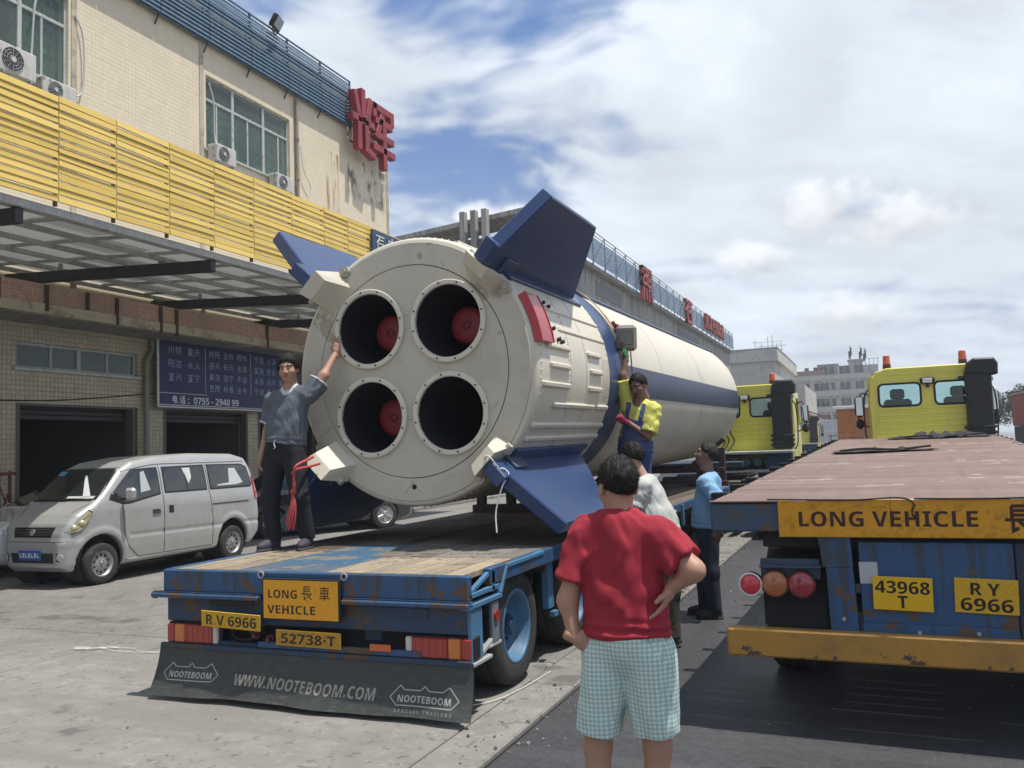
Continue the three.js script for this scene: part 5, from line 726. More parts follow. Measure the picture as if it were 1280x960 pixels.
// crumpled dark cloths on the deck
function rag(label, at, w, d, h, c, turn, sd) {
  const nx = 30, nz = 14, g = new THREE.PlaneGeometry(w, d, nx, nz).rotateX(-Math.PI / 2), p = g.attributes.position;
  for (let i = 0; i < p.count; i++) { const x = p.getX(i), z = p.getZ(i), e = Math.min(1, 3 * Math.min(0.5 - Math.abs(x / w), 0.5 - Math.abs(z / d))); p.setY(i, 0.012 + h * (0.25 + 0.75 * e) * Math.abs(vnoise(x * 9 + sd, z * 11 + sd) - 0.35) * 1.8); p.setX(i, x + 0.09 * (vnoise(z * 7, x * 5 + sd) - 0.5)); p.setZ(i, z + 0.12 * (vnoise(x * 6 + sd, z * 4) - 0.5) + 0.08 * Math.sin(x * 3 + sd)); }
  g.computeVertexNormals(); const t = thing('crumpled_tarpaulin', label, 'tarpaulin', at, turn, 'tarpaulins on the brown deck'); part('cloth', [g], soft(c, 0.9), t); part('hem', tube([[-w * 0.45, 0.03, d * 0.3], [-w * 0.2, 0.05, d * 0.45], [w * 0.1, 0.03, d * 0.38], [w * 0.44, 0.06, d * 0.3]], 0.014, 5, 24), soft(tint(c, 0.6), 0.9), t); return t;
}
rag('crumpled dark tarpaulin lying across the middle of the brown deck', [0.13, 1.518, -11.6], 1.15, 0.55, 0.055, [0.035, 0.03, 0.026], 0.05, 3);
rag('heap of dark tarpaulin and straps at the front end of the brown deck', [1.02, 1.648, -15.9], 1.5, 0.7, 0.11, [0.03, 0.03, 0.032], -0.05, 8);

// ---------------------------------------------------------------- tractor lorries
function tractor(label, at, turn = 0) {
  const T = thing('tractor_lorry', label, 'lorry', at, turn, 'yellow tractor lorries');
  const yl = new THREE.MeshPhysicalMaterial({ map: PLAIN, color: lin(0.68, 0.61, 0.09), roughness: 0.35, clearcoat: 0.3 }), W = 1.03;
  const rw = [[-0.83, -0.13], [0.12, 0.8]].map(([a, b]) => rrect(b - a, 0.4, 0.08, (a + b) / 2, 2.475));
  part('rear_wall', put(prism([[-W + 0.05, 1.2], [W - 0.05, 1.2], [W - 0.03, 2.4], [W - 0.09, 2.84], [-W + 0.09, 2.84], [-W + 0.03, 2.4]], 0.06, 0.01, rw), [0, 0, 0]), yl, T);
  for (const y of [2.22, 2.11, 2.0, 1.89, 1.78]) part('rear_rib', box(1.72, 0.05, 0.03, [-0.02, y, 0.035], [0, 0, 0], 0.012), yl, T);
  parts('corner_post', [-1, 1].map((s) => hull([[s * (W - 0.1), 1.15, 0.04], [s * W, 1.15, -0.05], [s * (W - 0.1), 1.15, -0.2], [s * W, 1.15, -0.2], [s * (W - 0.14), 2.86, 0.03], [s * (W - 0.05), 2.86, -0.06], [s * (W - 0.14), 2.86, -0.2], [s * (W - 0.05), 2.86, -0.2]])), yl, T);
  parts('window_rubber', rw.map((h, i) => { const [a, b] = [[-0.83, -0.13], [0.12, 0.8]][i]; return put(prism(rrect(b - a + 0.05, 0.45, 0.1, (a + b) / 2, 2.475), 0.02, 0, [rrect(b - a - 0.02, 0.38, 0.07, (a + b) / 2, 2.475)]), [0, 0, 0.036]); }), MT.blackMatt, T);
  parts('rear_window', [[-0.83, -0.13], [0.12, 0.8]].map(([a, b]) => box(b - a + 0.01, 0.41, 0.006, [(a + b) / 2, 2.475, 0.0])), mat([0.8, 0.9, 0.88], 0.03, 0, { transmission: 1, thickness: 0, ior: 1.5 }), T);
  part('roof', put(prism([[-W + 0.1, 2.83], [W - 0.1, 2.83], [W - 0.16, 2.93], [W - 0.35, 2.985], [-W + 0.35, 2.985], [-W + 0.16, 2.93]], 1.95, 0.02), [0, 0, -0.95]), yl, T);
  for (const s of [-1, 1]) part('side_wall', put(prismX([[-0.2, 1.1], [-0.2, 2.84], [-1.75, 2.84], [-1.98, 2.0], [-2.0, 1.1]], 0.06, 0.01, [[[-0.95, 2.05], [-0.95, 2.7], [-1.7, 2.7], [-1.86, 2.05]]]), [s * (W - 0.03), 0, 0]), yl, T);
  part('front_wall', put(prism([[-W + 0.06, 1.0], [W - 0.06, 1.0], [W - 0.06, 2.0], [-W + 0.06, 2.0]], 0.06, 0.01), [0, 0, -2.0]), yl, T); part('windscreen', hull([[-W + 0.08, 2.0, -2.0], [W - 0.08, 2.0, -2.0], [-W + 0.1, 2.83, -1.77], [W - 0.1, 2.83, -1.77], [-W + 0.08, 2.0, -1.99], [W - 0.08, 2.0, -1.99]]), mat([0.85, 0.92, 0.92], 0.03, 0, { transmission: 1, thickness: 0, ior: 1.5 }), T);
  part('cab_floor', span(-W + 0.07, W - 0.07, 1.1, 1.25, -0.05, -1.95), MT.blackMatt, T);
  for (const x of [-0.5, 0.55]) part('seat', [box(0.5, 0.75, 0.16, [x, 2.05, -0.75], [0.15, 0, 0], 0.05), box(0.26, 0.2, 0.1, [x, 2.52, -0.68], [0.1, 0, 0], 0.04), box(0.5, 0.15, 0.5, [x, 1.65, -1.0], [0, 0, 0], 0.04)], MT.dark, T);
  part('dashboard', box(1.8, 0.4, 0.35, [0, 1.85, -1.75], [0, 0, 0], 0.05), soft([0.2, 0.19, 0.17], 0.8), T);
  part('work_lamp', [box(0.24, 0.12, 0.1, [0.0, 2.71, 0.07], [0.2, 0, 0], 0.02), box(0.05, 0.09, 0.06, [0, 2.63, 0.05])], MT.black, T); part('work_lamp_lens', box(0.16, 0.08, 0.012, [0, 2.705, 0.122], [0.2, 0, 0], 0.01), mat([0.75, 0.76, 0.76], 0.15), T);
  for (const x of [-0.66, 0.62]) { const b = new THREE.Group(); b.name = 'beacon'; b.position.set(x, 2.98, -0.12); T.add(b); part('base', [cyl(0.075, 0.07, 0.09, 16, [0, 0.045, 0]), rod([0, -0.03, 0], [0, 0.02, 0], 0.04, 10)], mat([0.08, 0.012, 0.012], 0.4), b); part('lens', [cyl(0.07, 0.062, 0.15, 18, [0, 0.165, 0]), put(new THREE.SphereGeometry(0.062, 16, 6, 0, 6.3, 0, 1.57), [0, 0.24, 0], [0, 0, 0], [1, 0.35, 1])], mat([0.62, 0.10, 0.02], 0.2, 0, { clearcoat: 1 }), b); }
  // air intake stack
  const S = new THREE.Group(); S.name = 'intake_stack'; T.add(S);
  part('duct', put(prism(rrect(0.42, 0.3, 0.06), 1.25, 0.02), [0.81, 2.17, 0.17], [Math.PI / 2, 0, 0]), MT.black, S); part('hood', put(prism([[-0.25, -0.08], [-0.2, 0.1], [-0.1, 0.17], [0.22, 0.16], [0.28, 0.06], [0.27, -0.13], [0.12, -0.16]], 0.36, 0.03), [0.85, 2.88, 0.16]), MT.black, S); parts('collar', [1.62, 1.72, 1.82].map((y) => box(0.5, 0.05, 0.36, [0.8, y, 0.17], [0, 0, 0], 0.02)), MT.blackMatt, S); part('bracket', bar([0.5, 2.72, 0.1], [0.75, 2.72, 0.12], 0.1, 0.06), MT.dark, S);
  for (const s of [-1, 1]) { const m = new THREE.Group(); m.name = 'wing_mirror'; T.add(m); part('shell', [box(0.16, 0.42, 0.22, [s * 1.2, 2.33, -1.2], [0, s * 0.2, 0], 0.05), box(0.15, 0.2, 0.2, [s * 1.2, 1.98, -1.2], [0, 0, 0], 0.05)], MT.black, m); part('arm', tube([[s * 1.0, 2.55, -1.3], [s * 1.15, 2.6, -1.2], [s * 1.2, 2.4, -1.2], [s * 1.2, 2.0, -1.2], [s * 1.0, 1.9, -1.3]], 0.015, 5, 20), MT.black, m); part('glass', box(0.12, 0.36, 0.01, [s * 1.2, 2.33, -1.085]), mat([0.5, 0.5, 0.5], 0.05, 0.9), m); }
  parts('grab_rail', [tube([[1.02, 2.6, -0.1], [1.08, 2.5, -0.08], [1.08, 1.6, -0.08], [1.02, 1.5, -0.1]], 0.014, 5, 20), tube([[-1.02, 2.6, -0.1], [-1.08, 2.5, -0.08], [-1.08, 1.6, -0.08], [-1.02, 1.5, -0.1]], 0.014, 5, 20)], MT.black, T);
  part('work_lamp', put(new THREE.SphereGeometry(0.055, 14, 10), [1.02, 2.68, 0.04]), mat([0.6, 0.62, 0.62], 0.2), T);
  if (0) parts('air_line', [-0.42, -0.3, -0.5].map((x, i) => tube([[x, 2.45, 0.06], [x + 0.05, 2.2, 0.14], [x - 0.03, 1.95, 0.2], [x + 0.04, 1.75, 0.15], [x - 0.02, 1.6, 0.25], [x - 0.2, 1.35, 0.6 + i * 0.2]], 0.016, 5, 40)), MT.blackMatt, T); if (0) part('line_bracket', box(0.3, 0.06, 0.1, [-0.4, 2.47, 0.05], [0, 0, 0], 0.01), MT.dark, T);
  // chassis
  const cb = soft([0.02, 0.07, 0.14], 0.6);
  parts('chassis_beam', [-1, 1].map((s) => span(s * 0.42 - 0.05, s * 0.42 + 0.05, 0.75, 1.02, 4.0, -2.0, 0.01)), MT.blackMatt, T); part('rear_platform', [span(-1.05, 1.05, 1.44, 1.5, 0.9, 0.05, 0.01), span(-1.05, 1.05, 1.02, 1.1, 0.9, 0.1)], soft([0.45, 0.47, 0.45], 0.6), T);
  parts('equipment_box', [span(-1.0, -0.35, 1.1, 1.44, 0.75, 0.2, 0.02), span(0.45, 1.0, 1.1, 1.44, 0.7, 0.2, 0.02)], cb, T); parts('air_tank', [-0.2, 0.05, 0.3].map((x) => cyl(0.09, 0.09, 0.5, 14, [x, 1.26, 0.5], [Math.PI / 2, 0, 0])), soft([0.03, 0.13, 0.10], 0.5), T);
  parts('fuel_tank', [span(-1.15, -0.65, 0.45, 0.95, 1.0, -0.2, 0.06), span(0.65, 1.15, 0.45, 0.95, 1.0, -0.2, 0.06)], soft([0.10, 0.11, 0.12], 0.4), T);
  part('turntable', [cyl(0.45, 0.45, 0.06, 24, [0, 1.1, 2.9]), box(0.8, 0.08, 0.5, [0, 1.04, 2.9], [0, 0, 0], 0.02)], MT.blackMatt, T);
  for (const z of [2.3, 3.6]) for (const s of [-1, 1]) { part('mudguard', put(new THREE.CylinderGeometry(0.6, 0.6, 0.5, 20, 1, true, -1.3, 2.6).rotateX(0), [s * 0.85, 0.52, z], [0, 0, Math.PI / 2]).scale(1, 1, 1), soft([0.10, 0.10, 0.10], 0.7), T); bigWheel(T, [s * 0.85, 0.5, z], 0.5, 0.5, 0.16, cb, s > 0 ? 0 : Math.PI); }
  for (const s of [-1, 1]) bigWheel(T, [s * 0.92, 0.5, -1.25], 0.5, 0.3, 0.06, MT.galv, s > 0 ? 0 : Math.PI);
  part('front_bumper', box(2.1, 0.5, 0.3, [0, 0.7, -1.98], [0, 0, 0], 0.05), yl, T);
  return T;
}
const TR = tractor('yellow lorry cab behind the brown flatbed deck, nearest the right edge', [1.0, 0, -17.6]);
{ const L = copyOf(TR, 'yellow lorry cab coupled to the rocket trailer, partly behind the rocket nose end', [-2.62, 0, -20.1]); shadows(L);
  [-0.42, -0.3, -0.5].forEach((x, i) => part('air_line', [tube([[x, 2.45, 0.06], [x + 0.05, 2.2, 0.14], [x - 0.03, 1.95, 0.2], [x + 0.04, 1.75, 0.15], [x - 0.02, 1.6, 0.25], [x - 0.2, 1.35, 0.6 + i * 0.2]], 0.016, 5, 40)], MT.blackMatt, L)); }
copyOf(TR, 'small distant yellow lorry parked beside the white mesh fence', [-3.85, 0, -52]);
// red lorry at the right edge
{
  const T = thing('red_lorry', 'dark red box lorry with black chassis at the far right edge', 'lorry', [6.9, 0, -36], 0.05);
  const m = soft([0.30, 0.015, 0.025], 0.4); part('cargo_box', span(-1.25, 1.6, 1.95, 3.25, 0, -5, 0.05), m, T); part('rail', [span(-1.3, 1.65, 3.2, 3.27, 0.03, -5.05), span(-1.28, 1.62, 2.9, 2.95, 0.02, 0.0)], soft([0.5, 0.3, 0.3], 0.5), T); for (let k = 0; k < 7; k++) part('rib', box(0.05, 1.15, 0.04, [-1.1 + k * 0.42, 2.5, 0.015], [0, 0, 0], 0.008), m, T);
  part('lower_body', span(-1.2, 1.55, 1.3, 1.94, -0.05, -5), soft([0.03, 0.032, 0.036], 0.6), T); part('tail_board', span(-0.9, 1.5, 0.75, 1.29, 0, -0.1, 0.01), soft([0.02, 0.09, 0.075], 0.6), T); for (const s of [-0.9, 1.25]) bigWheel(T, [s, 0.5, -1.2], 0.5, 0.3, 0.1, MT.galv, s > 0 ? 0 : Math.PI);
}
// ---------------------------------------------------------------- surfaces from distance fields (surface nets)
function isoMesh(f, lo, hi, cell, colour) {
  const n = [0, 1, 2].map((k) => Math.ceil((hi[k] - lo[k]) / cell) + 1), [nx, ny, nz] = n, val = new Float32Array(nx * ny * nz).fill(9), B = 4;
  const at = (i, j, k) => (k * ny + j) * nx + i;
  for (let k = 0; k < nz; k += B) for (let j = 0; j < ny; j += B) for (let i = 0; i < nx; i += B) {
    const c = f(lo[0] + (i + B / 2) * cell, lo[1] + (j + B / 2) * cell, lo[2] + (k + B / 2) * cell);
    const far = Math.abs(c) > B * cell * 1.5;
    for (let c2 = k; c2 < Math.min(k + B, nz); c2++) for (let b = j; b < Math.min(j + B, ny); b++) for (let a = i; a < Math.min(i + B, nx); a++) val[at(a, b, c2)] = far ? c : f(lo[0] + a * cell, lo[1] + b * cell, lo[2] + c2 * cell);
  }
  const id = new Int32Array(nx * ny * nz).fill(-1), pos = [], idx = [];
  const C = [[0, 0, 0], [1, 0, 0], [0, 1, 0], [1, 1, 0], [0, 0, 1], [1, 0, 1], [0, 1, 1], [1, 1, 1]], E = [[0, 1], [2, 3], [4, 5], [6, 7], [0, 2], [1, 3], [4, 6], [5, 7], [0, 4], [1, 5], [2, 6], [3, 7]], v = new Float32Array(8);
  for (let k = 0; k + 1 < nz; k++) for (let j = 0; j + 1 < ny; j++) for (let i = 0; i + 1 < nx; i++) {
    let m = 0; for (let c = 0; c < 8; c++) { v[c] = val[at(i + C[c][0], j + C[c][1], k + C[c][2])]; if (v[c] < 0) m |= 1 << c; }
    if (m === 0 || m === 255) continue;
    let x = 0, y = 0, z = 0, q = 0;
    for (const [a, b] of E) if ((v[a] < 0) !== (v[b] < 0)) { const t = v[a] / (v[a] - v[b]); x += C[a][0] + t * (C[b][0] - C[a][0]); y += C[a][1] + t * (C[b][1] - C[a][1]); z += C[a][2] + t * (C[b][2] - C[a][2]); q++; }
    id[at(i, j, k)] = pos.length / 3; pos.push(lo[0] + (i + x / q) * cell, lo[1] + (j + y / q) * cell, lo[2] + (k + z / q) * cell);
  }
  const quad = (a, b, c, d, flip) => { if (a < 0 || b < 0 || c < 0 || d < 0) return; flip ? idx.push(a, c, b, a, d, c) : idx.push(a, b, c, a, c, d); };
  for (let k = 1; k + 1 < nz; k++) for (let j = 1; j + 1 < ny; j++) for (let i = 1; i + 1 < nx; i++) {
    const s = val[at(i, j, k)] < 0;
    if (s !== val[at(i + 1, j, k)] < 0) quad(id[at(i, j - 1, k - 1)], id[at(i, j, k - 1)], id[at(i, j, k)], id[at(i, j - 1, k)], !s);
    if (s !== val[at(i, j + 1, k)] < 0) quad(id[at(i - 1, j, k - 1)], id[at(i - 1, j, k)], id[at(i, j, k)], id[at(i, j, k - 1)], !s);
    if (s !== val[at(i, j, k + 1)] < 0) quad(id[at(i - 1, j - 1, k)], id[at(i, j - 1, k)], id[at(i, j, k)], id[at(i - 1, j, k)], !s);
  }
  const g = new THREE.BufferGeometry(); g.setAttribute('position', new THREE.BufferAttribute(new Float32Array(pos), 3)); g.setIndex(idx);
  // normals from the field itself
  const nrm = new Float32Array(pos.length), e = cell * 0.6;
  for (let i = 0; i < pos.length; i += 3) { const [x, y, z] = [pos[i], pos[i + 1], pos[i + 2]]; let a = f(x + e, y, z) - f(x - e, y, z), b = f(x, y + e, z) - f(x, y - e, z), c = f(x, y, z + e) - f(x, y, z - e); const l = Math.hypot(a, b, c) || 1; nrm[i] = a / l; nrm[i + 1] = b / l; nrm[i + 2] = c / l; }
  g.setAttribute('normal', new THREE.BufferAttribute(nrm, 3));
  if (colour) { const col = new Float32Array(pos.length); for (let i = 0; i < pos.length; i += 3) { const c = colour(pos[i], pos[i + 1], pos[i + 2]); col[i] = c[0]; col[i + 1] = c[1]; col[i + 2] = c[2]; } g.setAttribute('color', new THREE.BufferAttribute(col, 3)); }
  return g;
}
// distance to a polygon in the plane (negative inside)
function polyDist(P) {
  return (x, y) => { let d = 1e9, s = 1; for (let i = 0, j = P.length - 1; i < P.length; j = i++) { const ex = P[j][0] - P[i][0], ey = P[j][1] - P[i][1], wx = x - P[i][0], wy = y - P[i][1], t = clamp((wx * ex + wy * ey) / (ex * ex + ey * ey)), bx = wx - ex * t, by = wy - ey * t; d = Math.min(d, bx * bx + by * by); const c1 = y >= P[i][1], c2 = y < P[j][1], c3 = ex * wy > ey * wx; if ((c1 && c2 && c3) || (!c1 && !c2 && !c3)) s = -s; } return s * Math.sqrt(d); };
}
const smax = (a, b, k) => { const h = Math.max(k - Math.abs(a - b), 0) / k; return Math.max(a, b) + h * h * k * 0.25; };
const smin = (a, b, k) => { const h = Math.max(k - Math.abs(a - b), 0) / k; return Math.min(a, b) - h * h * k * 0.25; };
// car body: side outline (z, y), end outline (half width by y), plan outline (half width by z), wheel arches; front is at +z
function carBody({ side, ends, plan, arches, k = 0.07, cell = 0.026, low, crease: cr }) {
  const sd = polyDist(side), at = (T, q) => { if (q <= T[0][0]) return T[0][1]; for (let i = 1; i < T.length; i++) if (q <= T[i][0]) { const t = (q - T[i - 1][0]) / (T[i][0] - T[i - 1][0]); return lerp(T[i - 1][1], T[i][1], t); } return T.at(-1)[1]; };
  const sAt = (T, q) => (at(T, q - 0.03) + at(T, q) + at(T, q + 0.03)) / 3;
  const W = (y, z) => sAt(ends, y) * sAt(plan, z);
  const f = (x, y, z) => { let d = smax(sd(z, y), Math.abs(x) - W(y, z), k); if (cr) d += cr(x, y, z); for (const [az, ay, ar] of arches) { const q = Math.hypot(z - az, y - ay) - ar; if (Math.abs(x) > 0.42) d = smax(d, -q, 0.02); } return d; };
  const zs = side.map((p) => p[0]), ys = side.map((p) => p[1]);
  const geo = isoMesh(f, [-1.05, Math.min(...ys) - 0.06, Math.min(...zs) - 0.08], [1.05, Math.max(...ys) + 0.08, Math.max(...zs) + 0.08], cell);
  // x of the flank at (z, y)
  const flank = (z, y) => { let a = 0.2, b = 1.1; for (let i = 0; i < 26; i++) { const m = (a + b) / 2; f(m, y, z) < 0 ? (a = m) : (b = m); } return a; };
  const nose = (x, y, z0, z1) => { let a = z0, b = z1; for (let i = 0; i < 26; i++) { const m = (a + b) / 2; f(x, y, m) < 0 ? (a = m) : (b = m); } return a; };
  return { geo, flank, nose, f };
}
// flat piece laid on the flank: outline in (z, y), proud by o
function flankPiece(car, poly, s, o, d = 0.012, bev = 0.003) {
  const dense = []; for (let i = 0; i < poly.length; i++) { const A = poly[i], B = poly[(i + 1) % poly.length], n = Math.max(1, Math.round(Math.hypot(B[0] - A[0], B[1] - A[1]) / 0.12)); for (let k = 0; k < n; k++) dense.push([lerp(A[0], B[0], k / n), lerp(A[1], B[1], k / n)]); }
  const g = prism(dense, d, bev), p = g.attributes.position;
  for (let i = 0; i < p.count; i++) { const z = p.getX(i), y = p.getY(i), off = p.getZ(i), x = car.flank(z, y) + o + off; p.setXYZ(i, s * x, y, z); }
  if (s > 0) { const a = p.array; for (let i = 0; i < a.length; i += 9) for (let k = 0; k < 3; k++) { const t = a[i + k]; a[i + k] = a[i + 3 + k]; a[i + 3 + k] = t; } }
  g.computeVertexNormals(); return g;
}
function flankLine(car, pts, s, r = 0.006, o = 0.0) { const d = []; for (let i = 0; i + 1 < pts.length; i++) { const n = Math.max(1, Math.ceil(Math.hypot(pts[i + 1][0] - pts[i][0], pts[i + 1][1] - pts[i][1]) / 0.1)); for (let k = 0; k < n; k++) { const z = lerp(pts[i][0], pts[i + 1][0], k / n), y = lerp(pts[i][1], pts[i + 1][1], k / n); d.push([s * (car.flank(z, y) + o), y, z]); } } const [z, y] = pts.at(-1); d.push([s * (car.flank(z, y) + o), y, z]); return tube(d, r, 4, d.length * 3); }
// piece laid on the front: outline in (x, y)
function nosePiece(car, poly, o, z0, z1, d = 0.012, bev = 0.003) {
  const dense = []; for (let i = 0; i < poly.length; i++) { const A = poly[i], B = poly[(i + 1) % poly.length], n = Math.max(1, Math.round(Math.hypot(B[0] - A[0], B[1] - A[1]) / 0.08)); for (let k = 0; k < n; k++) dense.push([lerp(A[0], B[0], k / n), lerp(A[1], B[1], k / n)]); }
  const g = prism(dense, d, bev), p = g.attributes.position;
  for (let i = 0; i < p.count; i++) p.setZ(i, car.nose(p.getX(i), p.getY(i), z0, z1) + o + p.getZ(i));
  g.computeVertexNormals(); return g;
}
function carWheel(parent, at, r, s, rimM, spokes = 0) {
  const o = new THREE.Group(); o.name = 'wheel'; o.position.set(...at); if (s < 0) o.rotation.y = Math.PI; parent.add(o); const h = 0.095, R = r * 0.62, key = 'car' + r + spokes;
  if (!PROTO[key]) {
    const tyre = uv(lathe([[R, -h], [r * 0.9, -h], [r * 0.98, -h * 0.75], [r, -h * 0.4], [r, h * 0.4], [r * 0.98, h * 0.75], [r * 0.9, h], [R * 1.05, h], [R, h * 0.9]], 44).rotateZ(-Math.PI / 2));
    const parts = [lathe([[R * 1.02, h * 0.8], [R * 1.02, h * 0.95], [R * 0.95, h * 0.9], [R * 0.9, h * 0.4], [R * 0.7, h * (spokes ? 0.1 : 0.55)], [R * 0.45, h * (spokes ? 0.1 : 0.62)], [R * 0.4, h * 0.75], [0.001, h * 0.75]], 36)];
    const n = spokes || 10; for (let k = 0; k < n; k++) { const a = k / n * 6.283; parts.push(spokes ? box(R * 0.72, 0.025, 0.055, [R * 0.55, h * 0.7, 0], [0, 0, -0.1], 0.008).rotateY(a) : cyl(0.018, 0.018, 0.006, 10, [R * 0.75 * Math.cos(a), h * 0.5, R * 0.75 * Math.sin(a)])); }
    const cap = uv(join([cyl(R * 0.2, R * 0.16, 0.03, 16, [0, h * 0.85, 0]), ...[0, 1, 2, 3, 4].map((k) => cyl(0.01, 0.01, 0.02, 6, [R * 0.33 * Math.cos(k * 1.257), h * 0.8, R * 0.33 * Math.sin(k * 1.257)]))]).rotateZ(-Math.PI / 2));
    const slots = uv(join(Array.from({ length: 10 }, (_, k) => { const a = k * 0.628; return box(0.035, 0.012, 0.03, [R * 0.68, h * 0.63, 0], [0, 0, 0.1], 0.004).rotateY(a); })).rotateZ(-Math.PI / 2));
    PROTO[key] = { tyre, rim: uv(join(parts).rotateZ(-Math.PI / 2)), cap, slots };
  }
  const p = PROTO[key]; inst('tyre', p.tyre, MT.rubber, o); inst('rim', p.rim, rimM, o); inst('hub_cap', p.cap, MT.steel, o); if (!spokes) inst('rim_slot', p.slots, MT.blackMatt, o); return o;
}
// ---------------------------------------------------------------- silver minivan
{
  const T = thing('silver_minivan', 'dusty silver minivan with white sunshades parked in front of the doorways', 'minivan', [-11.10, 0, -10.72]);
  const silver = new THREE.MeshPhysicalMaterial({ map: PLAIN, color: lin(0.52, 0.52, 0.51), roughness: 0.38, metalness: 0.45, clearcoat: 0.5, clearcoatRoughness: 0.25 });
  // front at +z = 2.2, rear at -2.08
  const nz = (z) => (z > 1.2 ? 1.2 + (z - 1.2) * 0.76 : z);
  const side = [[-2.10, 0.42], [-2.12, 0.62], [-2.08, 1.05], [-2.0, 1.5], [-1.88, 1.76], [-1.6, 1.835], [-0.6, 1.86], [0.2, 1.83], [0.72, 1.755], [0.98, 1.64], [1.42, 1.28], [1.62, 1.165], [1.95, 1.02], [2.10, 0.9], [2.17, 0.76], [2.20, 0.52], [2.16, 0.30], [2.0, 0.22], [-1.9, 0.25]].map(([z, y]) => [nz(z), y]);
  const car = carBody({ side, ends: [[0.2, 0.69], [0.32, 0.72], [0.5, 0.745], [0.8, 0.75], [1.05, 0.74], [1.15, 0.725], [1.6, 0.63], [1.75, 0.575], [1.9, 0.49]], plan: [[-2.15, 0.93], [-1.9, 0.985], [-1, 1], [1.2, 1], [1.6, 0.975], [1.9, 0.91], [2.1, 0.82], [2.22, 0.70]].map(([z, y]) => [nz(z), y]), arches: [[1.39, 0.34, 0.375], [-1.37, 0.34, 0.375]], k: 0.085, cell: 0.022,
    crease: (x, y, z) => 0.012 * ss(0.055, 0, Math.abs(y - 0.645 - 0.01 * z)) * (z < 0.9 ? 1 : 0) - 0.014 * ss(0.09, 0.0, Math.abs(Math.hypot(z - 1.39, y - 0.34) - 0.42)) * (y > 0.3 ? 1 : 0) * (Math.abs(x) > 0.5 ? 1 : 0) - 0.014 * ss(0.09, 0.0, Math.abs(Math.hypot(z + 1.37, y - 0.34) - 0.42)) * (y > 0.3 ? 1 : 0) * (Math.abs(x) > 0.5 ? 1 : 0) - 0.012 * ss(0.1, 0, Math.abs(y - 0.62)) * ss(1.62, 1.77, z) });
  part('body', [car.geo], silver, T);
  const glass = mat([0.018, 0.021, 0.022], 0.05, 0, { clearcoat: 1, clearcoatRoughness: 0.03, ior: 1.5 });
  const wF = [[1.24, 1.22], [1.20, 1.30], [0.80, 1.60], [0.72, 1.615], [0.28, 1.63], [0.28, 1.245], [0.88, 1.14], [1.0, 1.14]], wM = [[0.15, 1.255], [0.15, 1.63], [-0.75, 1.64], [-0.75, 1.255]], wR = [[-0.86, 1.255], [-0.86, 1.64], [-1.70, 1.63], [-1.82, 1.57], [-1.90, 1.30], [-1.84, 1.255]];
  for (const s of [1, -1]) {
    for (const [p, n] of [[wF, 'front_side_window'], [wM, 'middle_side_window'], [wR, 'rear_side_window']]) { const grow = p.map(([z, y]) => { const cz = p.reduce((a, q) => a + q[0], 0) / p.length, cy = p.reduce((a, q) => a + q[1], 0) / p.length; return [z + Math.sign(z - cz) * 0.022, y + Math.sign(y - cy) * 0.022]; }); part('window_rubber', flankPiece(car, grow, s, 0.0005, 0.008), MT.blackMatt, T); part(n, flankPiece(car, p, s, 0.0035, 0.01), glass, T); }
    part('sunshade', flankPiece(car, [[0.66, 1.27], [0.62, 1.58], [0.54, 1.60], [0.46, 1.30]], s, 0.006, 0.012), mat([0.45, 0.47, 0.47], 0.25), T); part('sunshade', flankPiece(car, [[-0.36, 1.36], [-0.26, 1.62], [-0.44, 1.62], [-0.44, 1.46]], s, 0.006, 0.012), mat([0.6, 0.62, 0.62], 0.25), T); part('sunshade', flankPiece(car, [[-1.02, 1.29], [-1.02, 1.31], [-1.32, 1.33], [-1.36, 1.58], [-1.52, 1.58], [-1.68, 1.32], [-1.5, 1.29]], s, 0.006, 0.012), mat([0.5, 0.53, 0.53], 0.3), T);
    part('window_bar', flankPiece(car, [[-0.30, 1.257], [-0.30, 1.638], [-0.325, 1.638], [-0.325, 1.257]], s, 0.006, 0.012), MT.black, T);
    part('door_seam', [flankLine(car, [[1.03, 1.12], [1.02, 0.75], [0.93, 0.50], [0.72, 0.315]], s), flankLine(car, [[0.72, 0.315], [0.22, 0.315], [0.22, 1.68]], s)], MT.blackMatt, T); part('door_seam', [flankLine(car, [[0.20, 0.315], [-0.86, 0.315], [-0.86, 0.7], [-0.81, 1.24], [-0.81, 1.68]], s)], MT.blackMatt, T); part('slide_rail', flankPiece(car, [[-0.86, 0.985], [-0.86, 1.0], [-1.78, 1.0], [-1.78, 0.985]], s, 0.002, 0.012), MT.blackMatt, T);
    part('door_handle', [flankPiece(car, [[0.30, 0.945], [0.30, 1.0], [0.46, 1.0], [0.46, 0.945]], s, -0.001, 0.01), flankPiece(car, [[0.30, 0.94], [0.30, 0.96], [0.46, 0.96], [0.46, 0.94]], s, 0.012, 0.02)], MT.dark, T); part('door_handle', [flankPiece(car, [[0.02, 0.92], [0.02, 1.04], [0.12, 1.04], [0.12, 0.92]], s, -0.001, 0.01)], MT.black, T);
    part('sill_trim', flankPiece(car, [[0.95, 0.26], [0.95, 0.305], [-0.95, 0.305], [-0.95, 0.26]], s, 0.004, 0.016), silver, T);
    parts('arch_lining', [[1.39, 0.34], [-1.37, 0.34]].map(([z, y]) => put(new THREE.CylinderGeometry(0.36, 0.36, 0.4, 28, 1, true).rotateZ(Math.PI / 2), [s * 0.49, y, z])), MT.blackMatt, T);
    for (const z of [1.39, -1.37]) carWheel(T, [s * 0.64, 0.295, z], 0.295, s, mat([0.42, 0.42, 0.41], 0.4, 0.5));
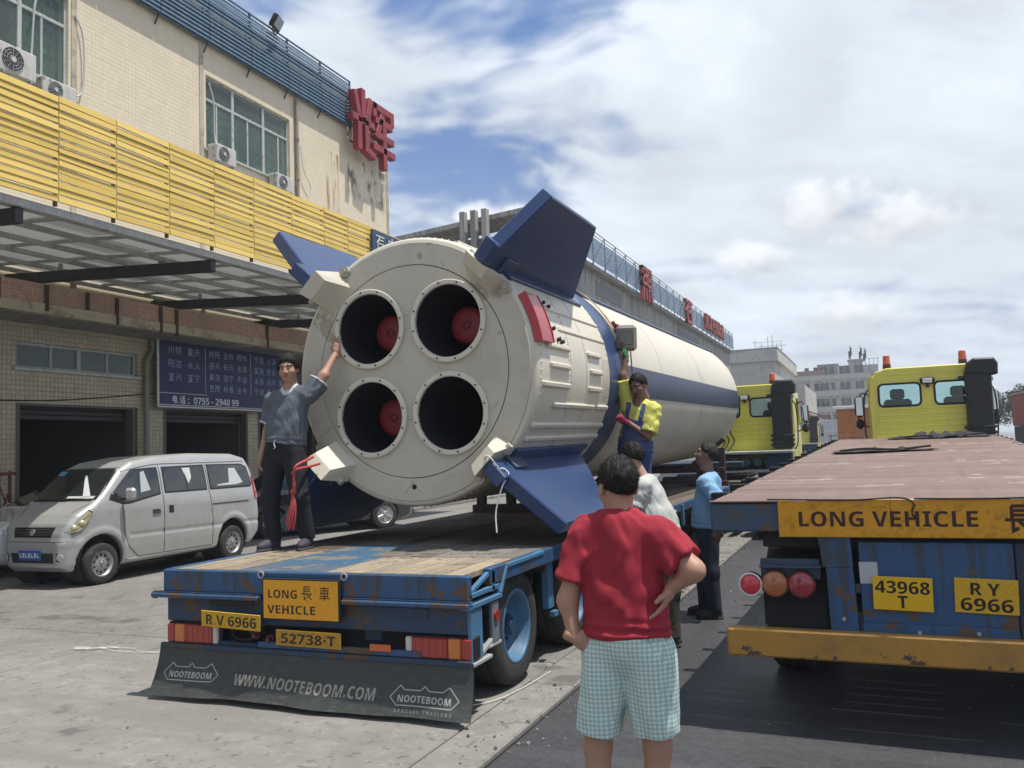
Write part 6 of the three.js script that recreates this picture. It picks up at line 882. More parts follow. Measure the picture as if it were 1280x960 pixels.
    part('tail_lamp', flankPiece(car, [[-1.95, 1.02], [-1.93, 1.42], [-2.0, 1.4], [-2.06, 1.02]], s, 0.004, 0.03, 0.008), mat([0.40, 0.03, 0.035], 0.25, 0, { clearcoat: 1 }), T);
    const m = new THREE.Group(); m.name = 'wing_mirror'; T.add(m); part('shell', box(0.16, 0.18, 0.1, [s * 0.88, 1.27, 1.02], [0, s * 0.3, 0], 0.035), silver, m); part('arm', rod([s * 0.74, 1.2, 1.02], [s * 0.86, 1.22, 1.02], 0.02, 6), MT.black, m);
    // headlamp wraps the corner
    const hp = [[2.09, 0.80], [2.03, 0.84], [1.72, 1.07], [1.66, 1.03], [1.72, 0.92], [1.86, 0.80], [2.0, 0.765]].map(([z, y]) => [nz(z) + 0.015, y]);
    part('headlamp', flankPiece(car, hp, s, 0.006, 0.024, 0.008), new THREE.MeshPhysicalMaterial({ map: SOFT[0], color: lin(0.50, 0.47, 0.30), roughness: 0.12, clearcoat: 1, metalness: 0.25 }), T); part('headlamp_rim', flankPiece(car, hp.map(([z, y]) => [1.72 + (z - 1.72) * 1.1, 0.9 + (y - 0.9) * 1.12]), s, 0.0, 0.012), MT.blackMatt, T);
    parts('headlamp_bulb', [[1.80, 0.84], [1.70, 0.9]].map(([z, y]) => put(new THREE.SphereGeometry(0.05, 14, 10), [s * (car.flank(z, y) - 0.015), y, z])), mat([0.6, 0.55, 0.3], 0.15, 0.4), T);
  }
  // windscreen: sheet between the pillars, on the slope
  const slope = (y) => { for (let a = 0.3, i = 0; i < 400; i++, a += 0.005) if (car.f(0, y, a) > 0) return a; return 1.5; };
  const ws = (x0, x1, y0, y1, o, nx = 14, ny = 8) => { const t = [], P = (i, j) => { const y = lerp(y0, y1, j / ny), k = lerp(x1(y), x0(y), i / nx); const z = car.nose(k, y, -0.2, 2.3); return [k, y + o * 0.7, z + o * 0.7]; }; for (let i = 0; i < nx; i++) for (let j = 0; j < ny; j++) { const [a, b, c, d] = [P(i, j), P(i + 1, j), P(i + 1, j + 1), P(i, j + 1)]; t.push(...a, ...c, ...b, ...a, ...d, ...c); } return crease(fromTris(t), 1); };
  const hx = (k) => (y) => k * lerp(0.66, 0.535, (y - 1.2) / 0.45);
  part('windscreen_rubber', ws(hx(-1.04), hx(1.04), 1.195, 1.665, 0.003), MT.blackMatt, T); part('windscreen', ws(hx(-1), hx(1), 1.21, 1.65, 0.007), glass, T);
  part('sunshade', ws((y) => lerp(0.52, 0.06, (y - 1.24) / 0.32), (y) => lerp(0.36, 0.02, (y - 1.24) / 0.32), 1.24, 1.56, 0.010, 4, 8), mat([0.6, 0.62, 0.62], 0.3), T); part('dash_paper', ws((y) => 0.6, (y) => 0.05, 1.225, 1.26, 0.010, 8, 2), mat([0.5, 0.52, 0.52], 0.4), T);
  part('windscreen_sticker', ws((y) => -0.42, (y) => -0.56, 1.56, 1.62, 0.011, 2, 2), mat([0.12, 0.32, 0.5], 0.4), T); part('wiper', [rod([-0.5, 1.235, slope(1.22) + 0.012], [0.1, 1.225, slope(1.22) + 0.03], 0.008, 5), rod([0.0, 1.235, slope(1.22) + 0.02], [0.55, 1.228, slope(1.22) - 0.02], 0.008, 5)], MT.black, T);
  // nose: grille, bumper mouth, fog lamps, plate
  parts('bonnet_seam', [-1, 1].map((s) => tube([1.00, 1.055, 1.115, 1.165].map((y, i) => { const x = s * (0.46 + 0.05 * i); return [x, y, car.nose(x, y, 0.4, 2.3)]; }), 0.005, 4, 16)), MT.blackMatt, T);
  part('grille', nosePiece(car, [[-0.36, 0.72], [0.36, 0.72], [0.40, 0.86], [-0.40, 0.86]], 0.003, 1.5, 2.4, 0.02), MT.black, T); parts('grille_bar', [0.755, 0.79, 0.825].map((y) => nosePiece(car, [[-0.35, y - 0.008], [0.35, y - 0.008], [0.36, y + 0.008], [-0.36, y + 0.008]], 0.014, 1.5, 2.4, 0.012, 0.002)), MT.dark, T); part('badge', nosePiece(car, circle(0.045, 18, 0, 0.79), 0.022, 1.5, 2.4, 0.012), MT.steel, T);
  part('air_intake', nosePiece(car, [[-0.40, 0.36], [0.40, 0.36], [0.42, 0.50], [-0.42, 0.50]], 0.003, 1.5, 2.4, 0.012), MT.blackMatt, T); for (const s of [-1, 1]) { part('fog_lamp_recess', nosePiece(car, rrect(0.16, 0.13, 0.03, s * 0.55, 0.44), 0.003, 1.4, 2.4, 0.012), MT.dark, T); part('fog_lamp', nosePiece(car, circle(0.045, 16, s * 0.53, 0.44), 0.012, 1.4, 2.4, 0.012), mat([0.5, 0.5, 0.48], 0.2), T); }
  part('number_plate', [nosePiece(car, rrect(0.44, 0.14, 0.01, -0.02, 0.47), 0.022, 1.5, 2.4, 0.008, 0.001)], mat([0.025, 0.09, 0.34], 0.4), T); part('plate_characters', Array.from({ length: 7 }, (_, k) => nosePiece(car, [[-0.21 + k * 0.057, 0.435], [-0.175 + k * 0.057, 0.435], [-0.175 + k * 0.057, 0.445 + 0.06 * (k % 2)], [-0.21 + k * 0.057, 0.505]], 0.03, 1.5, 2.4, 0.003, 0)), mat([0.55, 0.6, 0.65], 0.5), T);
  part('bumper_seam', [nosePiece(car, [[-0.62, 0.655], [0.62, 0.655], [0.62, 0.663], [-0.62, 0.663]], 0.002, 1.2, 2.4, 0.008, 0.001)], MT.blackMatt, T); parts('roof_gutter', [-1, 1].map((s) => tube([-1.8, -1.2, -0.4, 0.3, 0.75, 0.98].map((z) => { const y = 1.70 - (z > 0.5 ? (z - 0.5) * 0.2 : 0); return [s * (car.flank(z, y) + 0.004), y, z]; }), 0.01, 5, 40)), silver, T);
  part('underbody', [span(-0.6, 0.6, 0.2, 0.34, -1.9, 1.7, 0.03), rod([-0.6, 0.28, 1.39], [0.6, 0.28, 1.39], 0.05, 8), rod([-0.6, 0.28, -1.37], [0.6, 0.28, -1.37], 0.05, 8)], MT.blackMatt, T);
}
// ---------------------------------------------------------------- white hatchback at the left edge and dark saloon behind the rocket
function saloon(name, label, at, turn, paint, rimM, spokes) {
  const T = thing(name, label, 'car', at, turn);
  const side = [[-2.28, 0.45], [-2.3, 0.75], [-2.22, 0.98], [-1.6, 1.04], [-0.95, 1.40], [-0.3, 1.455], [0.25, 1.41], [1.05, 1.02], [1.9, 0.88], [2.18, 0.74], [2.26, 0.55], [2.22, 0.28], [2.0, 0.2], [-2.0, 0.22]];
  const car = carBody({ side, ends: [[0.15, 0.80], [0.4, 0.87], [0.7, 0.89], [0.95, 0.87], [1.05, 0.83], [1.42, 0.60], [1.5, 0.5]], plan: [[-2.3, 0.84], [-1.8, 0.96], [-1, 1], [1.2, 1], [1.7, 0.96], [2.1, 0.86], [2.28, 0.68]], arches: [[1.38, 0.32, 0.36], [-1.32, 0.32, 0.36]], k: 0.1, cell: 0.03 });
  part('body', [car.geo], paint, T); const glass = MT.glassDark;
  for (const s of [1, -1]) {
    part('side_window', flankPiece(car, [[0.92, 1.03], [0.25, 1.36], [-0.1, 1.39], [-0.1, 1.03]], s, 0.003, 0.01), glass, T); part('side_window', flankPiece(car, [[-0.16, 1.03], [-0.16, 1.39], [-0.85, 1.36], [-1.2, 1.1], [-1.2, 1.03]], s, 0.003, 0.01), glass, T);
    parts('door_seam', [flankLine(car, [[1.0, 0.98], [0.95, 0.3]], s), flankLine(car, [[-0.12, 1.0], [-0.12, 0.3]], s), flankLine(car, [[-1.05, 1.0], [-0.95, 0.6], [-0.9, 0.32]], s)], MT.blackMatt, T); parts('door_handle', [0.1, -0.85].map((z) => flankPiece(car, [[z, 0.86], [z + 0.18, 0.86], [z + 0.18, 0.89], [z, 0.89]], s, 0.01, 0.02)), paint, T);
    for (const z of [1.38, -1.32]) carWheel(T, [s * 0.78, 0.32, z], 0.32, s, rimM, spokes); parts('arch_lining', [1.38, -1.32].map((z) => put(new THREE.CylinderGeometry(0.345, 0.345, 0.4, 24, 1, true).rotateZ(Math.PI / 2), [s * 0.62, 0.32, z])), MT.blackMatt, T);
    part('headlamp', flankPiece(car, [[2.12, 0.68], [2.1, 0.76], [1.72, 0.86], [1.66, 0.80], [1.9, 0.68]], s, 0.004, 0.02, 0.006), mat([0.6, 0.6, 0.58], 0.1, 0, { clearcoat: 1 }), T); part('tail_lamp', flankPiece(car, [[-2.12, 0.75], [-2.1, 0.9], [-1.85, 0.93], [-1.9, 0.78]], s, 0.004, 0.02, 0.006), mat([0.4, 0.03, 0.03], 0.2, 0, { clearcoat: 1 }), T);
    part('wing_mirror', box(0.18, 0.13, 0.1, [s * 0.98, 1.04, 0.72], [0, s * 0.2, 0], 0.04), paint, T);
  }
  part('grille', nosePiece(car, [[-0.42, 0.52], [0.42, 0.52], [0.5, 0.7], [-0.5, 0.7]], 0.003, 1.2, 2.5, 0.02), MT.black, T); parts('grille_bar', [0.56, 0.61, 0.66].map((y) => nosePiece(car, [[-0.44, y], [0.44, y], [0.44, y + 0.014], [-0.44, y + 0.014]], 0.014, 1.2, 2.5, 0.012, 0.002)), MT.steel, T); part('air_intake', nosePiece(car, [[-0.6, 0.3], [0.6, 0.3], [0.55, 0.42], [-0.55, 0.42]], 0.003, 1.2, 2.5, 0.012), MT.blackMatt, T);
  const scr = (y0, y1, w0, w1, za, zb) => { const t = [], P = (i, j) => { const y = lerp(y0, y1, j / 6), x = lerp(-1, 1, i / 8) * lerp(w0, w1, j / 6); let a = za, b = zb; for (let k = 0; k < 24; k++) { const m = (a + b) / 2; car.f(x, y, m) < 0 ? (a = m) : (b = m); } return [x, y + 0.005, a + Math.sign(zb) * 0.005]; }; for (let i = 0; i < 8; i++) for (let j = 0; j < 6; j++) { const [a, b, c, d] = [P(i, j), P(i + 1, j), P(i + 1, j + 1), P(i, j + 1)]; t.push(...a, ...b, ...c, ...a, ...c, ...d); } return crease(fromTris(t), 1); };
  part('windscreen', scr(1.06, 1.39, 0.72, 0.52, -0.2, 2.3), glass, T); part('rear_window', scr(1.08, 1.37, 0.7, 0.52, -0.4, -2.3), glass, T);
  part('underbody', span(-0.65, 0.65, 0.2, 0.34, -2, 2, 0.03), MT.blackMatt, T);
  return T;
}
saloon('white_hatchback', 'white car at the left edge, mostly hidden behind the silver minivan', [-13.3, 0, -11.5], 0.0, mat([0.70, 0.70, 0.67], 0.25, 0, { clearcoat: 1, clearcoatRoughness: 0.06 }), MT.steel, 0);
saloon('dark_saloon', 'dark grey saloon car with bright alloy wheels parked beyond the rocket fins', [-12.1, 0, -16.9], 2.575, mat([0.02, 0.022, 0.026], 0.22, 0.2, { clearcoat: 1, clearcoatRoughness: 0.05 }), mat([0.62, 0.62, 0.62], 0.3, 0.6), 5);
// ---------------------------------------------------------------- people
const sub = (a, b) => [a[0] - b[0], a[1] - b[1], a[2] - b[2]], add = (a, b, k = 1) => [a[0] + b[0] * k, a[1] + b[1] * k, a[2] + b[2] * k], dot = (a, b) => a[0] * b[0] + a[1] * b[1] + a[2] * b[2], len = (a) => Math.hypot(...a), unit = (a) => { const l = len(a) || 1; return [a[0] / l, a[1] / l, a[2] / l]; }, cross = (a, b) => [a[1] * b[2] - a[2] * b[1], a[2] * b[0] - a[0] * b[2], a[0] * b[1] - a[1] * b[0]], mixv = (a, b, t) => [lerp(a[0], b[0], t), lerp(a[1], b[1], t), lerp(a[2], b[2], t)];
// tapered capsule
const cone = (a, b, ra, rb) => { const d = sub(b, a), L2 = dot(d, d); return (x, y, z) => { const px = x - a[0], py = y - a[1], pz = z - a[2], t = clamp((px * d[0] + py * d[1] + pz * d[2]) / L2); return Math.hypot(px - d[0] * t, py - d[1] * t, pz - d[2] * t) - lerp(ra, rb, t); }; };
const ell = (c, r, F) => (x, y, z) => { let p = [x - c[0], y - c[1], z - c[2]]; if (F) p = [dot(p, F[0]), dot(p, F[1]), dot(p, F[2])]; const k0 = Math.hypot(p[0] / r[0], p[1] / r[1], p[2] / r[2]), k1 = Math.hypot(p[0] / r[0] ** 2, p[1] / r[1] ** 2, p[2] / r[2] ** 2); return k0 < 1e-4 ? -Math.min(...r) : k0 * (k0 - 1) / k1; };
const blend = (fs, k) => (x, y, z) => { let d = fs[0](x, y, z); for (let i = 1; i < fs.length; i++) d = smin(d, fs[i](x, y, z), k); return d; };
const noise3 = (x, y, z) => (vnoise(x + 3.1 * z, y - 1.7 * z) + vnoise(y * 1.3 + 9, z * 1.3 + x * 0.4) + vnoise(z * 1.1 - 5, x * 1.2 + y * 0.5)) / 3 - 0.5;
function placed(g, o, X, Y, Z) { const m = new THREE.Matrix4().makeBasis(V(...X), V(...Y), V(...Z)).setPosition(V(...o)); g.applyMatrix4(m); if (m.determinant() < 0 && g.index) { const ix = g.index.array; for (let i = 0; i < ix.length; i += 3) { const t = ix[i]; ix[i] = ix[i + 1]; ix[i + 1] = t; } } return g; }
// head in its own axes: x to the side, y up, z out of the face
function headGeo(skin, hairC, cell = 0.0045) {
  const eyes = [-1, 1].map((s) => ell([s * 0.031, 0.006, 0.079], [0.014, 0.011, 0.012])), sock = [-1, 1].map((s) => ell([s * 0.031, 0.010, 0.102], [0.023, 0.016, 0.02]));
  const base = blend([ell([0, 0.035, -0.012], [0.074, 0.087, 0.094]), ell([0, -0.028, 0.020], [0.061, 0.083, 0.070]), ell([0, -0.080, 0.036], [0.040, 0.030, 0.045]), ell([-0.04, -0.025, 0.055], [0.022, 0.02, 0.026]), ell([0.04, -0.025, 0.055], [0.022, 0.02, 0.026])], 0.035);
  const nose = blend([cone([0, 0.016, 0.086], [0, -0.026, 0.104], 0.008, 0.0125), ell([-0.012, -0.030, 0.094], [0.009, 0.008, 0.011]), ell([0.012, -0.030, 0.094], [0.009, 0.008, 0.011])], 0.008), lip = blend([ell([0, -0.056, 0.086], [0.023, 0.0055, 0.010]), ell([0, -0.067, 0.084], [0.020, 0.0065, 0.010])], 0.004), ears = [-1, 1].map((s) => ell([s * 0.077, -0.006, -0.008], [0.012, 0.031, 0.019])), brow = cone([-0.042, 0.030, 0.078], [0.042, 0.030, 0.078], 0.011, 0.011), neck = cone([0, -0.06, -0.018], [0, -0.15, -0.03], 0.052, 0.054);
  const f = (x, y, z) => { let d = smin(base(x, y, z), neck(x, y, z), 0.03); d = smin(d, brow(x, y, z), 0.02); for (const q of sock) d = smax(d, -q(x, y, z), 0.014); d = Math.min(d, eyes[0](x, y, z), eyes[1](x, y, z)); d = smin(d, nose(x, y, z), 0.012); d = smin(d, lip(x, y, z), 0.006); for (const q of ears) d = smin(d, q(x, y, z), 0.008); return d; };
  const colour = (x, y, z) => { if (z > 0.05) { if (lip(x, y, z) < 0.003) return [skin[0] * 0.75, skin[1] * 0.45, skin[2] * 0.45]; for (const s of [-1, 1]) { const ex = x - s * 0.031, ey = y - 0.006; if (Math.abs(ex) < 0.013 && Math.abs(ey) < 0.006 && z > 0.08) return Math.abs(ex) < 0.006 ? [0.015, 0.01, 0.008] : [0.34, 0.3, 0.27]; const bx = x - s * 0.033; if (Math.abs(bx) < 0.021 && Math.abs(y - 0.029 + Math.abs(bx) * 0.15) < 0.0055) return hairC; } } return skin; };
  return isoMesh(f, [-0.1, -0.16, -0.125], [0.1, 0.135, 0.13], cell, colour);
}
function hairGeo({ len: L = 0.012, nape = -0.055, fringe = 0.074, sd = 1, cell = 0.005 } = {}) {
  const cap = ell([0, 0.038, -0.014], [0.074 + L, 0.087 + L * 1.25, 0.094 + L]); const k = (fringe - nape) / 0.17;
  const f = (x, y, z) => { const n = noise3(x * 95 + sd * 7, y * 40, z * 60 + sd * 3), n2 = noise3(x * 30 + sd, y * 30, z * 30); return smax(cap(x, y, z) + 0.012 * n + 0.016 * n2, (nape + (z + 0.09) * k + 0.022 * n + 0.03 * n2 - y - (Math.abs(x) > 0.06 && z > -0.02 && z < 0.04 ? 0.02 : 0)) * 0.8, 0.035); };
  const g = isoMesh(f, [-0.11, -0.1, -0.14], [0.11, 0.16, 0.12], cell), P = g.attributes.position, N = g.attributes.normal, t = [];
  // short locks over the cap, combed down and back
  for (let i = 0; i < P.count; i++) if (hash(i, sd) < 0.5) { const n = [N.getX(i), N.getY(i), N.getZ(i)], p = [P.getX(i), P.getY(i), P.getZ(i)]; const comb = [p[0] * 6 + (hash(i, 2) - 0.5) * 1.2, -0.5 + (hash(i, 3) - 0.5) * 0.8, p[2] * 5 - 0.2 + (hash(i, 4) - 0.5)]; const d = unit(add(sub(comb, n.map((q) => q * dot(n, comb))), n, 0.10 + 0.2 * hash(i, 5))), s = unit(cross(n, d)), l = 0.010 + 0.014 * hash(i, 6), w = 0.0016; const a = add(p, n, -0.002); t.push(...add(a, s, w), ...add(a, s, -w), ...add(a, d, l)); }
  const lk = fromTris(t), nn = lk.attributes.normal; g.computeBoundingBox(); const both = g.toNonIndexed(); return mergeGeometries([both, lk].map((q) => { q.deleteAttribute('uv'); return q; }));
}
// hand in its own axes: x towards the thumb, y along the fingers, z out of the palm
function handGeo(curl, skin, spread = 0.06, grow = 1) {
  const fs = [ell([0, 0.048, 0], [0.040, 0.050, 0.0155]), cone([0, -0.03, 0], [0, 0.02, 0], 0.025, 0.024)], fin = [];
  [[0.030, 0.088, 0.074, 0.0085], [0.010, 0.094, 0.082, 0.009], [-0.011, 0.090, 0.076, 0.0085], [-0.030, 0.078, 0.060, 0.0075]].forEach(([x, y, l, r], i) => { let p = [x, y - 0.012, 0], a = 0.12 + curl * 0.5; const tilt = spread * (1.2 - i); const seg = [0.46, 0.31, 0.26]; const chain = []; for (let k = 0; k < 3; k++) { const q = [p[0] + Math.sin(tilt) * l * seg[k], p[1] + Math.cos(a) * l * seg[k], p[2] + Math.sin(a) * l * seg[k]]; chain.push(cone(p, q, r * grow * (1 - 0.08 * k), r * grow * (1 - 0.08 * (k + 1)))); p = q; a += curl * 0.95; } fin.push(blend(chain, 0.003)); });
  const th = blend([cone([0.022, 0.018, 0.004], [0.048, 0.046, 0.014 + curl * 0.01], 0.015, 0.0115), cone([0.048, 0.046, 0.014 + curl * 0.01], [0.058 - curl * 0.012, 0.072, 0.022 + curl * 0.022], 0.0112, 0.009)], 0.006), palm = blend(fs, 0.02);
  const f = (x, y, z) => { let d = smin(palm(x, y, z), th(x, y, z), 0.010); for (const q of fin) d = smin(d, q(x, y, z), 0.005); return d; };
  return isoMesh(f, [-0.065, -0.05, -0.04], [0.085, 0.185, 0.13], 0.0036, () => skin);
}
const SKINM = new THREE.MeshPhysicalMaterial({ vertexColors: true, roughness: 0.55, sheen: 0.15, sheenRoughness: 0.6 });
function person(o) {
  const T = thing('person', o.label, 'person', o.base), B = o.base, J = {}; for (const k in o.j) J[k] = sub(o.j[k], B);
  const skin = o.skin ?? [0.38, 0.215, 0.145], hairC = o.hairC ?? [0.012, 0.010, 0.009], fat = o.fat ?? 1;
  const up = unit(sub(J.neck, J.pelvis)), sd = unit(sub(J.shR, J.shL)), side = unit(sub(sd, up.map((q) => q * dot(sd, up)))), fw = cross(side, up).map((q) => -q), F = [side, up, fw];  // side points to the person's right
  const Lt = len(sub(J.neck, J.pelvis)), tp = (u, v, w) => [0, 1, 2].map((i) => J.pelvis[i] + side[i] * u + up[i] * v * Lt + fw[i] * w), half = len(sub(J.shR, J.shL)) / 2;
  const uvw = (x, y, z) => { const p = [x - J.pelvis[0], y - J.pelvis[1], z - J.pelvis[2]]; return [dot(p, side), dot(p, up) / Lt, dot(p, fw)]; };
  const torso = (g, gw = 0) => blend([ell(tp(0, 0.04, -0.005), [0.158 * fat + g, 0.15 + g, 0.112 * fat + g], F), ell(tp(0, 0.36, 0.012), [0.142 * fat + g + gw, 0.17 + g, 0.10 * fat + g + gw * 0.8], F), ell(tp(0, 0.70, 0.0), [half * 0.90 + g, 0.175 + g, 0.112 * fat + g], F)], 0.07);
  const yoke = (g) => ['shL', 'shR'].map((k) => cone(add(tp(0, 0.97, -0.012), J[k], 0).map((q, i) => q), add(J[k], up, 0.012), 0.055 + g, 0.052 + g));
  const arm = (s, g) => [cone(J['sh' + s], J['el' + s], 0.052 + g, 0.041 + g), cone(J['el' + s], J['wr' + s], 0.041 + g, 0.027 + g)];
  const leg = (s, g) => [cone(J['hip' + s], J['kn' + s], 0.084 * fat + g, 0.056 + g), cone(J['kn' + s], mixv(J['kn' + s], J['an' + s], 0.35), 0.053 + g, 0.056 + g), cone(mixv(J['kn' + s], J['an' + s], 0.35), J['an' + s], 0.056 + g, 0.037 + g)];
  const bodyF = blend([torso(-0.006), ...yoke(-0.004), ...arm('L', 0), ...arm('R', 0), ...leg('L', 0), ...leg('R', 0), cone(tp(0, 0.95, 0), J.head, 0.058, 0.05), ...['L', 'R'].map((s) => cone(J['an' + s], add(J['an' + s], o.toe[s], 0.12), 0.035, 0.025))], 0.035);
  const box3 = (ks, m) => { const lo = [1e9, 1e9, 1e9], hi = [-1e9, -1e9, -1e9]; for (const k of ks) for (let i = 0; i < 3; i++) { lo[i] = Math.min(lo[i], J[k][i] - m); hi[i] = Math.max(hi[i], J[k][i] + m); } return [lo, hi]; };
  const all = Object.keys(J), [lo, hi] = box3(all, 0.2); lo[1] = Math.max(lo[1], -0.02);
  const parts = [isoMesh(bodyF, lo, hi, 0.014, () => skin)];
  // head and hands, each on its own finer grid
  const hf = unit(o.look), hx0 = unit(cross([0, 1, 0], hf)), hu0 = cross(hf, hx0), c = Math.cos(o.tilt ?? 0), s2 = Math.sin(o.tilt ?? 0), hx = add(hx0.map((q) => q * c), hu0, s2), hu = add(hu0.map((q) => q * c), hx0, -s2);
  parts.push(placed(headGeo(skin, hairC), J.head, hx, hu, hf));
  for (const s of ['L', 'R']) { const h = o.hand[s]; if (!h || h.glove) continue; const Y = unit(h.dir), Z0 = unit(h.palm), Z = unit(sub(Z0, Y.map((q) => q * dot(Z0, Y)))), X = cross(Y, Z).map((q) => q * (s === 'R' ? -1 : 1)); parts.push(placed(handGeo(h.curl ?? 0.35, skin, h.spread), J['wr' + s], X, Y, Z)); }
  part('body', parts, SKINM, T);
  for (const s of ['L', 'R']) { const h = o.hand[s]; if (!h?.glove) continue; const Y = unit(h.dir), Z0 = unit(h.palm), Z = unit(sub(Z0, Y.map((q) => q * dot(Z0, Y)))), X = cross(Y, Z).map((q) => q * (s === 'R' ? -1 : 1)); part('glove', [placed(handGeo(h.curl ?? 0.5, h.glove, h.spread, 1.2), J['wr' + s], X, Y, Z)], new THREE.MeshPhysicalMaterial({ vertexColors: true, roughness: 0.9 }), T); }
  part('hair', [placed(hairGeo(o.hair), J.head, hx, hu, hf)], new THREE.MeshPhysicalMaterial({ color: lin(...hairC), roughness: 0.62, specularIntensity: 0.5 }), T);
  // shirt
  const S = o.shirt; {
    const g = S.loose ?? 0.02, slv = (s) => { const a = J['sh' + s], b = J['el' + s], e = S.sleeve ?? 0.62, d = unit(sub(b, a)), L = len(sub(b, a)) * e, q = cone(add(a, d, -0.01), add(a, d, L + 0.04), 0.062 + g, 0.058 + g + (S.flare ?? 0.012)); return { f: (x, y, z) => smax(q(x, y, z), dot([x - a[0], y - a[1], z - a[2]], d) - L, 0.008), d, L, a }; };
    const sl = { L: slv('L'), R: slv('R') }, tr = torso(g * 0.8, S.belly ?? 0.014), hang = (x, y, z) => { const [u, v, w] = uvw(x, y, z); const r = Math.hypot(u / ((S.width ?? 0.168) * fat), w / ((S.depth ?? 0.122) * fat)); return Math.max((r - 1) * 0.13 * fat, 0); }; const hangF = (x, y, z) => smax(smax(hang(x, y, z), (uvw(x, y, z)[1] - 0.62) * Lt, 0.16), (-0.3 - uvw(x, y, z)[1]) * Lt, 0.02);
    const hem = S.hem ?? 0.02, fold = S.fold ?? 0.007, nk = cone(tp(0, 0.9, 0.012), add(J.head, up, -0.02), S.neck ?? 0.066, 0.07), yk = yoke(g * 0.55);
    const base = (x, y, z) => { let d = smin(tr(x, y, z), hangF(x, y, z), 0.06); for (const q of yk) d = smin(d, q(x, y, z), 0.05); d = smin(d, sl.L.f(x, y, z), 0.035); return smin(d, sl.R.f(x, y, z), 0.035); };
    const f0 = (x, y, z) => { const [u, v, w] = uvw(x, y, z); let d = base(x, y, z); d += fold * (1.5 * noise3(u * 9 + 3, v * 5 + u * 6, w * 9) + 0.9 * noise3(u * 22, v * 7 - u * 10, w * 22)) * 2; d += fold * ss(0.26, 0.04, v) * 0.5 * Math.sin(v * 75 + 5 * noise3(u * 9, v * 3, w * 9) + u * 14); d += fold * 0.5 * ss(0.16, 0.30, Math.abs(u)) * Math.sin(u * 60 + v * 26 + 6 * noise3(u * 8, v * 8, w * 8)); return d; };
    const cutF = (x, y, z) => { const [u, v, w] = uvw(x, y, z); return Math.max((hem + 0.01 * Math.sin(u * 18 + w * 9) - v) * Lt, -nk(x, y, z)); };
    const f = (x, y, z) => smax(f0(x, y, z), cutF(x, y, z), 0.006);
    const [l2, h2] = box3(['pelvis', 'neck', 'shL', 'shR', 'elL', 'elR', 'hipL', 'hipR'], 0.19);
    part('shirt', [isoMesh(f, l2, h2, 0.011)], S.m, T);
    if (S.trim) { const bands = (x, y, z) => { let b = Math.abs(nk(x, y, z)) - 0.013; for (const s of ['L', 'R']) { const q = sl[s]; b = Math.min(b, Math.max(Math.abs(dot([x - q.a[0], y - q.a[1], z - q.a[2]], q.d) - q.L + 0.004) - 0.009, q.f(x, y, z) - 0.02)); } if (uvw(x, y, z)[1] > 0.75 && nk(x, y, z) > 0.014 && Math.abs(uvw(x, y, z)[0]) < 0.1) b = Math.max(b, 0.01); return Math.max(f0(x, y, z) - 0.004, b); }; part('trim', [isoMesh(bands, l2, h2, 0.007)], S.trim, T); }
    if (S.collar) { const ck = cone(tp(0, 0.93, 0.0), tp(0, 1.1, 0.01), 0.066, 0.072); const q = (x, y, z) => { const [u, v, w] = uvw(x, y, z); return Math.max(Math.abs(ck(x, y, z)) - 0.008, (0.92 - v) * Lt, (v - 1.04 + Math.max(0, w) * 1.5) * Lt); }; const [l3, h3] = [add(tp(0, 1, 0), [-0.14, -0.14, -0.14]), add(tp(0, 1, 0), [0.14, 0.14, 0.14])]; part('collar', [isoMesh(q, l3, h3, 0.006)], S.collar, T); }
    T.userData.f = undefined; delete T.userData.f;
    o.shirtF = f0;
  }
  // trousers or shorts
  const P = o.lower; {
    const g = P.loose ?? 0.014, seat = ell(tp(0, 0.02, -0.006), [(P.seatW ?? 0.165) * fat + g, 0.16 + g, (P.seatD ?? 0.12) * fat + g], F), fs = [seat];
    for (const s of ['L', 'R']) { const h = J['hip' + s], k = J['kn' + s], a = J['an' + s]; if (P.shorts) fs.push(cone(h, mixv(h, k, P.shorts + 0.12), 0.098 * fat + g, (P.wide ?? 0.115) + g)); else fs.push(cone(h, k, 0.092 * fat + g, 0.066 + g), cone(k, a, 0.064 + g, 0.054 + g)); }
    const core = blend(fs, P.k ?? 0.04), waist = P.waist ?? 0.16, hemAt = {};
    const f = (x, y, z) => { const [u, v, w] = uvw(x, y, z); let d = core(x, y, z); d += (P.fold ?? 0.006) * 2 * (1.3 * noise3(x * 10, y * 4.5, z * 10) + 0.8 * noise3(x * 20, y * 12 + x * 8, z * 20)); const l = u < 0 ? 'L' : 'R', h = J['hip' + l], k = J['kn' + l], a = J['an' + l], e = P.shorts ? mixv(h, k, P.shorts) : add(a, [0, P.cuff ?? 0.0, 0]), dir = P.shorts ? unit(sub(k, h)) : [0, -1, 0]; d = smax(d, dot([x - e[0], y - e[1], z - e[2]], dir), 0.006); return smax(d, (v - waist) * Lt, 0.006); };
    const [l2, h2] = box3(['pelvis', 'hipL', 'hipR', 'knL', 'knR', ...(P.shorts ? [] : ['anL', 'anR'])], 0.2);
    part(P.shorts ? 'shorts' : 'trousers', [isoMesh(f, l2, h2, 0.012)], P.m, T);
    if (P.cord) part('drawstring', [tube([tp(0.005, 0.13, 0.15), tp(0.012, 0.05, 0.155), tp(-0.006, 0.0, 0.158), tp(0.006, -0.03, 0.155)], 0.004, 5, 16)], MT.white, T);
  }
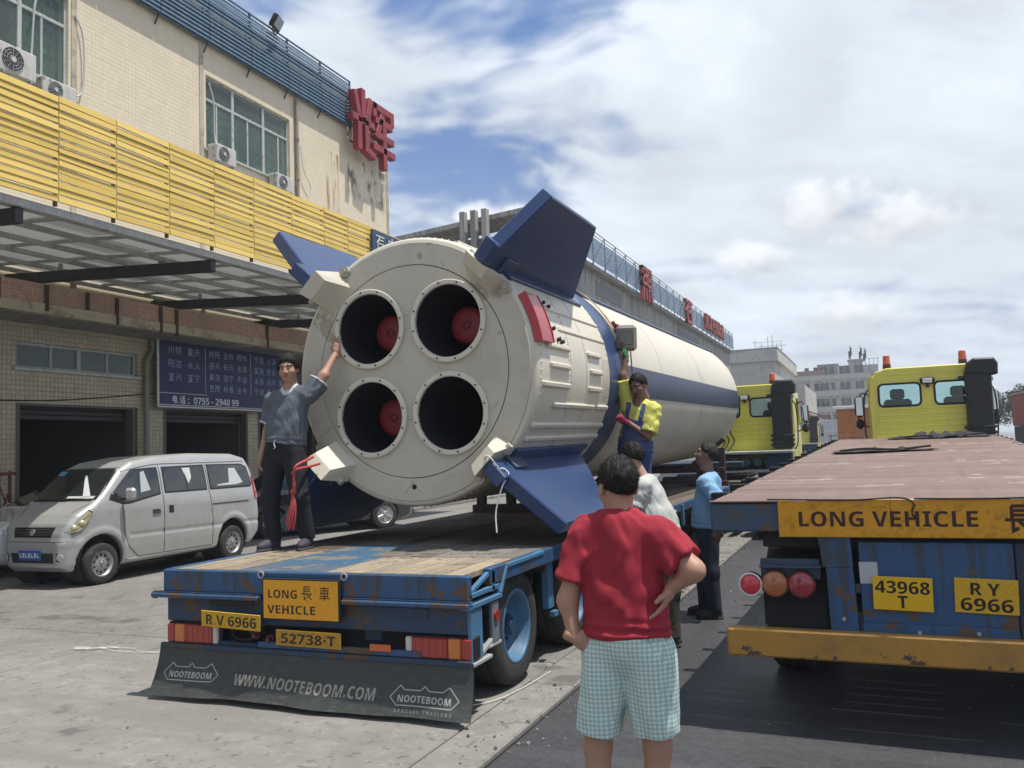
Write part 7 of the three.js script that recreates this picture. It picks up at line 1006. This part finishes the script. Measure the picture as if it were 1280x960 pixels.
  if (o.bib) { // overall straps and bib laid on the shirt
    const f = (x, y, z) => { const [u, v, w] = uvw(x, y, z); const au = Math.abs(u); const strap = Math.max(Math.abs(au - 0.085) - 0.024, v - 0.98, 0.2 - v), bib = Math.max(au - 0.125, v - 0.66, -w + 0.0), waist = v - 0.30; return Math.max(o.shirtF(x, y, z) - 0.009, Math.min(strap, bib, waist), 0.02 - v); };
    const [l2, h2] = box3(['pelvis', 'neck', 'shL', 'shR'], 0.2); part('overalls_bib', [isoMesh(f, l2, h2, 0.009)], o.bib, T);
  }
  if (o.scale) { T.scale.setScalar(o.scale); T.position.set(...o.move); }
  // shoes
  for (const s of ['L', 'R']) { const a = J['an' + s], t = unit([o.toe[s][0], 0, o.toe[s][2]]), X = cross([0, 1, 0], t), y0 = a[1] - 0.085, G = [X, [0, 1, 0], t]; const c0 = [a[0], y0, a[2]], at = (u, v, w) => add(add(add(c0, X, u), [0, 1, 0], v), t, w); const up2 = blend([ell(at(0, 0.055, -0.01), [0.045, 0.06, 0.062], G), ell(at(0, 0.04, 0.10), [0.048, 0.042, 0.09], G), cone(at(0, 0.09, -0.01), at(0, 0.05, 0.10), 0.036, 0.034)], 0.03); const f = (x, y, z) => smax(up2(x, y, z), y0 - y, 0.012), sole = blend([ell(at(0, 0.0, -0.015), [0.050, 0.05, 0.068], G), ell(at(0, 0.0, 0.10), [0.052, 0.05, 0.098], G)], 0.04), f2 = (x, y, z) => Math.max(sole(x, y, z), y - y0 - 0.024, y0 - y); const lo3 = [a[0] - 0.25, y0 - 0.02, a[2] - 0.25], hi3 = [a[0] + 0.25, a[1] + 0.08, a[2] + 0.25]; const g = new THREE.Group(); g.name = 'shoe'; T.add(g); part('upper', [isoMesh(f, lo3, hi3, 0.008)], o.shoe, g); part('sole', [isoMesh(f2, lo3, hi3, 0.008)], o.sole ?? MT.black, g); }
  return T;
}
const cloth = (c, v = 0.12, scale = 0.5, sheen = 0.1) => new THREE.MeshPhysicalMaterial({ map: dataTex(256, (a, b) => tint(c, 1 - v + 2 * v * (0.55 * fbm(a, b, 60, 2, 20) + 0.45 * fbm(a, b, 6, 3))), true, scale), roughness: 0.9, sheen, sheenRoughness: 0.8, sheenColor: lin(...tint(c, 0.6)), bumpMap: bumpNoise, bumpScale: 0.0006 });

// in the grey T-shirt, on the trailer deck, one hand on the rocket
person({
  label: 'man in grey T-shirt and dark trousers standing on the trailer deck, hand against the rocket', base: [-4.74, 0.915, -6.25],
  j: { pelvis: [-4.80, 1.80, -6.27], neck: [-4.735, 2.30, -6.30], head: [-4.73, 2.49, -6.26], shR: [-4.925, 2.215, -6.28], shL: [-4.56, 2.255, -6.32], elR: [-5.0, 1.95, -6.30], wrR: [-5.02, 1.72, -6.22], elL: [-4.475, 2.43, -6.42], wrL: [-4.455, 2.645, -6.585], hipR: [-4.89, 1.74, -6.27], hipL: [-4.71, 1.735, -6.28], knR: [-4.91, 1.36, -6.21], knL: [-4.625, 1.36, -6.24], anR: [-4.89, 1.0, -6.22], anL: [-4.615, 1.0, -6.33] },
  look: [0.28, -0.06, 1], tilt: 0.06, toe: { R: [-0.15, -0.3, 1], L: [0.25, -0.3, 1] },
  hand: { R: { dir: [0.05, -1, 0.1], palm: [0.9, 0, -0.3], curl: 0.5 }, L: { dir: [-0.08, 1, -0.12], palm: [0, -0.1, -1], curl: 0.05, spread: 0.16 } },
  hair: { len: 0.022, sd: 2, fringe: 0.056 }, shirt: { m: cloth([0.10, 0.115, 0.14], 0.35, 0.35), trim: cloth([0.5, 0.52, 0.55], 0.05), hem: 0.06, sleeve: 0.68, fold: 0.011, width: 0.172 }, lower: { m: cloth([0.007, 0.008, 0.013], 0.15), waist: 0.2, fold: 0.008, cord: true, loose: 0.016 }, shoe: mat([0.045, 0.04, 0.06], 0.7), sole: mat([0.05, 0.05, 0.055], 0.8),
});
// in red, seen from behind
{
  const ging = canvasTex(512, 512, (x, S) => { x.fillStyle = '#d3ded2'; x.fillRect(0, 0, S, S); const n = 16, q = S / n; for (let i = 0; i < n; i++) { x.fillStyle = 'rgba(105,150,150,0.38)'; x.fillRect(i * q, 0, q * 0.5, S); x.fillRect(0, i * q, S, q * 0.5); } for (let i = 0; i < n * 8; i++) { x.fillStyle = 'rgba(255,255,255,0.10)'; x.fillRect(i * q / 8, 0, 1, S); x.fillRect(0, i * q / 8, S, 1); } });
  ging.wrapS = ging.wrapT = THREE.RepeatWrapping; ging.repeat.set(1 / 0.29, 1 / 0.29);
  person({
    label: 'man in red T-shirt and pale checked shorts standing hands on hips, seen from behind', base: [-0.95, -0.04, -3.38], fat: 1.0, scale: 0.978, move: [-0.975, -0.04, -3.47],
    j: { pelvis: [-0.95, 0.945, -3.38], neck: [-0.965, 1.43, -3.40], head: [-0.970, 1.568, -3.42], shL: [-1.125, 1.355, -3.40], shR: [-0.775, 1.36, -3.38], elL: [-1.185, 1.10, -3.33], wrL: [-1.150, 0.955, -3.30], elR: [-0.645, 1.235, -3.33], wrR: [-0.748, 1.155, -3.355], hipL: [-1.035, 0.89, -3.38], hipR: [-0.865, 0.895, -3.38], knL: [-1.095, 0.50, -3.38], knR: [-0.85, 0.51, -3.42], anL: [-1.09, 0.06, -3.33], anR: [-0.87, 0.06, -3.40] },
    look: [-0.62, -0.06, -0.8], tilt: 0.02, toe: { L: [-0.3, -0.3, -1], R: [0.2, -0.3, -1] },
    hand: { L: { dir: [0.85, -0.35, -0.1], palm: [0.1, -0.25, -1], curl: 0.3 }, R: { dir: [-0.42, -0.86, 0.22], palm: [-0.9, 0.35, 0.1], curl: 0.22 } },
    skin: [0.40, 0.215, 0.14], hair: { len: 0.009, sd: 5, nape: -0.058 }, shirt: { m: cloth([0.30, 0.012, 0.026], 0.14, 0.7), hem: 0.02, sleeve: 0.72, flare: 0.010, fold: 0.013, width: 0.150, depth: 0.128, neck: 0.060, loose: 0.014 }, lower: { m: new THREE.MeshPhysicalMaterial({ map: ging, roughness: 0.9, sheen: 0.2, bumpMap: bumpNoise, bumpScale: 0.0008 }), shorts: 0.86, wide: 0.091, waist: 0.13, fold: 0.013, seatW: 0.150, seatD: 0.118, loose: 0.010, k: 0.022 }, shoe: mat([0.03, 0.03, 0.03], 0.7),
  });
}
// in the blue polo, looking up
person({
  label: 'man in light blue polo shirt and navy trousers looking up at the rocket', base: [-1.62, -0.04, -8.9],
  j: { pelvis: [-1.60, 0.82, -8.9], neck: [-1.555, 1.365, -8.9], head: [-1.575, 1.585, -8.9], shL: [-1.555, 1.295, -8.70], shR: [-1.555, 1.295, -9.09], elL: [-1.375, 1.06, -8.62], wrL: [-1.45, 0.86, -8.66], elR: [-1.60, 1.03, -9.16], wrR: [-1.72, 0.85, -9.1], hipL: [-1.585, 0.77, -8.82], hipR: [-1.60, 0.77, -8.98], knL: [-1.575, 0.42, -8.80], knR: [-1.68, 0.42, -8.98], anL: [-1.55, 0.045, -8.80], anR: [-1.68, 0.045, -8.98] },
  look: [-1, 0.32, 0.12], toe: { L: [-1, -0.3, 0.15], R: [-1, -0.3, -0.15] }, hand: { L: { dir: [-0.25, -1, 0], palm: [-0.2, 0, -1], curl: 0.6 }, R: { dir: [-0.2, -1, 0], palm: [0, 0, 1], curl: 0.4 } },
  skin: [0.22, 0.115, 0.075], hairC: [0.03, 0.028, 0.027], hair: { len: 0.010, sd: 9 }, shirt: { m: cloth([0.22, 0.40, 0.60], 0.1), collar: cloth([0.03, 0.05, 0.11], 0.1), hem: 0.06, sleeve: 0.66, width: 0.172, depth: 0.145, belly: 0.03, fold: 0.009 }, lower: { m: cloth([0.014, 0.019, 0.04], 0.12), waist: 0.2, loose: 0.016 }, shoe: mat([0.02, 0.02, 0.024], 0.6),
});
// in grey, bending, behind the man in red
person({
  label: 'person in pale grey shirt and brown patterned trousers bending forward behind the man in red', base: [-1.74, -0.04, -7.6],
  j: { pelvis: [-1.735, 0.86, -7.6], neck: [-1.90, 1.385, -7.62], head: [-2.02, 1.60, -7.64], shL: [-1.885, 1.33, -7.44], shR: [-1.905, 1.33, -7.80], elL: [-1.98, 1.10, -7.40], wrL: [-2.16, 0.98, -7.5], elR: [-2.0, 1.10, -7.84], wrR: [-2.2, 0.98, -7.8], hipL: [-1.72, 0.80, -7.52], hipR: [-1.735, 0.80, -7.69], knL: [-1.70, 0.44, -7.50], knR: [-1.76, 0.44, -7.70], anL: [-1.71, 0.045, -7.50], anR: [-1.74, 0.045, -7.71] },
  look: [-1, -0.1, -0.25], toe: { L: [-1, -0.3, 0.2], R: [-1, -0.3, -0.2] }, hand: { L: { dir: [-0.8, -0.5, 0], palm: [0, 0, -1], curl: 0.6 }, R: { dir: [-0.8, -0.5, 0], palm: [0, 0, 1], curl: 0.6 } },
  hair: { len: 0.018, sd: 12 }, shirt: { m: cloth([0.46, 0.47, 0.44], 0.1), hem: 0.02, sleeve: 0.66, width: 0.19, depth: 0.15, belly: 0.035, fold: 0.008, collar: cloth([0.6, 0.6, 0.55], 0.05) }, lower: { m: new THREE.MeshPhysicalMaterial({ map: dataTex(256, (u, v) => { const a = fbm(u, v, 9, 4); return a > 0.56 ? [0.075, 0.06, 0.04] : a > 0.46 ? [0.035, 0.03, 0.02] : [0.05, 0.05, 0.032]; }, true, 0.6), roughness: 0.9 }), waist: 0.16, loose: 0.02 }, shoe: mat([0.03, 0.028, 0.025], 0.7),
});
// the worker fastening the strap
person({
  label: 'worker in yellow shirt and blue overalls reaching up to fasten the strap beside the rocket', base: [-2.36, 0.915, -9.2],
  j: { pelvis: [-2.385, 1.62, -9.16], neck: [-2.30, 2.175, -9.14], head: [-2.29, 2.345, -9.09], shR: [-2.44, 2.115, -9.16], shL: [-2.135, 2.07, -9.11], elR: [-2.465, 2.47, -9.12], wrR: [-2.43, 2.665, -9.16], elL: [-2.20, 1.80, -9.02], wrL: [-2.41, 1.965, -8.99], hipR: [-2.47, 1.57, -9.17], hipL: [-2.31, 1.57, -9.14], knR: [-2.46, 1.30, -9.12], knL: [-2.30, 1.30, -9.10], anR: [-2.46, 1.0, -9.18], anL: [-2.31, 1.0, -9.15] },
  look: [-0.35, -0.38, 0.9], tilt: 0.1, toe: { R: [-0.5, -0.2, 0.8], L: [-0.3, -0.2, 0.9] }, hand: { R: { dir: [-0.1, 1, -0.15], palm: [-0.8, 0, -0.5], curl: 0.7, glove: [0.03, 0.12, 0.05] }, L: { dir: [-1, 0.45, 0.1], palm: [0.2, 0.2, -1], curl: 0.7, glove: [0.48, 0.05, 0.10] } },
  skin: [0.20, 0.105, 0.07], hair: { len: 0.014, sd: 21 }, shirt: { m: cloth([0.62, 0.60, 0.13], 0.1), hem: 0.1, sleeve: 0.86, flare: 0.02, fold: 0.011, width: 0.165 }, lower: { m: cloth([0.022, 0.05, 0.16], 0.15), waist: 0.3, loose: 0.022 }, bib: cloth([0.06, 0.09, 0.20], 0.2), shoe: mat([0.03, 0.03, 0.03], 0.7),
});
// ---------------------------------------------------------------- small things on the ground
{
  const m = mat([0.62, 0.62, 0.60], 0.8);
  const s1 = thing('plastic_string', 'tangle of thin white plastic string lying along the yard joint by the mud flap', 'string', [-5.6, 0.004, -6.6], 0, 'loose white plastic strings');
  for (let k = 0; k < 7; k++) { const a = rr(-0.6, 0.6), p = []; for (let i = 0; i < 5; i++) p.push([-0.45 + i * 0.25 + rr(-0.08, 0.08), 0.004 + rr(0, 0.012), a * 0.5 + rr(-0.12, 0.12) - i * 0.07]); part('strand', tube(p, 0.0035, 4, 24), m, s1); }
  const s2 = thing('plastic_string', 'thin white string curled across the yard joint left of the trailer', 'string', [-6.75, 0.004, -6.0], 0, 'loose white plastic strings');
  for (let k = 0; k < 5; k++) { const p = []; for (let i = 0; i < 5; i++) p.push([-0.25 + i * (k < 2 ? 0.28 : 0.1) + rr(-0.05, 0.05), 0.004 + rr(0, 0.01), rr(-0.07, 0.07) - i * 0.02]); part('strand', tube(p, 0.003, 4, 22), m, s2); }
  const s3 = thing('plastic_string', 'thin white string lying beside the kerb near the trailer wheel', 'string', [-2.5, 0.006, -5.5], 0, 'loose white plastic strings');
  part('strand', tube([[-0.25, 0.004, 0.25], [-0.1, 0.01, 0.2], [0.02, 0.004, 0.0], [0.1, 0.008, -0.4], [0.12, 0.004, -0.8]], 0.0035, 4, 30), m, s3);
  // grit, one object
  const g = new THREE.DodecahedronGeometry(1, 0), n = 1100, im = new THREE.InstancedMesh(g, mat([0.20, 0.19, 0.175], 0.95), n), M = new THREE.Matrix4(), q = new THREE.Quaternion();
  for (let i = 0; i < n; i++) { const road = rnd() < 0.45, near = rnd() < 0.6, x = near ? -2.08 + rr(-0.5, 0.6) * rnd() : rr(-9, 4), z = -rr(2.5, 15), r = 0.003 + 0.012 * rnd() ** 4; q.setFromEuler(new THREE.Euler(rr(0, 6), rr(0, 6), rr(0, 6))); M.compose(V(x, (x > -2.08 ? -0.04 : x > -2.45 ? 0.006 : 0) + r * 0.3, z), q, V(r, r * 0.7, r)); im.setMatrixAt(i, M); im.setColorAt(i, lin(...[0, 0, 0].fill(rr(0.4, 1.5)))); }
  im.name = 'grit'; im.userData = { kind: 'stuff', label: 'loose grit scattered over the yard, kerb and road', category: 'grit' }; scene.add(im);
  for (const [x, z, a, l] of [[-0.62, -4.85, 0.3, 'small dark scrap lying on the road in front of the yellow bumper'], [-0.25, -4.05, 1.2, 'pale scrap of paper on the road near the bottom of the photo']]) { const t = thing('litter_scrap', l, 'litter', [x, -0.038, z], a); part('scrap', hull([[-0.06, 0, 0.012], [0.05, 0, 0.02], [0.07, 0.004, -0.015], [-0.04, 0.012, -0.014], [0, 0.016, 0]]), mat(l[0] === 'p' ? [0.25, 0.24, 0.22] : [0.02, 0.02, 0.02], 0.9), t); }
  // planting beside the pavement
  const tr = []; for (let i = 0; i < 5200; i++) { const x = rr(-13.8, -12.9), z = rr(-40, -15.6), h = rr(0.12, 0.34), a = rr(0, 6.28), w = rr(0.012, 0.03), y0 = 0.1; tr.push(x - w * Math.cos(a), y0, z - w * Math.sin(a), x + w * Math.cos(a), y0, z + w * Math.sin(a), x + rr(-0.1, 0.1), y0 + h, z + rr(-0.1, 0.1)); }
  const gr = part('low_planting', fromTris(tr), mat([0.05, 0.085, 0.025], 0.8), scene); gr.userData = { kind: 'stuff', label: 'low green planting along the pale pavement beyond the trailer', category: 'planting' };
}
shadows(scene);
scene.fog = new THREE.FogExp2(new THREE.Color().setRGB(0.80, 0.86, 0.93), 0.001);
renderer.render(scene, camera);
